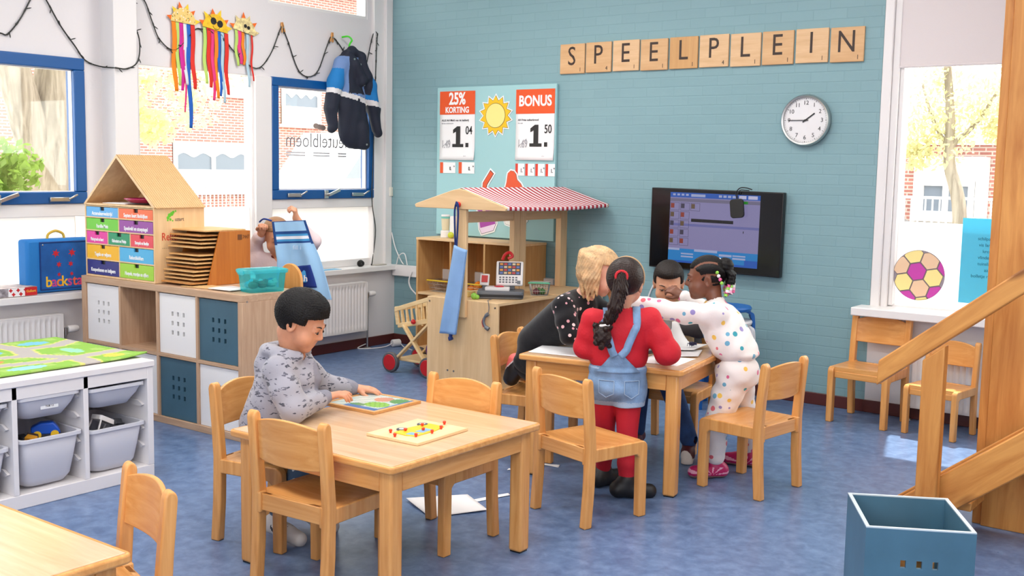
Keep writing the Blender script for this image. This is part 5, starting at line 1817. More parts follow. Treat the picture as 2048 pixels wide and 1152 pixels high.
for z0, z1, n in rows:
    yb(m, 0.01, HW - 0.01, 0.0, HD - 0.01, z1 - 0.001, z1 + 0.006)
    for k in range(1, n):
        x = 0.01 + (HW - 0.02) * k / n
        yb(m, x - 0.004, x + 0.004, 0.0, HD - 0.01, z0, z1)
m.build('partitions', PLY, hs, smooth=False)
DR = [('drawer_sky', (100, 172, 224), 'Accumuleerwedstrijd'), ('drawer_orange', (238, 114, 72), 'Septem leert klokkijken'), ('drawer_green', (112, 198, 62), 'Familie Muis'), ('drawer_purple', (150, 74, 156), 'Speelveld en stoeptegel'), ('drawer_pink', (226, 62, 156), 'Plattegrond en kaart'), ('drawer_emerald', (38, 146, 100), 'Kabouters en Muisje'), ('drawer_coral', (226, 72, 86), 'Stempels en blaadjes'), ('drawer_yellow', (242, 182, 28), 'Tegels en wijzers'), ('drawer_blue', (78, 176, 222), 'Rekenblokken'), ('drawer_navy', (40, 42, 122), 'Knopenbanen en knijpers'), ('drawer_lime', (160, 210, 60), 'Hoepels, muntjes en cijfers')]
di = 0
for z0, z1, n in rows:
    for k in range(n):
        x0 = 0.01 + (HW - 0.02) * k / n + 0.005
        x1 = 0.01 + (HW - 0.02) * (k + 1) / n - 0.005
        nm, c, lab = DR[di]
        di += 1
        xc, sl = (x0 + x1) / 2, 0.021
        f = MB()
        h = z1 - z0 - 0.004
        f.bb((x0, 0.001, z0), (x1, 0.009, z0 + h - 0.02)).bb((x0, 0.001, z0 + h - 0.02), (xc - sl, 0.009, z0 + h)).bb((xc + sl, 0.001, z0 + h - 0.02), (x1, 0.009, z0 + h))
        f.bb((x0, 0.05, z0), (x1, 0.30, z0 + h - 0.02))
        d = f.build('drawer', mat(nm, c, 0.45), hs, smooth=False)
        d['label'] = 'drawer with %s front' % nm.split('_')[1]
        text('lettering', lab, 0.030 if n == 2 else 0.026, PAPER, d, (xc, 0.0004, z0 + h * 0.33), bold=0.0007, sx=min(0.78, 0.9 * (x1 - x0) / (len(lab) * 0.0155)))
        MB().bb((xc - sl, 0.010, z0 + h - 0.02), (xc + sl, 0.04, z0 + h)).build('slot', BLACK, d)
# gable front edges and attic
def roofside(t, y0, y1, ov=0.012):
    pass
MXZ = Matrix(((1, 0, 0), (0, 0, 1), (0, 1, 0)))
ap = (HW * 0.487, HR)
L_, R_ = (-0.008, HE - 0.006), (HW + 0.008, HE - 0.006)
def inset(t):
    return [(L_[0] + t * 1.75, L_[1] + 0.0), (ap[0], ap[1] - t * 1.5), (R_[0] - t * 1.75, R_[1])]
poly_l = [L_, ap, inset(0.012)[1], inset(0.012)[0]]
poly_r = [ap, R_, inset(0.012)[2], inset(0.012)[1]]
fm = MB().prism(poly_l, HD + 0.004, MXZ, (0, -0.002, 0)).prism(poly_r, HD + 0.004, MXZ, (0, -0.002, 0))
fm.build('roof_panels', PLY, hs, smooth=False)
MB().prism([inset(0.012)[0], inset(0.012)[1], inset(0.012)[2]], 0.006, MXZ, (0, HD - 0.01, 0)).build('gable_back', PLYZ, hs, smooth=False)
# corrugated card on both slopes
def slope(a, b, up):
    a, b = Vector((a[0], a[1])), Vector((b[0], b[1]))
    nrm = Vector((-(b - a).y, (b - a).x)).normalized() * up
    def fn(u, v):
        p = a.lerp(b, v)
        y = 0.002 + u * (HD - 0.002)
        w_ = 0.0016 + 0.0022 * math.sin(2 * PI * (y / 0.0145 + 0.25 * math.sin(v * 2 * PI * 22) * 0.3)) + 0.0006 * math.sin(v * 2 * PI * 30)
        return (p.x + nrm.x * w_, y, p.y + nrm.y * w_)
    return fn
MB().grid(slope(ap, (R_[0] + 0.004, R_[1] - 0.004), 1), 180, 70).build('roof_card', mat('corrugated_card', (196, 158, 108), 0.85), hs)
MB().grid(slope(L_, ap, 1), 120, 20).build('roof_card', mat('corrugated_card', (196, 158, 108), 0.85), hs)
lg = MB()
for x, z, r in ((0.10, 0.375, 0.012), (0.115, 0.383, 0.012), (0.09, 0.362, 0.010), (0.105, 0.352, 0.008), (0.125, 0.392, 0.009), (0.088, 0.348, 0.006), (0.14, 0.398, 0.006), (0.12, 0.345, 0.005)):
    lg.ball((HW + 0.0005, x, z), r, 10, 0, (0.05, 1, 1))
lg.build('lizard_mark', mat('mark_green', (96, 190, 40), 0.6), hs)
text('lettering', 'uzart', 0.03, mat('mark_grey', (110, 100, 90), 0.6), hs, (HW + 0.001, 0.165, 0.352), SIDEROT)
text('lettering', 'Rekenen', 0.062, mat('mark_red', (206, 62, 40), 0.6), hs, (HW + 0.001, 0.045, 0.255), SIDEROT, align='LEFT', sx=0.8)
ds = MB()
for i in range(16):
    ds.bb((HW + 0.0002, 0.05 + i * 0.012, 0.192), (HW + 0.0008, 0.056 + i * 0.012, 0.194))
ds.build('dashed_line', mat('mark_grey', (110, 100, 90), 0.6), hs)
pl = MB().lathe([(0.0001, 0.004), (0.07, 0.004), (0.095, 0.008), (0.128, 0.026), (0.130, 0.022), (0.096, 0.002), (0.07, -0.001), (0.0001, -0.001)], (0, 0, 0), 40)
tag(pl.build('plate', mat('plate_magenta', (176, 24, 96), 0.25), None, loc=(0.665, -2.79, 1.207)), 'magenta plastic plate lying in the attic of the toy house', 'plate')
tag(MB().bb((-0.11, -0.08, 0), (0.11, 0.08, 0.003)).bb((-0.08, -0.07, 0.003), (0.12, 0.06, 0.005)).build('paper_sheet', PAPER, None, loc=(0.50, -2.82, 1.198)), 'white papers lying in the attic of the toy house beside the plate', 'paper')

# ------------------------------------------------------------------ puzzle rack
pr = thing('puzzle_rack', 'amber wooden rack full of thin puzzle boards on the cube shelf', 'rack', (1.212, -2.505, 0.771))
RKW = wood('amber_ply', (196, 118, 44), (172, 94, 28), 'Z', 0.8, 0.45)
side = [(0, 0), (-0.295, 0), (-0.21, 0.295), (0, 0.295)]
MYZ = Matrix(((0, 0, 1), (1, 0, 0), (0, 1, 0)))
MB().prism(side, 0.012, MYZ, (-0.012, 0, 0)).build('side_panel', RKW, pr, bevel=0.002)
MB().prism(side, 0.012, MYZ, (-0.30, 0, 0)).build('side_panel', RKW, pr, bevel=0.002)
MB().bb((-0.288, -0.012, 0), (-0.012, 0, 0.295)).build('back_panel', RKW, pr)
rl = MB()
for i in range(13):
    z = 0.006 + i * 0.0215
    yf = -0.285 + 0.085 * z / 0.295
    rl.bb((-0.288, yf, z), (-0.280, -0.012, z + 0.006)).bb((-0.020, yf, z), (-0.012, -0.012, z + 0.006))
rl.build('runner', RKW, pr)
stp = MB().bb((0.0002, -0.09, 0.245), (0.001, -0.06, 0.275)).build('stamp', mat('stamp_brown', (112, 66, 30), 0.7), pr)
text('stamp', '7447', 0.03, mat('stamp_brown', (112, 66, 30), 0.7), pr, (0.001, -0.032, 0.26), SIDEROT, sx=0.8)
PB = [wood('board_a', (226, 182, 122), (206, 156, 96), 'X', 1.0, 0.5), wood('board_b', (206, 146, 82), (184, 120, 60), 'X', 1.0, 0.5)]
nb_ = 0
for i in range(13):
    if i == 8:
        continue
    z = 0.771 + 0.0125 + i * 0.0215
    dy = -0.085 + 0.062 * i / 12 + 0.008 * ((i * 5) % 3 - 1)
    o = MB().bb((-0.262, -0.30, 0), (0.0, -0.01, 0.0075)).bb((-0.25, -0.288, 0.0075), (-0.012, -0.02, 0.0085), 1).build('puzzle_board', [PB[0 if i % 4 else 1], PB[0]], None, bevel=0.0015, loc=(1.193, -2.505 + dy, z))
    nb_ += 1
    tag(o, 'thin wooden puzzle board in the amber rack, %s' % (('lowest slot', 'second slot from below', 'third slot from below', 'fourth slot from below', 'fifth slot from below', 'sixth slot from below', 'seventh slot from below', 'last slot under the wide gap', '', 'first slot above the wide gap', 'third slot from the top', 'second slot from the top', 'topmost slot')[i]), 'puzzle', 'puzzle boards in the amber rack')
o = MB().bb((-0.30, -0.30, 0), (0.02, -0.02, 0.009)).build('puzzle_board', PB[0], None, bevel=0.002, loc=(1.19, -2.515, 1.0665))
tag(o, 'wooden puzzle board lying on top of the amber rack', 'puzzle')

# ------------------------------------------------------------------ turquoise box, cards, arched board
TQ = clear('turquoise_plastic', (205, 251, 252), 0.07, 0.12, body=0.17, bodyrgb=(80, 230, 242))
TQL = clear('turquoise_lid', (205, 251, 252), 0.08, 0.12, body=0.30, bodyrgb=(110, 234, 244))
tb = thing('plastic_box', 'turquoise see-through plastic box with a lid on the corner of the cube shelf', 'box', (1.588, -2.742, 0.7715), R(-12))
def shell(mb, lv, k=None):
    V, F = [], []
    n = len(lv[0])
    for r in lv:
        V += r
    for i in range(len(lv) - 1):
        for j in range(n):
            F.append((i * n + j, i * n + (j + 1) % n, (i + 1) * n + (j + 1) % n, (i + 1) * n + j))
    F.append(tuple(range(n - 1, -1, -1)))
    F.append(tuple((len(lv) - 1) * n + j for j in range(n)))
    return mb.add(V, F)
def rr(w, l, z, r):
    return [(x, y, z) for x, y in rounded(w, l, r, 4)]
shell(MB(), [rr(0.122, 0.205, 0, 0.02), rr(0.138, 0.225, 0.105, 0.022), rr(0.134, 0.221, 0.105, 0.02), rr(0.118, 0.201, 0.003, 0.018)]).build('box_body', TQ, tb, angle=50)
shell(MB(), [rr(0.152, 0.240, 0.100, 0.022), rr(0.156, 0.244, 0.116, 0.022), rr(0.140, 0.228, 0.120, 0.02), rr(0.134, 0.222, 0.116, 0.02), rr(0.13, 0.218, 0.116, 0.02)]).build('lid', TQL, tb, angle=50)
for s in (-1, 1):
    MB().bb((-0.03, s * 0.122, 0.092), (0.03, s * 0.130, 0.118)).build('clip', TQL, tb, bevel=0.003)
rnd = random.Random(12)
cols_in = [((60, 180, 200), 'pale blue'), ((70, 96, 60), 'olive'), ((214, 226, 226), 'white'), ((120, 90, 60), 'brown'), ((40, 120, 160), 'deep blue'), ((170, 200, 190), 'sage')]
for i, (c, nm) in enumerate(cols_in):
    q = MB()
    q.ball((0, 0, 0), 0.026, 10, 0, (1.2, 1, 0.8)).box((0.01, 0.01, 0.012), (0.03, 0.02, 0.025), (0.4, 0.3, i))
    tag(q.build('toy_animal', mat('in_box_' + nm.replace(' ', '_'), c, 0.5), None, loc=(1.572 + 0.028 * (i % 2), -2.815 + 0.062 * (i // 2), 0.808 + 0.0 * (i % 2))), '%s toy lump inside the turquoise box' % nm, 'toy', 'toys in the turquoise box')
for i, (x, y, rz, c, w, l, lab) in enumerate([(1.22, -2.84, 8, (208, 170, 116), 0.20, 0.13, 'tan card folder lying in front of the puzzle rack'), (1.40, -2.80, -6, (206, 204, 204), 0.19, 0.14, 'grey printed sheet lying under the white card'), (1.425, -2.855, 4, (238, 238, 236), 0.17, 0.085, 'white card beside the turquoise box on the shelf')]):
    o = MB().bb((-w / 2, -l / 2, 0), (w / 2, l / 2, 0.0045)).build('card', mat('card_%d' % i, c, 0.6), None, bevel=0.001, loc=(x, y, 0.7712 + 0.005 * (i == 2)))
    o.rotation_euler = (0, 0, R(rz))
    tag(o, lab, 'card')
ab = thing('arched_board', 'beech board with a round top standing behind the turquoise box', 'board', (1.452, -2.42, 0))
P = [(-0.092, 0.02), (0.092, 0.02), (0.092, 0.79)] + [(0.092 * math.cos(PI * i / 16), 0.79 + 0.10 * math.sin(PI * i / 16)) for i in range(1, 16)] + [(-0.092, 0.79)]
MB().prism(P, 0.02, RX, (0, 0.01, 0)).build('panel', beech('Z'), ab, bevel=0.004)
MB().bb((-0.12, -0.09, 0), (0.12, 0.09, 0.02)).build('foot', beech('X'), ab, bevel=0.004)

# ------------------------------------------------------------------ on the left sill
bgm = mat('bag_blue', (18, 92, 170), 0.7, bump=0.3, bscale=80, var=0.12, vscale=10)
bag = thing('fabric_case', 'blue fabric case lettered backstage with red stars on the left window sill', 'bag', (0.03, -3.10, 0.657))
MB().bb((-0.10, -0.07, 0), (0.0, 0.36, 0.318)).build('case', mat('bag_side_blue', (28, 120, 196), 0.7, bump=0.3, bscale=80), bag, bevel=0.018, seg=3)
MB().bb((-0.001, 0.012, 0.02), (0.006, 0.355, 0.298)).build('flap', bgm, bag, bevel=0.004)
MB().tube([(0.004, y, z) for y, z in ((0.012, 0.02), (0.355, 0.02), (0.355, 0.298), (0.012, 0.298))], 0.006, 8, closed=True).build('piping', mat('bag_dark_blue', (10, 54, 120), 0.7), bag)
MB().tube(catmull([(-0.05, 0.09, 0.315), (-0.05, 0.10, 0.345), (-0.05, 0.145, 0.362), (-0.05, 0.19, 0.345), (-0.05, 0.20, 0.315)], 6), 0.008, 8).build('handle', mat('handle_yellow', (214, 176, 66), 0.7), bag)
REDS = mat('star_red', (200, 30, 44), 0.8)
for i, (y, z, r) in enumerate(((0.11, 0.232, 0.026), (0.215, 0.232, 0.026), (0.128, 0.165, 0.019), (0.205, 0.165, 0.019), (0.128, 0.105, 0.014), (0.21, 0.105, 0.014))):
    MB().prism([(x, q) for x, q in star(6, r * 0.42, r, 0.2)], 0.0015, MYZ, (0.0062, y, z)).build('star', REDS, bag, smooth=False)
BL = 'backstage'
BC = [(240, 190, 40), (200, 70, 140), (236, 130, 40), (240, 190, 40), (110, 70, 170), (236, 100, 60), (220, 60, 110), (240, 190, 40), (120, 60, 150)]
for i, c in enumerate(BL):
    text('letter', c, 0.088, mat('bag_letter_%d' % (BC[i][1]), BC[i], 0.8), bag, (0.0068, 0.062 + 0.0335 * i, 0.062), SIDEROT, bold=0.0012)
for y in (0.028, 0.335):
    MB().ball((0.006, y, 0.285), 0.006, 10).build('rivet', CHROME, bag)
pz = thing('puzzle_box', 'red and white jigsaw puzzle box on the left sill beside the blue case', 'box', (0.03, -3.20, 0.657))
MB().bb((-0.12, -0.28, 0), (0.06, 0.055, 0.052)).build('box_body', mat('box_lid_print', (196, 180, 176), 0.5, var=0.35, vscale=18), pz, bevel=0.002)
MB().bb((0.0602, -0.02, 0.002), (0.0612, 0.054, 0.050)).build('red_end', mat('puzzle_red', (206, 30, 36), 0.45), pz, smooth=False)
MB().bb((0.0602, -0.12, 0.002), (0.0608, -0.02, 0.050)).build('white_band', PAPER, pz, smooth=False)
MB().bb((0.0602, -0.28, 0.002), (0.0606, -0.12, 0.050)).build('photo_band', mat('puzzle_photo', (150, 144, 150), 0.5, var=0.5, vscale=30), pz, smooth=False)
text('lettering', 'Gullort', 0.02, mat('lettering_gold', (232, 170, 60), 0.5), pz, (0.0615, 0.017, 0.027), SIDEROT, bold=0.0006)
for i in range(5):
    y, z = -0.105 + 0.022 * i - 0.006 * (i % 2), 0.014 + 0.023 * ((i + 1) % 2)
    pc = MB()
    pc.prism([(x + y, q + z) for x, q in rounded(0.013, 0.013, 0.003, 3)], 0.0006, MYZ, (0.0609, 0, 0))
    for dx, dz in ((0.008, 0), (-0.008, 0), (0, 0.008), (0, -0.008)):
        pc.prism([(x + y + dx, q + z + dz) for x, q in disc(0.0035, 10)], 0.0006, MYZ, (0.0609, 0, 0))
    pc.build('jigsaw_piece', mat('puzzle_red', (206, 30, 36), 0.45), pz, smooth=False)

# right sill
bo = thing('water_bottle', 'turquoise-capped clear beaker standing on the right sill behind the apron', 'bottle', (-0.02, -0.865, 0.644))
MB().lathe([(0.024, 0), (0.027, 0.004), (0.030, 0.105), (0.028, 0.106), (0.025, 0.006), (0.0001, 0.004)], (0, 0, 0), 24).build('beaker', clear('beaker_clear', (196, 240, 244), 0.08, 0.1, body=0.25, bodyrgb=(160, 226, 232)), bo)
MB().lathe([(0.034, 0.106), (0.034, 0.126), (0.022, 0.13), (0.018, 0.155), (0.0001, 0.157)], (0, 0, 0), 24).build('cap', mat('cap_turquoise', (30, 190, 206), 0.35), bo)
o = MB().bb((-0.04, -0.11, 0), (0.04, 0.11, 0.002)).build('paper_sheet', mat('sheet_sky', (110, 176, 214), 0.6), None, loc=(0.0, -0.745, 0.6435))
tag(o, 'sky blue sheet lying on the right window sill', 'paper')
o = MB().tube([(0, 0.026 * math.cos(a) , 0.020 + 0.019 * math.sin(a)) for a in [2 * PI * i / 16 for i in range(16)]], 0.010, 8, closed=True).tube([(0.014, 0.018 * math.cos(a), 0.020 + 0.014 * math.sin(a)) for a in [2 * PI * i / 16 for i in range(16)]], 0.009, 8, closed=True).build('cable_coil', BLACK, None, loc=(-0.03, -0.36, 0.648))
tag(o, 'black coil of cable lying on the right window sill', 'cable')
o = MB().bb((-0.03, -0.07, 0), (0.02, 0.05, 0.008)).build('plug_strip', mat('plug_grey', (190, 184, 172), 0.5), None, bevel=0.003, loc=(-0.01, -0.15, 0.644))
tag(o, 'flat grey plug lying on the sill in the corner', 'plug')
tc_ = MB().tube(catmull([(-0.03, -0.002, 0.9), (0.02, -0.012, 0.78), (0.09, -0.02, 0.68), (0.12, -0.02, 0.65)], 6), 0.0045, 8)
tc_.tube(catmull([(0.07, -0.05, 0.65), (0.10, -0.055, 0.72), (0.16, -0.055, 0.74), (0.19, -0.055, 0.65)], 6), 0.004, 8)
tag(tc_.build('wall_cable', FRAMEW), 'white cable looping over the trunking in the corner', 'cable')
tc_ = MB().tube(catmull([(0.235, -0.05, 0.60), (0.215, -0.06, 0.53), (0.235, -0.06, 0.47), (0.30, -0.06, 0.42)], 6), 0.006, 8)
tag(tc_.build('wall_cable', FRAMEW), 'white cable hanging from the trunking beside the open shelf', 'cable')
ad = thing('plug_adapter', 'white round plug with its cable lying on the floor in the corner', 'plug', (0.16, -0.16, 0.03))
MB().cyl((0, -0.035, 0), (0.02, 0.035, 0), 0.03, 20).build('plug_body', WHITE, ad, bevel=0.006)
MB().tube(catmull([(0, -0.035, -0.0), (-0.02, -0.09, -0.022), (-0.05, -0.20, -0.026), (-0.14, -0.28, -0.026), (-0.13, -0.20, 0.0)], 6), 0.004, 8).tube(catmull([(0.02, 0.035, 0), (0.1, 0.0, -0.024), (0.25, -0.06, -0.026)], 6), 0.004, 8).build('cable', WHITE, ad)

# ------------------------------------------------------------------ open shelf against the teal wall
sh = thing('open_shelf', 'low birch shelf with three cubbies behind the market stall', 'shelf', (0.535, -0.335, 0))
SW, SDp, SH = 0.985, 0.315, 0.905
WARM = wood('shelf_birch', (208, 164, 108), (190, 142, 86), 'Z', 0.9, 0.5)
for x in (0, SW - 0.018):
    MB().bb((x, 0, 0), (x + 0.018, SDp, SH - 0.018)).build('side_panel', WARM, sh, bevel=0.002)
for x in (0.325, 0.645):
    MB().bb((x, 0.005, 0.49), (x + 0.016, SDp, SH - 0.018)).build('divider', WARM, sh)
for nm, z in (('top_board', SH - 0.018), ('shelf_board', 0.472), ('bottom_board', 0.05)):
    MB().bb((0.018 if z < 0.8 else -0.004, 0.0, z), (SW - 0.018 if z < 0.8 else SW + 0.004, SDp, z + 0.018)).build(nm, birch('X'), sh, bevel=0.002)
MB().bb((0.018, SDp - 0.01, 0.068), (SW - 0.018, SDp, SH - 0.018)).build('back_panel', wood('shelf_back', (184, 128, 70), (164, 106, 54), 'Z', 0.9, 0.6), sh)
STEEL = mat('wire_steel', (178, 176, 172), 0.3, metal=1.0)
def wire_basket(label, loc, w, l, h, rz, m=STEEL, grip=None, group='wire shopping baskets'):
    t = thing('wire_basket', label, 'basket', loc, rz, group)
    b = MB()
    def P(x, y, z):
        s = 0.78 + 0.22 * z / h
        return (x * s, y * s, z)
    for z, r in ((0.003, 0.0016), (h * 0.35, 0.0013), (h * 0.7, 0.0013), (h, 0.003)):
        b.tube([P(-w / 2, -l / 2, z), P(w / 2, -l / 2, z), P(w / 2, l / 2, z), P(-w / 2, l / 2, z)], r, 6, closed=True)
    n1, n2 = max(4, int(w / 0.017)), max(4, int(l / 0.017))
    for i in range(n1 + 1):
        x = -w / 2 + w * i / n1
        b.tube([P(x, -l / 2, h), P(x, -l / 2, 0.002), P(x, l / 2, 0.002), P(x, l / 2, h)], 0.0012, 5)
    for i in range(1, n2):
        y = -l / 2 + l * i / n2
        b.tube([P(-w / 2, y, h), P(-w / 2, y, 0.002), P(w / 2, y, 0.002), P(w / 2, y, h)], 0.0012, 5)
    b.build('basket_wires', m, t)
    MB().tube([P(-w / 2, -l / 2, h), P(-w / 2 * 0.98, -l / 2 - 0.004, h + 0.002), P(w / 2 * 0.98, -l / 2 - 0.004, h + 0.002), P(w / 2, -l / 2, h)], 0.006, 8).build('handle', grip or STEEL, t)
    return t
YG = mat('grip_yellow', (226, 190, 30), 0.4)
wire_basket('wire basket with a yellow grip in the left cubby of the open shelf', (0.70, -0.20, 0.4915), 0.21, 0.15, 0.085, 0, STEEL, YG)
wire_basket('wire basket of toy oranges in the middle cubby of the open shelf', (1.02, -0.20, 0.4915), 0.20, 0.15, 0.085, 0, STEEL, YG)
for i, (x, y, z) in enumerate(((0.98, -0.22, 0.53), (1.04, -0.20, 0.53), (1.01, -0.17, 0.56), (1.06, -0.24, 0.555))):
    o = MB().ball((0, 0, 0), 0.031, 14).cyl((0, 0, 0.028), (0, 0, 0.033), 0.004, 8)
    tag(o.build('toy_orange', mat('toy_orange', (238, 136, 34), 0.5, bump=0.2, bscale=120), None, loc=(x, y, z)), 'toy orange in the wire basket of the open shelf', 'toy fruit', 'toy oranges')
mc = thing('toy_blender', 'white toy drink mixer with a green ball on top of the open shelf', 'toy', (0.74, -0.20, 0.906))
MB().lathe([(0.038, 0), (0.038, 0.05), (0.03, 0.055)], (-0.03, 0, 0), 20).build('base', WHITE, mc, bevel=0.002)
MB().lathe([(0.028, 0.056), (0.034, 0.14), (0.034, 0.145), (0.0001, 0.146)], (-0.03, 0, 0), 20).build('jar', mat('jar_cream', (224, 210, 176), 0.3), mc)
MB().lathe([(0.036, 0.145), (0.036, 0.158), (0.0001, 0.160)], (-0.03, 0, 0), 20).build('band', mat('band_mint', (120, 196, 180), 0.4), mc)
MB().lathe([(0.034, 0.160), (0.033, 0.174), (0.0001, 0.176)], (-0.03, 0, 0), 20).build('lid', WHITE, mc)
MB().prism(rounded(0.045, 0.165, 0.012), 0.03, RX, (0.045, 0.015, 0.083)).build('tower', WHITE, mc, bevel=0.003)
MB().ball((0.055, -0.04, 0.024), 0.024, 14).build('ball', mat('ball_lime', (196, 206, 60), 0.5), mc)

# ------------------------------------------------------------------ market stall
ms = thing('market_stall', 'birch toy market stall with a red and white striped roof', 'market stall', (1.69, 0, 0))
BZ, BXm, BYm = birch('Z'), birch('X'), birch('Y')
# counter
MB().bb((-0.29, -1.195, 0.0), (0.29, -1.175, 0.60)).build('front_panel', BZ, ms, bevel=0.002)
MB().bb((-0.29, -1.175, 0.580), (0.29, -0.545, 0.60)).build('counter_top', BYm, ms, bevel=0.002)
MB().bb((-0.29, -1.175, 0.0), (-0.272, -0.545, 0.58)).build('side_panel', BZ, ms)
MB().bb((-0.272, -0.563, 0.0), (0.29, -0.545, 0.58)).build('rear_panel', BZ, ms)
MB().bb((-0.272, -1.175, 0.02), (0.27, -0.563, 0.038)).build('shelf_board', BYm, ms)
MB().bb((-0.16, -0.543, 0.585), (0.37, -0.06, 0.605)).build('second_counter', BYm, ms, bevel=0.002)
MB().bb((-0.155, -0.543, 0.0), (-0.135, -0.06, 0.585)).build('counter_leg', BZ, ms)
MB().bb((0.33, -0.40, 0.0), (0.35, -0.06, 0.585)).build('counter_leg', BZ, ms)
# posts
MB().bb((-0.032, -1.222, 0.49), (0.048, -1.197, 1.21)).build('post', BZ, ms, bevel=0.003)
MB().bb((-0.020, -0.672, 0.60), (0.020, -0.605, 1.27)).build('post', BZ, ms, bevel=0.003)
MB().bb((-0.020, -0.600, 0.60), (0.020, -0.535, 1.27)).build('post', BZ, ms, bevel=0.003)
MB().bb((-0.025, -0.115, 0.60), (0.02, -0.035, 1.27)).build('post', BZ, ms, bevel=0.003)
for y0, y1 in ((-1.197, -0.672), (-0.535, -0.115)):
    MB().bb((-0.012, y0, 1.09), (0.012, y1, 1.16)).build('beam', BYm, ms, bevel=0.002)
# gables
ga = [(-0.365, 1.178), (0.365, 1.178), (0.372, 1.196), (0.36, 1.204), (0.05, 1.298), (0, 1.306), (-0.05, 1.298), (-0.36, 1.204), (-0.372, 1.196)]
for y in (-1.215, -0.045):
    MB().prism(ga, 0.018, MXZ, (0, y - 0.02, 0)).build('gable', BXm, ms, bevel=0.003)
STR = stripes('awning_stripes', [(176, 34, 52), (232, 222, 224)], 'Y', 0.052)
def awn(u, v):
    y = -1.215 + u * 1.17
    s = 2 * v - 1
    x = 0.368 * s
    sag = 0.020 * math.sin(PI * u) * (1 - abs(2 * abs(s) - 1) ** 2) + 0.012 * math.sin(PI * u) * abs(s)
    return (x, y, 1.312 - 0.108 * abs(s) - sag)
MB().grid(awn, 60, 28).build('awning', STR, ms, solid=0.002)
MB().grid(lambda u, v: (0.368, -1.215 + 1.17 * u, 1.204 - 0.012 * math.sin(PI * u) - 0.022 * v), 60, 2).build('awning_hem', STR, ms, solid=0.002)
MB().ball((0.002, -1.245, 1.207), 0.018, 14).cyl((0.002, -1.235, 1.207), (0.002, -1.22, 1.207), 0.009, 10).build('peg_knob', RED, ms)
scw = MB()
for x, z in ((-0.27, 0.57), (0.27, 0.57), (-0.16, 0.43), (-0.11, 0.13), (-0.06, 0.13), (-0.17, 0.40)):
    scw.cyl((x, -1.1955, z), (x, -1.197, z), 0.006, 10)
scw.build('screws', CHROME, ms)
# apron folded over the red knob
DB, LBm = mat('apron_navy', (24, 48, 110), 0.8), mat('apron_light_blue', (138, 176, 222), 0.8, bump=0.35, bscale=14, var=0.06)
apn = thing('apron', 'light blue apron hanging by navy straps from the red knob of the stall', 'apron', (1.69, -1.25, 0))
ST = MB()
ST.tube(catmull([(0.002, -0.012, 1.222), (-0.012, -0.012, 1.17), (-0.014, -0.006, 1.05), (-0.012, 0.0, 0.93)], 6), 0.006, 8)
ST.tube(catmull([(0.002, -0.014, 1.222), (0.016, -0.012, 1.17), (0.008, -0.006, 1.05), (-0.004, 0.0, 0.93)], 6), 0.006, 8)
ST.tube(catmull([(0.0, -0.014, 1.2225), (0.012, -0.014, 1.217), (0.018, -0.012, 1.19)], 5), 0.006, 8)
ST.build('straps', DB, apn)
def apf(s):
    def fn(u, v):
        x = (-0.012 + 0.0 - 0.105 * v) * (1 - u) + (0.088 - 0.074 * v) * u
        z = (0.952 - 0.571 * v) * (1 - u) + (0.926 - 0.542 * v) * u
        return (x, -0.004 - 0.012 * math.sin(PI * u) - 0.010 * math.sin(2 * PI * u + 2 * v) * v + 0.010 * s - 0.01, z)
    return fn
MB().grid(apf(0), 14, 30).grid(apf(1), 14, 30).build('cloth', LBm, apn, solid=0.004)
MB().tube(catmull([(-0.03, -0.012, 0.39), (-0.034, -0.012, 0.36), (-0.028, -0.012, 0.345)], 5), [0.012] * 5 + [0.016] * 6, 8).build('tie_end', DB, apn)

# cash register
GRY = mat('register_grey', (104, 108, 114), 0.45)
cg = thing('toy_cash_register', 'grey and white toy cash register with a tilted screen on the stall counter', 'toy cash register', (1.80, -0.93, 0.601), R(34))
MB().prism(rounded(0.30, 0.20, 0.03), 0.05).build('base', GRY, cg, bevel=0.008)
MB().bb((-0.15, -0.101, 0.012), (0.15, -0.098, 0.03)).build('drawer_line', BLACK, cg)
MB().box((-0.02, -0.01, 0.06), (0.16, 0.10, 0.026)).build('keyboard', WHITE, cg, bevel=0.006)
MB().box((-0.01, -0.03, 0.077), (0.05, 0.045, 0.006), (0, 0, 0.4)).build('scan_plate', mat('scan_red', (206, 40, 60), 0.3), cg)
TL = Matrix.Rotation(R(24), 4, 'X')
TLr = Euler((R(-66) + R(90) - R(0), 0, 0)).to_matrix()
neck = MB().box((0.055, 0.03, 0.075), (0.07, 0.03, 0.05)).build('neck', GRY, cg, bevel=0.004)
tilt = Matrix.Rotation(R(-22), 3, 'X')
def sp(mb, c, sz):
    p = tilt @ Vector(c)
    mb.box(Vector((0.055, 0.03, 0.155)) + p, sz, tilt)
sc_ = MB()
sp(sc_, (0, 0, 0), (0.175, 0.022, 0.165))
scn2 = sc_.build('screen_case', WHITE, cg, bevel=0.008)
q = MB()
sp(q, (0, -0.0115, 0.03), (0.145, 0.003, 0.085))
q.build('display', mat('display_dark', (44, 44, 60), 0.3), scn2)
kc = [(220, 150, 60), (190, 60, 60), (90, 110, 170), (210, 190, 150)]
for i in range(4):
    kk = MB()
    for j in range(5):
        for r_ in range(4):
            if (j + r_ * 2) % 4 == i:
                sp(kk, (-0.054 + 0.027 * j, -0.0135, 0.06 - 0.020 * r_), (0.020, 0.003, 0.013))
    tag(kk.build('picture_keys', mat('key_%d' % i, kc[i], 0.5), scn2, smooth=False), kind='stuff')
kk = MB()
for j in range(6):
    for r_ in range(3):
        sp(kk, (-0.06 + 0.021 * j, -0.012, -0.03 - 0.016 * r_), (0.013, 0.004, 0.009))
tag(kk.build('number_keys', mat('key_grey', (96, 96, 104), 0.5), scn2, smooth=False), kind='stuff')
q = MB()
sp(q, (0.062, -0.012, -0.062), (0.022, 0.004, 0.022))
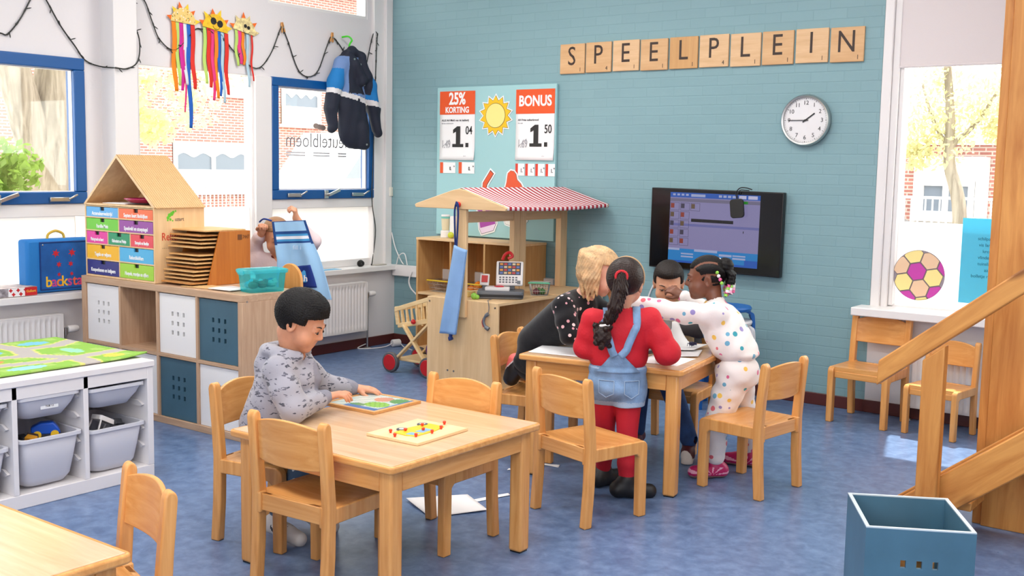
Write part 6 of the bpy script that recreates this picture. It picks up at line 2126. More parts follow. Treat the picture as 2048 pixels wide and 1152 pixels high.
q.build('round_key', GRY, scn2)
crd = MB().box((-0.105, 0.0, 0.115), (0.06, 0.016, 0.075), (R(-15), 0, R(-10)))
rd = crd.build('card_reader', WHITE, cg, bevel=0.004)
MB().box((-0.105, -0.011, 0.122), (0.04, 0.004, 0.045), (R(-15), 0, R(-10))).build('reader_keys', mat('reader_red', (200, 60, 60), 0.5), rd)
MB().box((-0.105, 0.01, 0.065), (0.03, 0.03, 0.03)).build('reader_foot', GRY, cg)
MB().tube(catmull([(0.005, 0.06, 0.24), (0.02, 0.065, 0.275), (0.05, 0.07, 0.29), (0.07, 0.07, 0.265), (0.04, 0.07, 0.25)], 5), 0.010, 8).build('red_microphone', RED, cg)
hd = thing('toy_scanner', 'grey and red toy handset hanging on its cord on the stall front', 'toy', (1.905, -1.205, 0.48))
MB().tube(catmull([(0.012, -0.004, 0.052), (-0.010, -0.010, 0.03), (-0.018, -0.012, 0.0), (-0.006, -0.010, -0.03), (0.018, -0.006, -0.045)], 6), [0.012] * 5 + [0.0085] * 14 + [0.013] * 6, 10).build('handset', GRY, hd)
MB().tube(catmull([(-0.012, -0.006, 0.035), (-0.028, -0.008, 0.0), (-0.018, -0.006, -0.035)], 6), 0.007, 8).build('red_edge', RED, hd)
MB().tube(catmull([(0.012, -0.004, 0.055), (0.016, -0.003, 0.09), (0.012, -0.006, 0.128), (-0.02, 0.03, 0.129), (-0.06, 0.12, 0.128)], 6), 0.0025, 6).build('cord', GRY, hd)
gb = wire_basket('small wire basket with green rims and toy greens on the stall counter', (1.905, -0.64, 0.6015), 0.135, 0.11, 0.085, R(30), STEEL, mat('grip_green', (110, 190, 150), 0.4))
for i, (x, y, c, nm) in enumerate(((1.92, -0.63, (70, 120, 60), 'green'), (1.895, -0.665, (120, 60, 70), 'plum red'), (1.885, -0.62, (90, 140, 80), 'pale green'))):
    tag(MB().ball((0, 0, 0), 0.024, 12, 0, (1, 1, 0.85)).cyl((0, 0, 0.018), (0, 0, 0.026), 0.004, 8).build('toy_vegetable', mat('veg_' + nm.replace(' ', '_'), c, 0.5), None, loc=(x, y, 0.626)), '%s toy vegetable in the small wire basket on the counter' % nm, 'toy food', 'toy food in the counter basket')
o = MB().ball((0, 0, 0.02), 0.022, 12).ball((0.02, 0.005, 0.016), 0.016, 10).build('toy_vegetable', mat('veg_lime', (136, 190, 70), 0.5), None, loc=(1.735, -1.125, 0.601))
tag(o, 'lime green toy sprout lying in front of the toy cash register', 'toy food')
o = MB().bb((-0.04, -0.04, 0), (0.04, 0.04, 0.035)).build('toy_cheese', mat('toy_cheese', (236, 206, 130), 0.5), None, bevel=0.004, loc=(1.60, -1.03, 0.601))
tag(o, 'pale yellow toy cheese block behind the register on the counter', 'toy food')

# shopping cart
ct_ = thing('toy_shopping_cart', 'wooden toy shopping cart with red wheels beside the stall', 'toy cart', (0.886, -0.95, 0.0))
CW = wood('cart_pine', (240, 212, 162), (226, 192, 138), 'X', 1.0, 0.5)
for y in (0.0, 0.23):
    q = MB()
    q.prism([(0.005, 0.425), (0.375, 0.545), (0.375, 0.575), (0.0, 0.455)], 0.016, MXZ, (0, y - 0.008, 0))
    q.prism([(0.035, 0.315), (0.375, 0.385), (0.375, 0.42), (0.032, 0.345)], 0.016, MXZ, (0, y - 0.008, 0))
    for i in range(8):
        x = 0.012 + 0.047 * i
        q.beam((x + 0.012 * (1 - i / 4) * 0.5 + 0.012, y, 0.33 + 0.2 * x * 0.3 + 0.005), (x, y, 0.44 + 0.32 * x), 0.014 if i else 0.03, 0.010, (0, 1, 0))
    q.build('side_slats', CW, ct_, bevel=0.002)
q = MB()
for i in range(5):
    q.beam((0.035, 0.02 + 0.047 * i, 0.32), (0.004, 0.02 + 0.047 * i, 0.45), 0.012, 0.012, (0, 1, 0))
q.beam((0.004, 0, 0.445), (0.004, 0.23, 0.445), 0.014, 0.03).beam((0.034, 0, 0.33), (0.034, 0.23, 0.33), 0.014, 0.03)
q.build('end_slats', CW, ct_, bevel=0.002)
MB().prism([(0.035, 0.312), (0.375, 0.382), (0.375, 0.392), (0.035, 0.322)], 0.23, MXZ, (0, 0, 0)).build('basket_floor', CW, ct_)
for y in (-0.018, 0.248):
    MB().beam((-0.01, y, 0.055), (0.35, y, 0.385), 0.016, 0.038, (0, 1, 0)).beam((0.345, y + 0.004 if y > 0 else y - 0.004, 0.06), (0.10, y, 0.345), 0.016, 0.036, (0, 1, 0)).build('cross_legs', CW, ct_, bevel=0.003)
MB().bb((0.02, -0.01, 0.085), (0.36, 0.24, 0.102)).build('lower_board', CW, ct_, bevel=0.004)
TYRE = mat('tyre_grey', (92, 92, 96), 0.6)
for x, y in ((0.0, -0.038), (0.0, 0.262), (0.345, 0.262), (0.345, -0.038)):
    wq = MB().cyl((x, y - 0.016, 0.072), (x, y + 0.016, 0.072), 0.071, 36).build('wheel', TYRE, ct_, bevel=0.006)
    MB().cyl((x, y - 0.019, 0.072), (x, y + 0.019, 0.072), 0.056, 36).build('hub', RED, wq, bevel=0.003)
MB().ball((0.20, -0.03, 0.375), 0.018, 12).build('red_knob', RED, ct_)
o = MB().ball((0, 0, 0), 0.055, 16, 0, (0.8, 0.8, 1.1)).cyl((0, 0, 0.055), (0, 0, 0.075), 0.01, 8).build('toy_aubergine', mat('toy_purple', (110, 40, 130), 0.4), None, loc=(1.12, -0.82, 0.165))
tag(o, 'purple toy aubergine on the lower board of the shopping cart', 'toy food')

# ------------------------------------------------------------------ puzzle trays on the low table
def tray_pic(u, v):
    if v > 0.86 and u > 0.3 or u > 0.94:
        return (70, 112, 170)
    if (u - 0.72) ** 2 / 0.05 + (v - 0.62) ** 2 / 0.035 < 1:
        return (138, 190, 62) if math.sin(u * 60) * math.sin(v * 55) < 0.55 else (96, 150, 52)
    if (u - 0.85) ** 2 + (v - 0.2) ** 2 < 0.03:
        return (96, 146, 72)
    if (u - 0.55) ** 2 / 0.03 + (v - 0.25) ** 2 / 0.03 < 1:
        return (206, 140, 110)
    if (u - 0.45) ** 2 / 0.02 + (v - 0.8) ** 2 / 0.01 < 1:
        return (88, 140, 84)
    return (206, 214, 206) if math.sin(u * 31 + v * 17) > -0.3 else (176, 196, 190)
PRNT = mat('x', (1, 1, 1)) if False else None
def print_mat(name, rough=0.2):
    m = bpy.data.materials.new(name)
    m.use_nodes = True
    b = m.node_tree.nodes['Principled BSDF']
    b.inputs['Roughness'].default_value = rough
    at = m.node_tree.nodes.new('ShaderNodeVertexColor')
    at.layer_name = 'Col'
    m.node_tree.links.new(at.outputs['Color'], b.inputs['Base Color'])
    return m
TRAYW = wood('tray_wood', (216, 164, 104), (196, 142, 84), 'X', 1.0, 0.4)
p1 = thing('jigsaw_tray', 'wooden jigsaw tray with a green and white picture, under the boy\'s hands', 'puzzle', (3.085, -3.462, 0.4955), R(1))
MB().bb((-0.140, -0.138, 0), (0.140, 0.138, 0.006)).build('tray_base', TRAYW, p1, bevel=0.001)
for a, b in (((-0.140, -0.138), (0.140, -0.120)), ((-0.140, 0.120), (0.140, 0.138)), ((-0.140, -0.120), (-0.122, 0.120)), ((0.122, -0.120), (0.140, 0.120))):
    MB().bb((a[0], a[1], 0.006), (b[0], b[1], 0.011)).build('rim', TRAYW, p1, bevel=0.001)
colored_grid('picture', 0.243, 0.239, 40, 40, lambda u, v: tray_pic(u, 1 - v), lambda u, v: 0.0098, print_mat('puzzle_picture'), p1, None, 0.003)
p2 = thing('knob_puzzle', 'pale wooden knob puzzle with a yellow bus and red pegs on the low table', 'puzzle', (3.545, -3.705, 0.4955), R(2))
MB().bb((-0.118, -0.142, 0), (0.118, 0.142, 0.011)).build('board', wood('puzzle_maple', (240, 210, 166), (226, 190, 142), 'Y', 1.0, 0.4), p2, bevel=0.002)
BUSY = mat('bus_yellow', (240, 196, 24), 0.4)
SKYW = mat('bus_window', (130, 180, 220), 0.3)
# bus drawn along the board's long side: front to -y
def bp_(pts):
    return [(x, y) for y, x in pts]
MB().prism([(0.02, -0.09), (0.055, -0.078), (0.06, 0.02), (0.045, 0.095), (-0.03, 0.10), (-0.045, 0.0), (-0.04, -0.085)][::-1], 0.003, None, (0, 0, 0.011)).build('bus_body', BUSY, p2, bevel=0.001)
for pts in ([(0.012, -0.082), (0.048, -0.072), (0.048, -0.045), (0.01, -0.048)], [(0.012, -0.03), (0.046, -0.028), (0.044, 0.03), (0.012, 0.03)]):
    MB().prism(pts[::-1], 0.001, None, (0, 0, 0.014)).build('bus_window', SKYW, p2)
for x, y in ((-0.048, -0.03), (-0.040, 0.075)):
    MB().cyl((x, y, 0.011), (x, y, 0.0145), 0.02, 20).cyl((x, y, 0.0145), (x, y, 0.0155), 0.011, 16, 1).build('bus_wheel', [mat('wheel_dark', (70, 74, 80), 0.5), mat('wheel_pale', (200, 200, 200), 0.5)], p2)
PEG = mat('peg_red', (222, 62, 30), 0.35)
for x, y in ((0.0, -0.125), (0.058, -0.08), (0.07, -0.005), (0.055, 0.065), (0.02, 0.128), (0.025, 0.0), (-0.02, 0.05), (-0.02, -0.045), (-0.05, -0.09)):
    MB().lathe([(0.004, 0), (0.004, 0.004), (0.006, 0.006), (0.006, 0.013), (0.0001, 0.015)], (x, y, 0.011), 12).build('peg', PEG, p2)

# ------------------------------------------------------------------ papers and things on the busy table
TZ = 0.5805
def paper(label, pts, z=TZ, curl=None, m=PAPER, name='paper_sheet', grp=None, cat='paper', wr=None):
    a, b, c, d = [Vector((p[0], p[1], 0)) for p in pts]
    def fn(u, v):
        p = (a * (1 - u) + b * u) * (1 - v) + (d * (1 - u) + c * u) * v
        return (p.x, p.y, z + (curl(u, v) if curl else 0.0015 * math.sin(3 * u + 2 * v) ** 2))
    o = MB().grid(fn, 12, 12).build(name, m, None, solid=0.0008)
    tag(o, label, cat, grp)
    return o
gp = 'paper sheets on the busy table'
paper('white sheet on the left part of the busy table, before the blonde girl', [(3.115, -2.44), (3.40, -2.385), (3.33, -2.16), (3.05, -2.225)], TZ, lambda u, v: 0.002 + 0.004 * u * v, grp=gp)
paper('white sheet nearest the right front corner of the busy table', [(3.63, -2.32), (3.82, -2.285), (3.80, -2.06), (3.60, -2.09)], TZ, grp=gp)
paper('white sheet on top, beside the spotted girl\'s waist', [(3.62, -2.16), (3.79, -2.02), (3.72, -1.84), (3.55, -1.98)], TZ + 0.003, lambda u, v: 0.004 * u, grp=gp)
paper('curled white sheet standing up beside the grey box', [(3.545, -2.0), (3.72, -1.93), (3.69, -1.72), (3.545, -1.77)], TZ + 0.006, lambda u, v: 0.12 * max(0, (0.55 - u) / 0.55) ** 2 + 0.012 * u, grp=gp)
gbx = thing('grey_box', 'open grey box with a blue lining among the papers on the busy table', 'box', (3.44, -1.985, TZ), R(14))
GBM = mat('box_grey', (158, 156, 156), 0.7)
BLI = mat('box_blue', (34, 66, 170), 0.6)
w_, d_, h_ = 0.29, 0.20, 0.155
q = MB()
q.bb((-w_ / 2, -d_ / 2, 0), (w_ / 2, -d_ / 2 + 0.006, h_)).bb((-w_ / 2, d_ / 2 - 0.006, 0), (w_ / 2, d_ / 2, h_)).bb((-w_ / 2, -d_ / 2, 0), (-w_ / 2 + 0.006, d_ / 2, h_)).bb((w_ / 2 - 0.006, -d_ / 2, 0), (w_ / 2, d_ / 2, h_)).bb((-w_ / 2, -d_ / 2, 0), (w_ / 2, d_ / 2, 0.006))
q.build('box_body', GBM, gbx, smooth=False)
MB().bb((-w_ / 2 - 0.003, -d_ / 2 + 0.004, 0.02), (-w_ / 2, d_ / 2 - 0.004, h_ + 0.03)).bb((-w_ / 2 + 0.006, -d_ / 2 + 0.006, 0.01), (w_ / 2 - 0.006, -d_ / 2 + 0.008, h_ - 0.01)).build('lining', BLI, gbx, smooth=False)
MB().box((-0.03, d_ / 2 + 0.045, h_ + 0.035), (w_ * 0.8, 0.12, 0.005), (R(38), 0, 0)).build('flap', GBM, gbx, smooth=False)
MB().box((0.03, -d_ / 2 - 0.035, h_ + 0.005), (w_ * 0.72, 0.075, 0.005), (R(12), 0, 0)).build('flap', GBM, gbx, smooth=False)
for i, (x, y, rz, c, lab) in enumerate(((3.30, -2.10, 30, (230, 230, 228), 'white marker lying beside the blonde girl\'s hand'), (3.60, -2.11, 70, (30, 30, 34), 'black marker lying in front of the grey box'), (3.27, -2.17, 100, (60, 60, 70), 'dark pencil lying on the busy table'))):
    o = MB().cyl((-0.055, 0, 0.009), (0.03, 0, 0.009), 0.008, 12).cyl((0.03, 0, 0.009), (0.065, 0, 0.009), 0.009, 12).build('marker_pen', mat('pen_%d' % i, c, 0.4), None, loc=(x, y, TZ + 0.008), bevel=0.001)
    o.rotation_euler = (0, 0, R(rz))
    tag(o, lab, 'pen')
to = thing('toy_figure', 'tiny dark toy insect on the curled paper by the spotted girl', 'toy', (3.665, -1.845, TZ + 0.022))
q = MB().ball((0, 0, 0.01), 0.011, 10, 0, (1.6, 1, 1)).ball((0.02, 0, 0.012), 0.007, 10)
q.build('body', mat('toy_dark_blue', (36, 34, 70), 0.4), to)
for s in (-1, 1):
    for x in (-0.012, 0.0, 0.012):
        MB().tube([(x, s * 0.008, 0.01), (x, s * 0.02, 0.014), (x, s * 0.026, 0.0)], 0.0015, 6).build('leg', mat('toy_dark_blue', (36, 34, 70), 0.4), to)

# ------------------------------------------------------------------ papers on the floor
gf = 'scraps of paper on the floor'
paper('large white sheet lying on the floor under the low table', [(2.985, -3.145), (3.215, -3.25), (3.345, -3.03), (3.13, -2.90)], 0.002, lambda u, v: 0.012 * (1 - u) * (1 - v) + 0.006 * u * v, grp=gf)
paper('narrow white strip of paper on the floor beside the large sheet', [(3.19, -2.965), (3.22, -2.985), (3.285, -2.79), (3.26, -2.77)], 0.002, grp=gf)
paper('white paper scrap on the floor under the busy table', [(3.06, -2.29), (3.19, -2.275), (3.175, -2.235), (3.10, -2.262)], 0.002, grp=gf)
paper('tiny white paper snip on the floor left of the busy table', [(3.025, -2.47), (3.045, -2.46), (3.035, -2.435), (3.02, -2.445)], 0.002, grp=gf)

# ------------------------------------------------------------------ stools
SBL = mat('stool_blue', (22, 98, 176), 0.4)
def stool(label, x, y, z, m, rz):
    t = thing('stacking_stool', label, 'stool', (x, y, z), R(rz), 'stacked stools')
    MB().lathe([(0.0001, 0.44), (0.135, 0.44), (0.152, 0.447), (0.156, 0.46), (0.150, 0.471), (0.0001, 0.473)], (0, 0, 0), 48).build('seat', m, t)
    for k in range(4):
        a = R(45 + 90 * k)
        d = Vector((math.cos(a), math.sin(a), 0))
        P = catmull([d * 0.09 + Vector((0, 0, 0.44)), d * 0.135 + Vector((0, 0, 0.435)), d * 0.165 + Vector((0, 0, 0.40)), d * 0.172 + Vector((0, 0, 0.30)), d * 0.182 + Vector((0, 0, 0.0))], 6)
        q = MB()
        n = Vector((-d.y, d.x, 0))
        V, F = [], []
        for p in P:
            for s1, s2 in ((-1, -1), (1, -1), (1, 1), (-1, 1)):
                V.append(p + n * 0.022 * s1 + d * 0.010 * s2 * (1 if p.z < 0.42 else 0.3) + Vector((0, 0, 0.009 * s2 if p.z > 0.40 else 0)))
        for i in range(len(P) - 1):
            for j in range(4):
                F.append((4 * i + j, 4 * i + (j + 1) % 4, 4 * i + 4 + (j + 1) % 4, 4 * i + 4 + j))
        F += [(0, 1, 2, 3), tuple(4 * (len(P) - 1) + j for j in (3, 2, 1, 0))]
        q.add(V, F).build('leg', m, t, bevel=0.006, seg=2)
    return t
stool('lower blue stool, bottom of the stack in front of the teal wall', 3.175, -0.46, 0.0, SBL, 20)
stool('white stool in the middle of the stack of stools', 3.18, -0.455, 0.075, mat('stool_white', (226, 226, 228), 0.4), 52)
stool('top blue stool of the stack, highest seat', 3.175, -0.46, 0.160, SBL, 84)

# ------------------------------------------------------------------ timber post and stairs
po = thing('timber_post', 'tall knotty pine post at the right edge of the picture', 'post', (5.0, -1.86, 0))
MB().bb((0.033, 0.0, 0), (0.46, 0.045, 3.3)).build('front_board', pine('Z'), po, bevel=0.003)
MB().bb((-0.005, 0.018, 0), (0.031, 0.40, 3.3)).build('side_board', pine('Z'), po, bevel=0.003)
MB().bb((0.033, 0.36, 0), (0.46, 0.40, 3.3)).bb((0.42, 0.045, 0), (0.46, 0.36, 3.3)).build('rear_boards', pine('Z'), po)
sr = thing('play_stairs', 'worn pine stairs with a handrail climbing to the right edge', 'stairs', (0, 0, 0))
PX = pine('X')
def slanted(x0, z0, x1, slope, hgt, y0, y1, name, plumb0=True):
    poly = [(x0, z0), (x1, z0 + (x1 - x0) * slope), (x1, z0 + (x1 - x0) * slope + hgt), (x0 + 0.004, z0 + hgt + 0.004 * slope)]
    q = MB().prism(poly, y1 - y0, MXZ, (0, y0, 0))
    return q
def on_slope(q, name, x0, z0, ang, m):
    """build in a frame turned so the grain follows the slope"""
    E = Matrix.Rotation(-ang, 4, 'Y')
    inv = E.inverted()
    o = Vector((x0, -2.2, z0))
    q.v = [tuple(inv @ (Vector(p) - o)) for p in q.v]
    ob = q.build(name, m, sr, bevel=0.006)
    ob.location = o
    ob.rotation_euler = (0, -ang, 0)
    return ob
A38 = math.atan(0.79)
on_slope(slanted(4.70, 0.608, 6.3, 0.79, 0.098, -2.262, -2.205, 'handrail'), 'handrail', 4.70, 0.608, A38, PX)
MB().prism([(4.873, 0), (4.955, 0), (4.955, 0.795), (4.873, 0.73)], 0.055, MXZ, (0, -2.258, 0)).build('newel_post', pine('Z'), sr, bevel=0.005)
def stringer(y0, y1):
    xb = 4.83
    q = MB().prism([(4.605, 0.0), (xb, 0.0), (6.3, (6.3 - xb) * 0.78), (6.3, (6.3 - 4.605) * 0.78)], y1 - y0, MXZ, (0, y0, 0))
    on_slope(q, 'stringer', 4.605, 0.0, math.atan(0.78), PX)
stringer(-2.20, -2.155)
stringer(-1.945, -1.90)
for i in range(6):
    z = 0.17 + 0.19 * i
    x = 4.605 + z / 0.78 + 0.02
    MB().bb((x, -2.155, z - 0.035), (x + 0.22, -1.945, z)).build('tread', PX, sr, bevel=0.004)
# ------------------------------------------------------------------ people
def V3(*a):
    return np.array(a, np.float64)
def nrm(v):
    v = np.array(v, np.float64)
    return v / np.linalg.norm(v)

class Head:
    """frame of a head: x to its right, y forward (nose), z up; s = scale of a 0.20 m child's head"""
    def __init__(h, c, f, u=(0, 0, 1), s=1.0):
        h.c = V3(*c)
        h.f = nrm(f)
        u = V3(*u)
        h.r = nrm(np.cross(h.f, u))
        h.u = np.cross(h.r, h.f)
        h.s = s
        h.M = np.stack([h.r, h.f, h.u], 1)
    def p(h, x, y, z):
        return h.c + h.s * (h.r * x + h.f * y + h.u * z)
    def v(h, x, y, z):
        return h.r * x + h.f * y + h.u * z
    def rot(h):
        return h.M
    def local(h, x, y, z):
        q = [x - h.c[0], y - h.c[1], z - h.c[2]]
        return [sum(q[i] * a[i] for i in range(3)) / h.s for a in (h.r, h.f, h.u)]

def head_skin(S, h, look_down=True):
    s = h.s
    def E(c, r, k=0.02, op='u'):
        S.ell(h.p(*c), [a * s for a in r], h.M, k * s, op)
    E((0, -0.014, 0.026), (0.071, 0.086, 0.076), 0.0)
    E((0, 0.022, -0.022), (0.060, 0.062, 0.070), 0.02)
    E((0, 0.036, -0.058), (0.042, 0.042, 0.038), 0.02)
    E((0, 0.060, -0.085), (0.018, 0.016, 0.014), 0.018)
    for x in (-1, 1):
        E((x * 0.036, 0.046, -0.042), (0.026, 0.028, 0.026), 0.02)
        E((x * 0.029, 0.084, 0.002), (0.017, 0.012, 0.011), 0.010, 's')
        E((x * 0.029, 0.068, 0.001), (0.0155, 0.0135, 0.0125), 0.004)
        S.cap(h.p(x * 0.014, 0.080, 0.017), h.p(x * 0.042, 0.070, 0.018), 0.006 * s, 0.005 * s, 0.010 * s)
        # ear
        E((x * 0.071, -0.008, -0.012), (0.010, 0.018, 0.028), 0.006)
        E((x * 0.080, -0.004, -0.010), (0.008, 0.010, 0.018), 0.005, 's')
        S.cap(h.p(x * 0.076, -0.018, 0.008), h.p(x * 0.077, -0.020, -0.018), 0.005 * s, 0.005 * s, 0.005 * s)
    S.cap(h.p(0, 0.078, 0.008), h.p(0, 0.092, -0.022), 0.006 * s, 0.0095 * s, 0.010 * s)
    for x in (-1, 1):
        S.cap(h.p(x * 0.009, 0.083, -0.026), h.p(x * 0.006, 0.086, -0.026), 0.0065 * s, 0.0065 * s, 0.006 * s)
    # lips and the line between them
    S.cap(h.p(-0.016, 0.072, -0.050), h.p(0.016, 0.072, -0.050), 0.0065 * s, 0.0065 * s, 0.008 * s)
    S.cap(h.p(-0.012, 0.072, -0.061), h.p(0.012, 0.072, -0.061), 0.0075 * s, 0.0075 * s, 0.008 * s)
    S.cap(h.p(-0.017, 0.082, -0.0555), h.p(0.017, 0.082, -0.0555), 0.0028 * s, 0.0028 * s, 0.003 * s, 's')

def face_parts(h, par, base, iris=(60, 38, 24), brow=(34, 24, 20), lip=(186, 96, 88), lid=0.6, fair=False):
    s = h.s
    b = Vector(base)
    def P(x, y, z):
        return Vector(h.p(x, y, z)) - b
    for x in (-1, 1):
        e = MB()
        V, F = [], []
        # eye opening: a slim almond lying on the eyeball, below the lowered lid
        for i in range(9):
            t = i / 8
            xx = x * (0.017 + 0.025 * t)
            o = math.sin(PI * t)
            yy = 0.0815 - 0.006 * abs(t - 0.4) - 0.004 * t
            V += [P(xx, yy + 0.0012, -0.0015 + 0.0065 * o * (1 - lid)), P(xx, yy + 0.0006, -0.0035 - 0.004 * o)]
        F = [(2 * i, 2 * i + 2, 2 * i + 3, 2 * i + 1) for i in range(8)]
        e.add(V, F)
        e.build('eye', mat('eye_white', (226, 220, 214), 0.25), par, solid=0.0008)
        MB().ball(P(x * 0.029, 0.0815, -0.003), 0.0052 * s, 12, 0, (1, 0.8, 1)).build('iris', mat('iris_%d' % iris[0], iris, 0.15), par)
        l = MB().tube([P(x * (0.015 + 0.028 * i / 8), 0.0835 - 0.006 * abs(i / 8 - 0.4) - 0.004 * i / 8, -0.001 + (0.0062 * (1 - lid) + 0.0008) * math.sin(PI * i / 8) - 0.001 * i / 8) for i in range(9)], [0.0006 * s] + [0.0014 * s] * 7 + [0.0006 * s], 6)
        l.build('eyelashes', mat('lash_dark', (26, 18, 16), 0.5), par)
        q = MB().tube([P(x * (0.012 + 0.034 * i / 6), 0.0838 - 0.010 * (i / 6) ** 1.5, 0.0165 + 0.006 * math.sin(PI * (i / 6) * 0.75)) for i in range(7)], [0.0012 * s, 0.0026 * s, 0.0028 * s, 0.0026 * s, 0.0022 * s, 0.0016 * s, 0.0008 * s], 6)
        q.build('eyebrow', mat('brow_%d' % brow[0], brow, 0.8), par)
    q = MB().tube([P(-0.018 + 0.036 * i / 8, 0.0775 - 0.0055 * abs(i / 4 - 1), -0.0518 + 0.0008 * abs(i / 4 - 1)) for i in range(9)], [0.0012 * s] + [0.0030 * s] * 7 + [0.0012 * s], 6)
    q.tube([P(-0.015 + 0.03 * i / 8, 0.0785 - 0.0045 * abs(i / 4 - 1), -0.0595 + 0.001 * abs(i / 4 - 1)) for i in range(9)], [0.0012 * s] + [0.0036 * s] * 7 + [0.0012 * s], 6)
    q.build('lips', mat('lips_%d' % lip[0], lip, 0.4), par)

def hand_skin(S, w, d, n, thumb, curl=(0.35, 0.5, 0.35), s=1.0, spread=0.10, tcurl=0.5):
    """w wrist, d direction of the fingers, n direction the palm faces, thumb = side vector"""
    w, d, n = V3(*w), nrm(d), V3(*n)
    n = nrm(n - d * (n @ d))
    t = np.cross(d, n)
    if t @ V3(*thumb) < 0:
        t = -t
    q = 0.92 * s
    off = [0.0215, 0.0072, -0.0072, -0.0205]
    ln = [0.92, 1.05, 0.96, 0.76]
    S.cap(w - d * 0.02 * q, w + d * 0.012 * q, 0.0175 * q, 0.0165 * q, 0.008)
    for i in range(4):
        mcp = w + d * (0.056 - 0.004 * abs(i - 1)) * q + t * off[i] * q - n * 0.002
        S.cap(w + d * 0.006 * q + t * off[i] * 0.6 * q, mcp, 0.0115 * q, 0.0098 * q, 0.010)
    for i in range(4):
        mcp = w + d * (0.056 - 0.004 * abs(i - 1)) * q + t * off[i] * q - n * 0.002
        a = 0.0
        p = mcp
        L = np.array([0.026, 0.018, 0.015]) * ln[i] * q
        side = t * (off[i] / 0.0215) * spread
        r = [0.0082 * q, 0.0076 * q, 0.0070 * q, 0.0058 * q]
        cu = curl[i] if isinstance(curl[0], (list, tuple)) else curl
        for j in range(3):
            a += cu[j]
            dd = nrm(d * math.cos(a) + n * math.sin(a) + side * math.cos(a))
            S.cap(p, p + dd * L[j], r[j], r[j + 1], 0.0022)
            p = p + dd * L[j]
    b = w + d * 0.014 * q + t * 0.017 * q + n * 0.004
    d1 = nrm(d * 0.62 + t * 0.75 + n * 0.28)
    m1 = b + d1 * 0.027 * q
    S.cap(b, m1, 0.0115 * q, 0.0090 * q, 0.008)
    d2 = nrm(d * 0.9 + t * (0.5 - tcurl * 0.5) + n * (0.2 + tcurl * 0.4))
    m2 = m1 + d2 * 0.021 * q
    S.cap(m1, m2, 0.0088 * q, 0.0078 * q, 0.003)
    d3 = nrm(d2 + n * tcurl * 0.35 - t * tcurl * 0.25)
    S.cap(m2, m2 + d3 * 0.016 * q, 0.0078 * q, 0.006 * q, 0.002)

class Person:
    def __init__(s, label, base, lo, hi, res=0.004):
        s.root = thing('person', label, 'person', base)
        s.base = base
        s.lo, s.hi, s.res = lo, hi, res
    def sdf(s, lo=None, hi=None, res=None):
        return Sdf(lo or s.lo, hi or s.hi, res or s.res)
    def put(s, S, name, m, matfn=None, it=1):
        o = S.mesh(name, m, s.root, matfn, it)
        o.data.transform(Matrix.Translation(-Vector(s.base)))
        return o
    def mb(s, mb, name, m, **k):
        mb.v = [tuple(Vector(p) - Vector(s.base)) for p in mb.v]
        return mb.build(name, m, s.root, **k)

def hair_cap(P, h, thick, back=-0.02, front=0.060, low=-0.07, side=0.0, extra=None, res=0.0035, rip=0.0022, fr=60, slant=0.35, nape=0.5, r=(0.079, 0.095, 0.086), temple=None):
    """close hair: a shell over the skull cut free of the face and the ears"""
    m = 0.13 * h.s + 0.04
    A = Sdf(h.c - m - 0.02, h.c + m + 0.02, res)
    A.ell(h.p(0, -0.014, 0.028), [(a + thick) * h.s for a in r], h.M)
    B = A.copy()
    C0 = A.copy()
    # crown: above a line that rises to the forehead
    n = h.v(0, slant, -1.0)
    A.clip(h.p(0, 0.075, front), n, 0.006)
    # back of the head: behind the ears
    B.clip(h.p(0, back, 0), h.v(0, 1.0, 0.25), 0.006)
    B.clip(h.p(0, -0.06, low), h.v(0, nape, -1.0), 0.006)
    if temple:
        C = C0
        C.clip(h.p(0, temple[0], 0), h.v(0, 1.0, 0.15), 0.006)
        C.clip(h.p(0, 0, temple[1]), h.v(0, 0.15, -1.0), 0.006)
        A.D = np.minimum(A.D, C.D)
    A.D = np.minimum(A.D, B.D)
    if extra:
        extra(A)
    c, r, f, u = h.c, h.r, h.f, h.u
    def strands(x, y, z):
        lx, ly, lz = h.local(x, y, z)
        a = np.arctan2(lx, ly + 0.02)
        e = np.arctan2(lz - 0.02, np.hypot(lx, ly + 0.014))
        return 0.6 * np.sin(a * fr * 0.5 + 3 * np.sin(e * 9)) + 0.5 * np.sin(e * fr * 0.55 + 2.3 * np.sin(a * 7))
    A.ripple(strands, rip)
    return A

SK_TAN = mat('skin_tan', (212, 150, 116), 0.5, sss=0.12, var=0.04, vscale=30)
SK_LIGHT = mat('skin_light', (232, 180, 154), 0.5, sss=0.12, var=0.04, vscale=30)
SK_OLIVE = mat('skin_olive', (218, 160, 128), 0.5, sss=0.12, var=0.04, vscale=30)
SK_DARK = mat('skin_dark', (120, 72, 50), 0.42, sss=0.06, var=0.06, vscale=30)
HAIR_BLACK = mat('hair_black', (13, 11, 11), 0.55, spec=0.25, bump=0.7, bscale=150)
HAIR_BROWN = mat('hair_brown', (38, 22, 17), 0.42, spec=0.3, bump=0.6, bscale=130)
HAIR_BLOND = mat('hair_blond', (206, 168, 122), 0.42, bump=0.6, bscale=110, var=0.22, vscale=26)
HAIR_LBROWN = mat('hair_light_brown', (150, 110, 76), 0.5, bump=0.5, bscale=100)

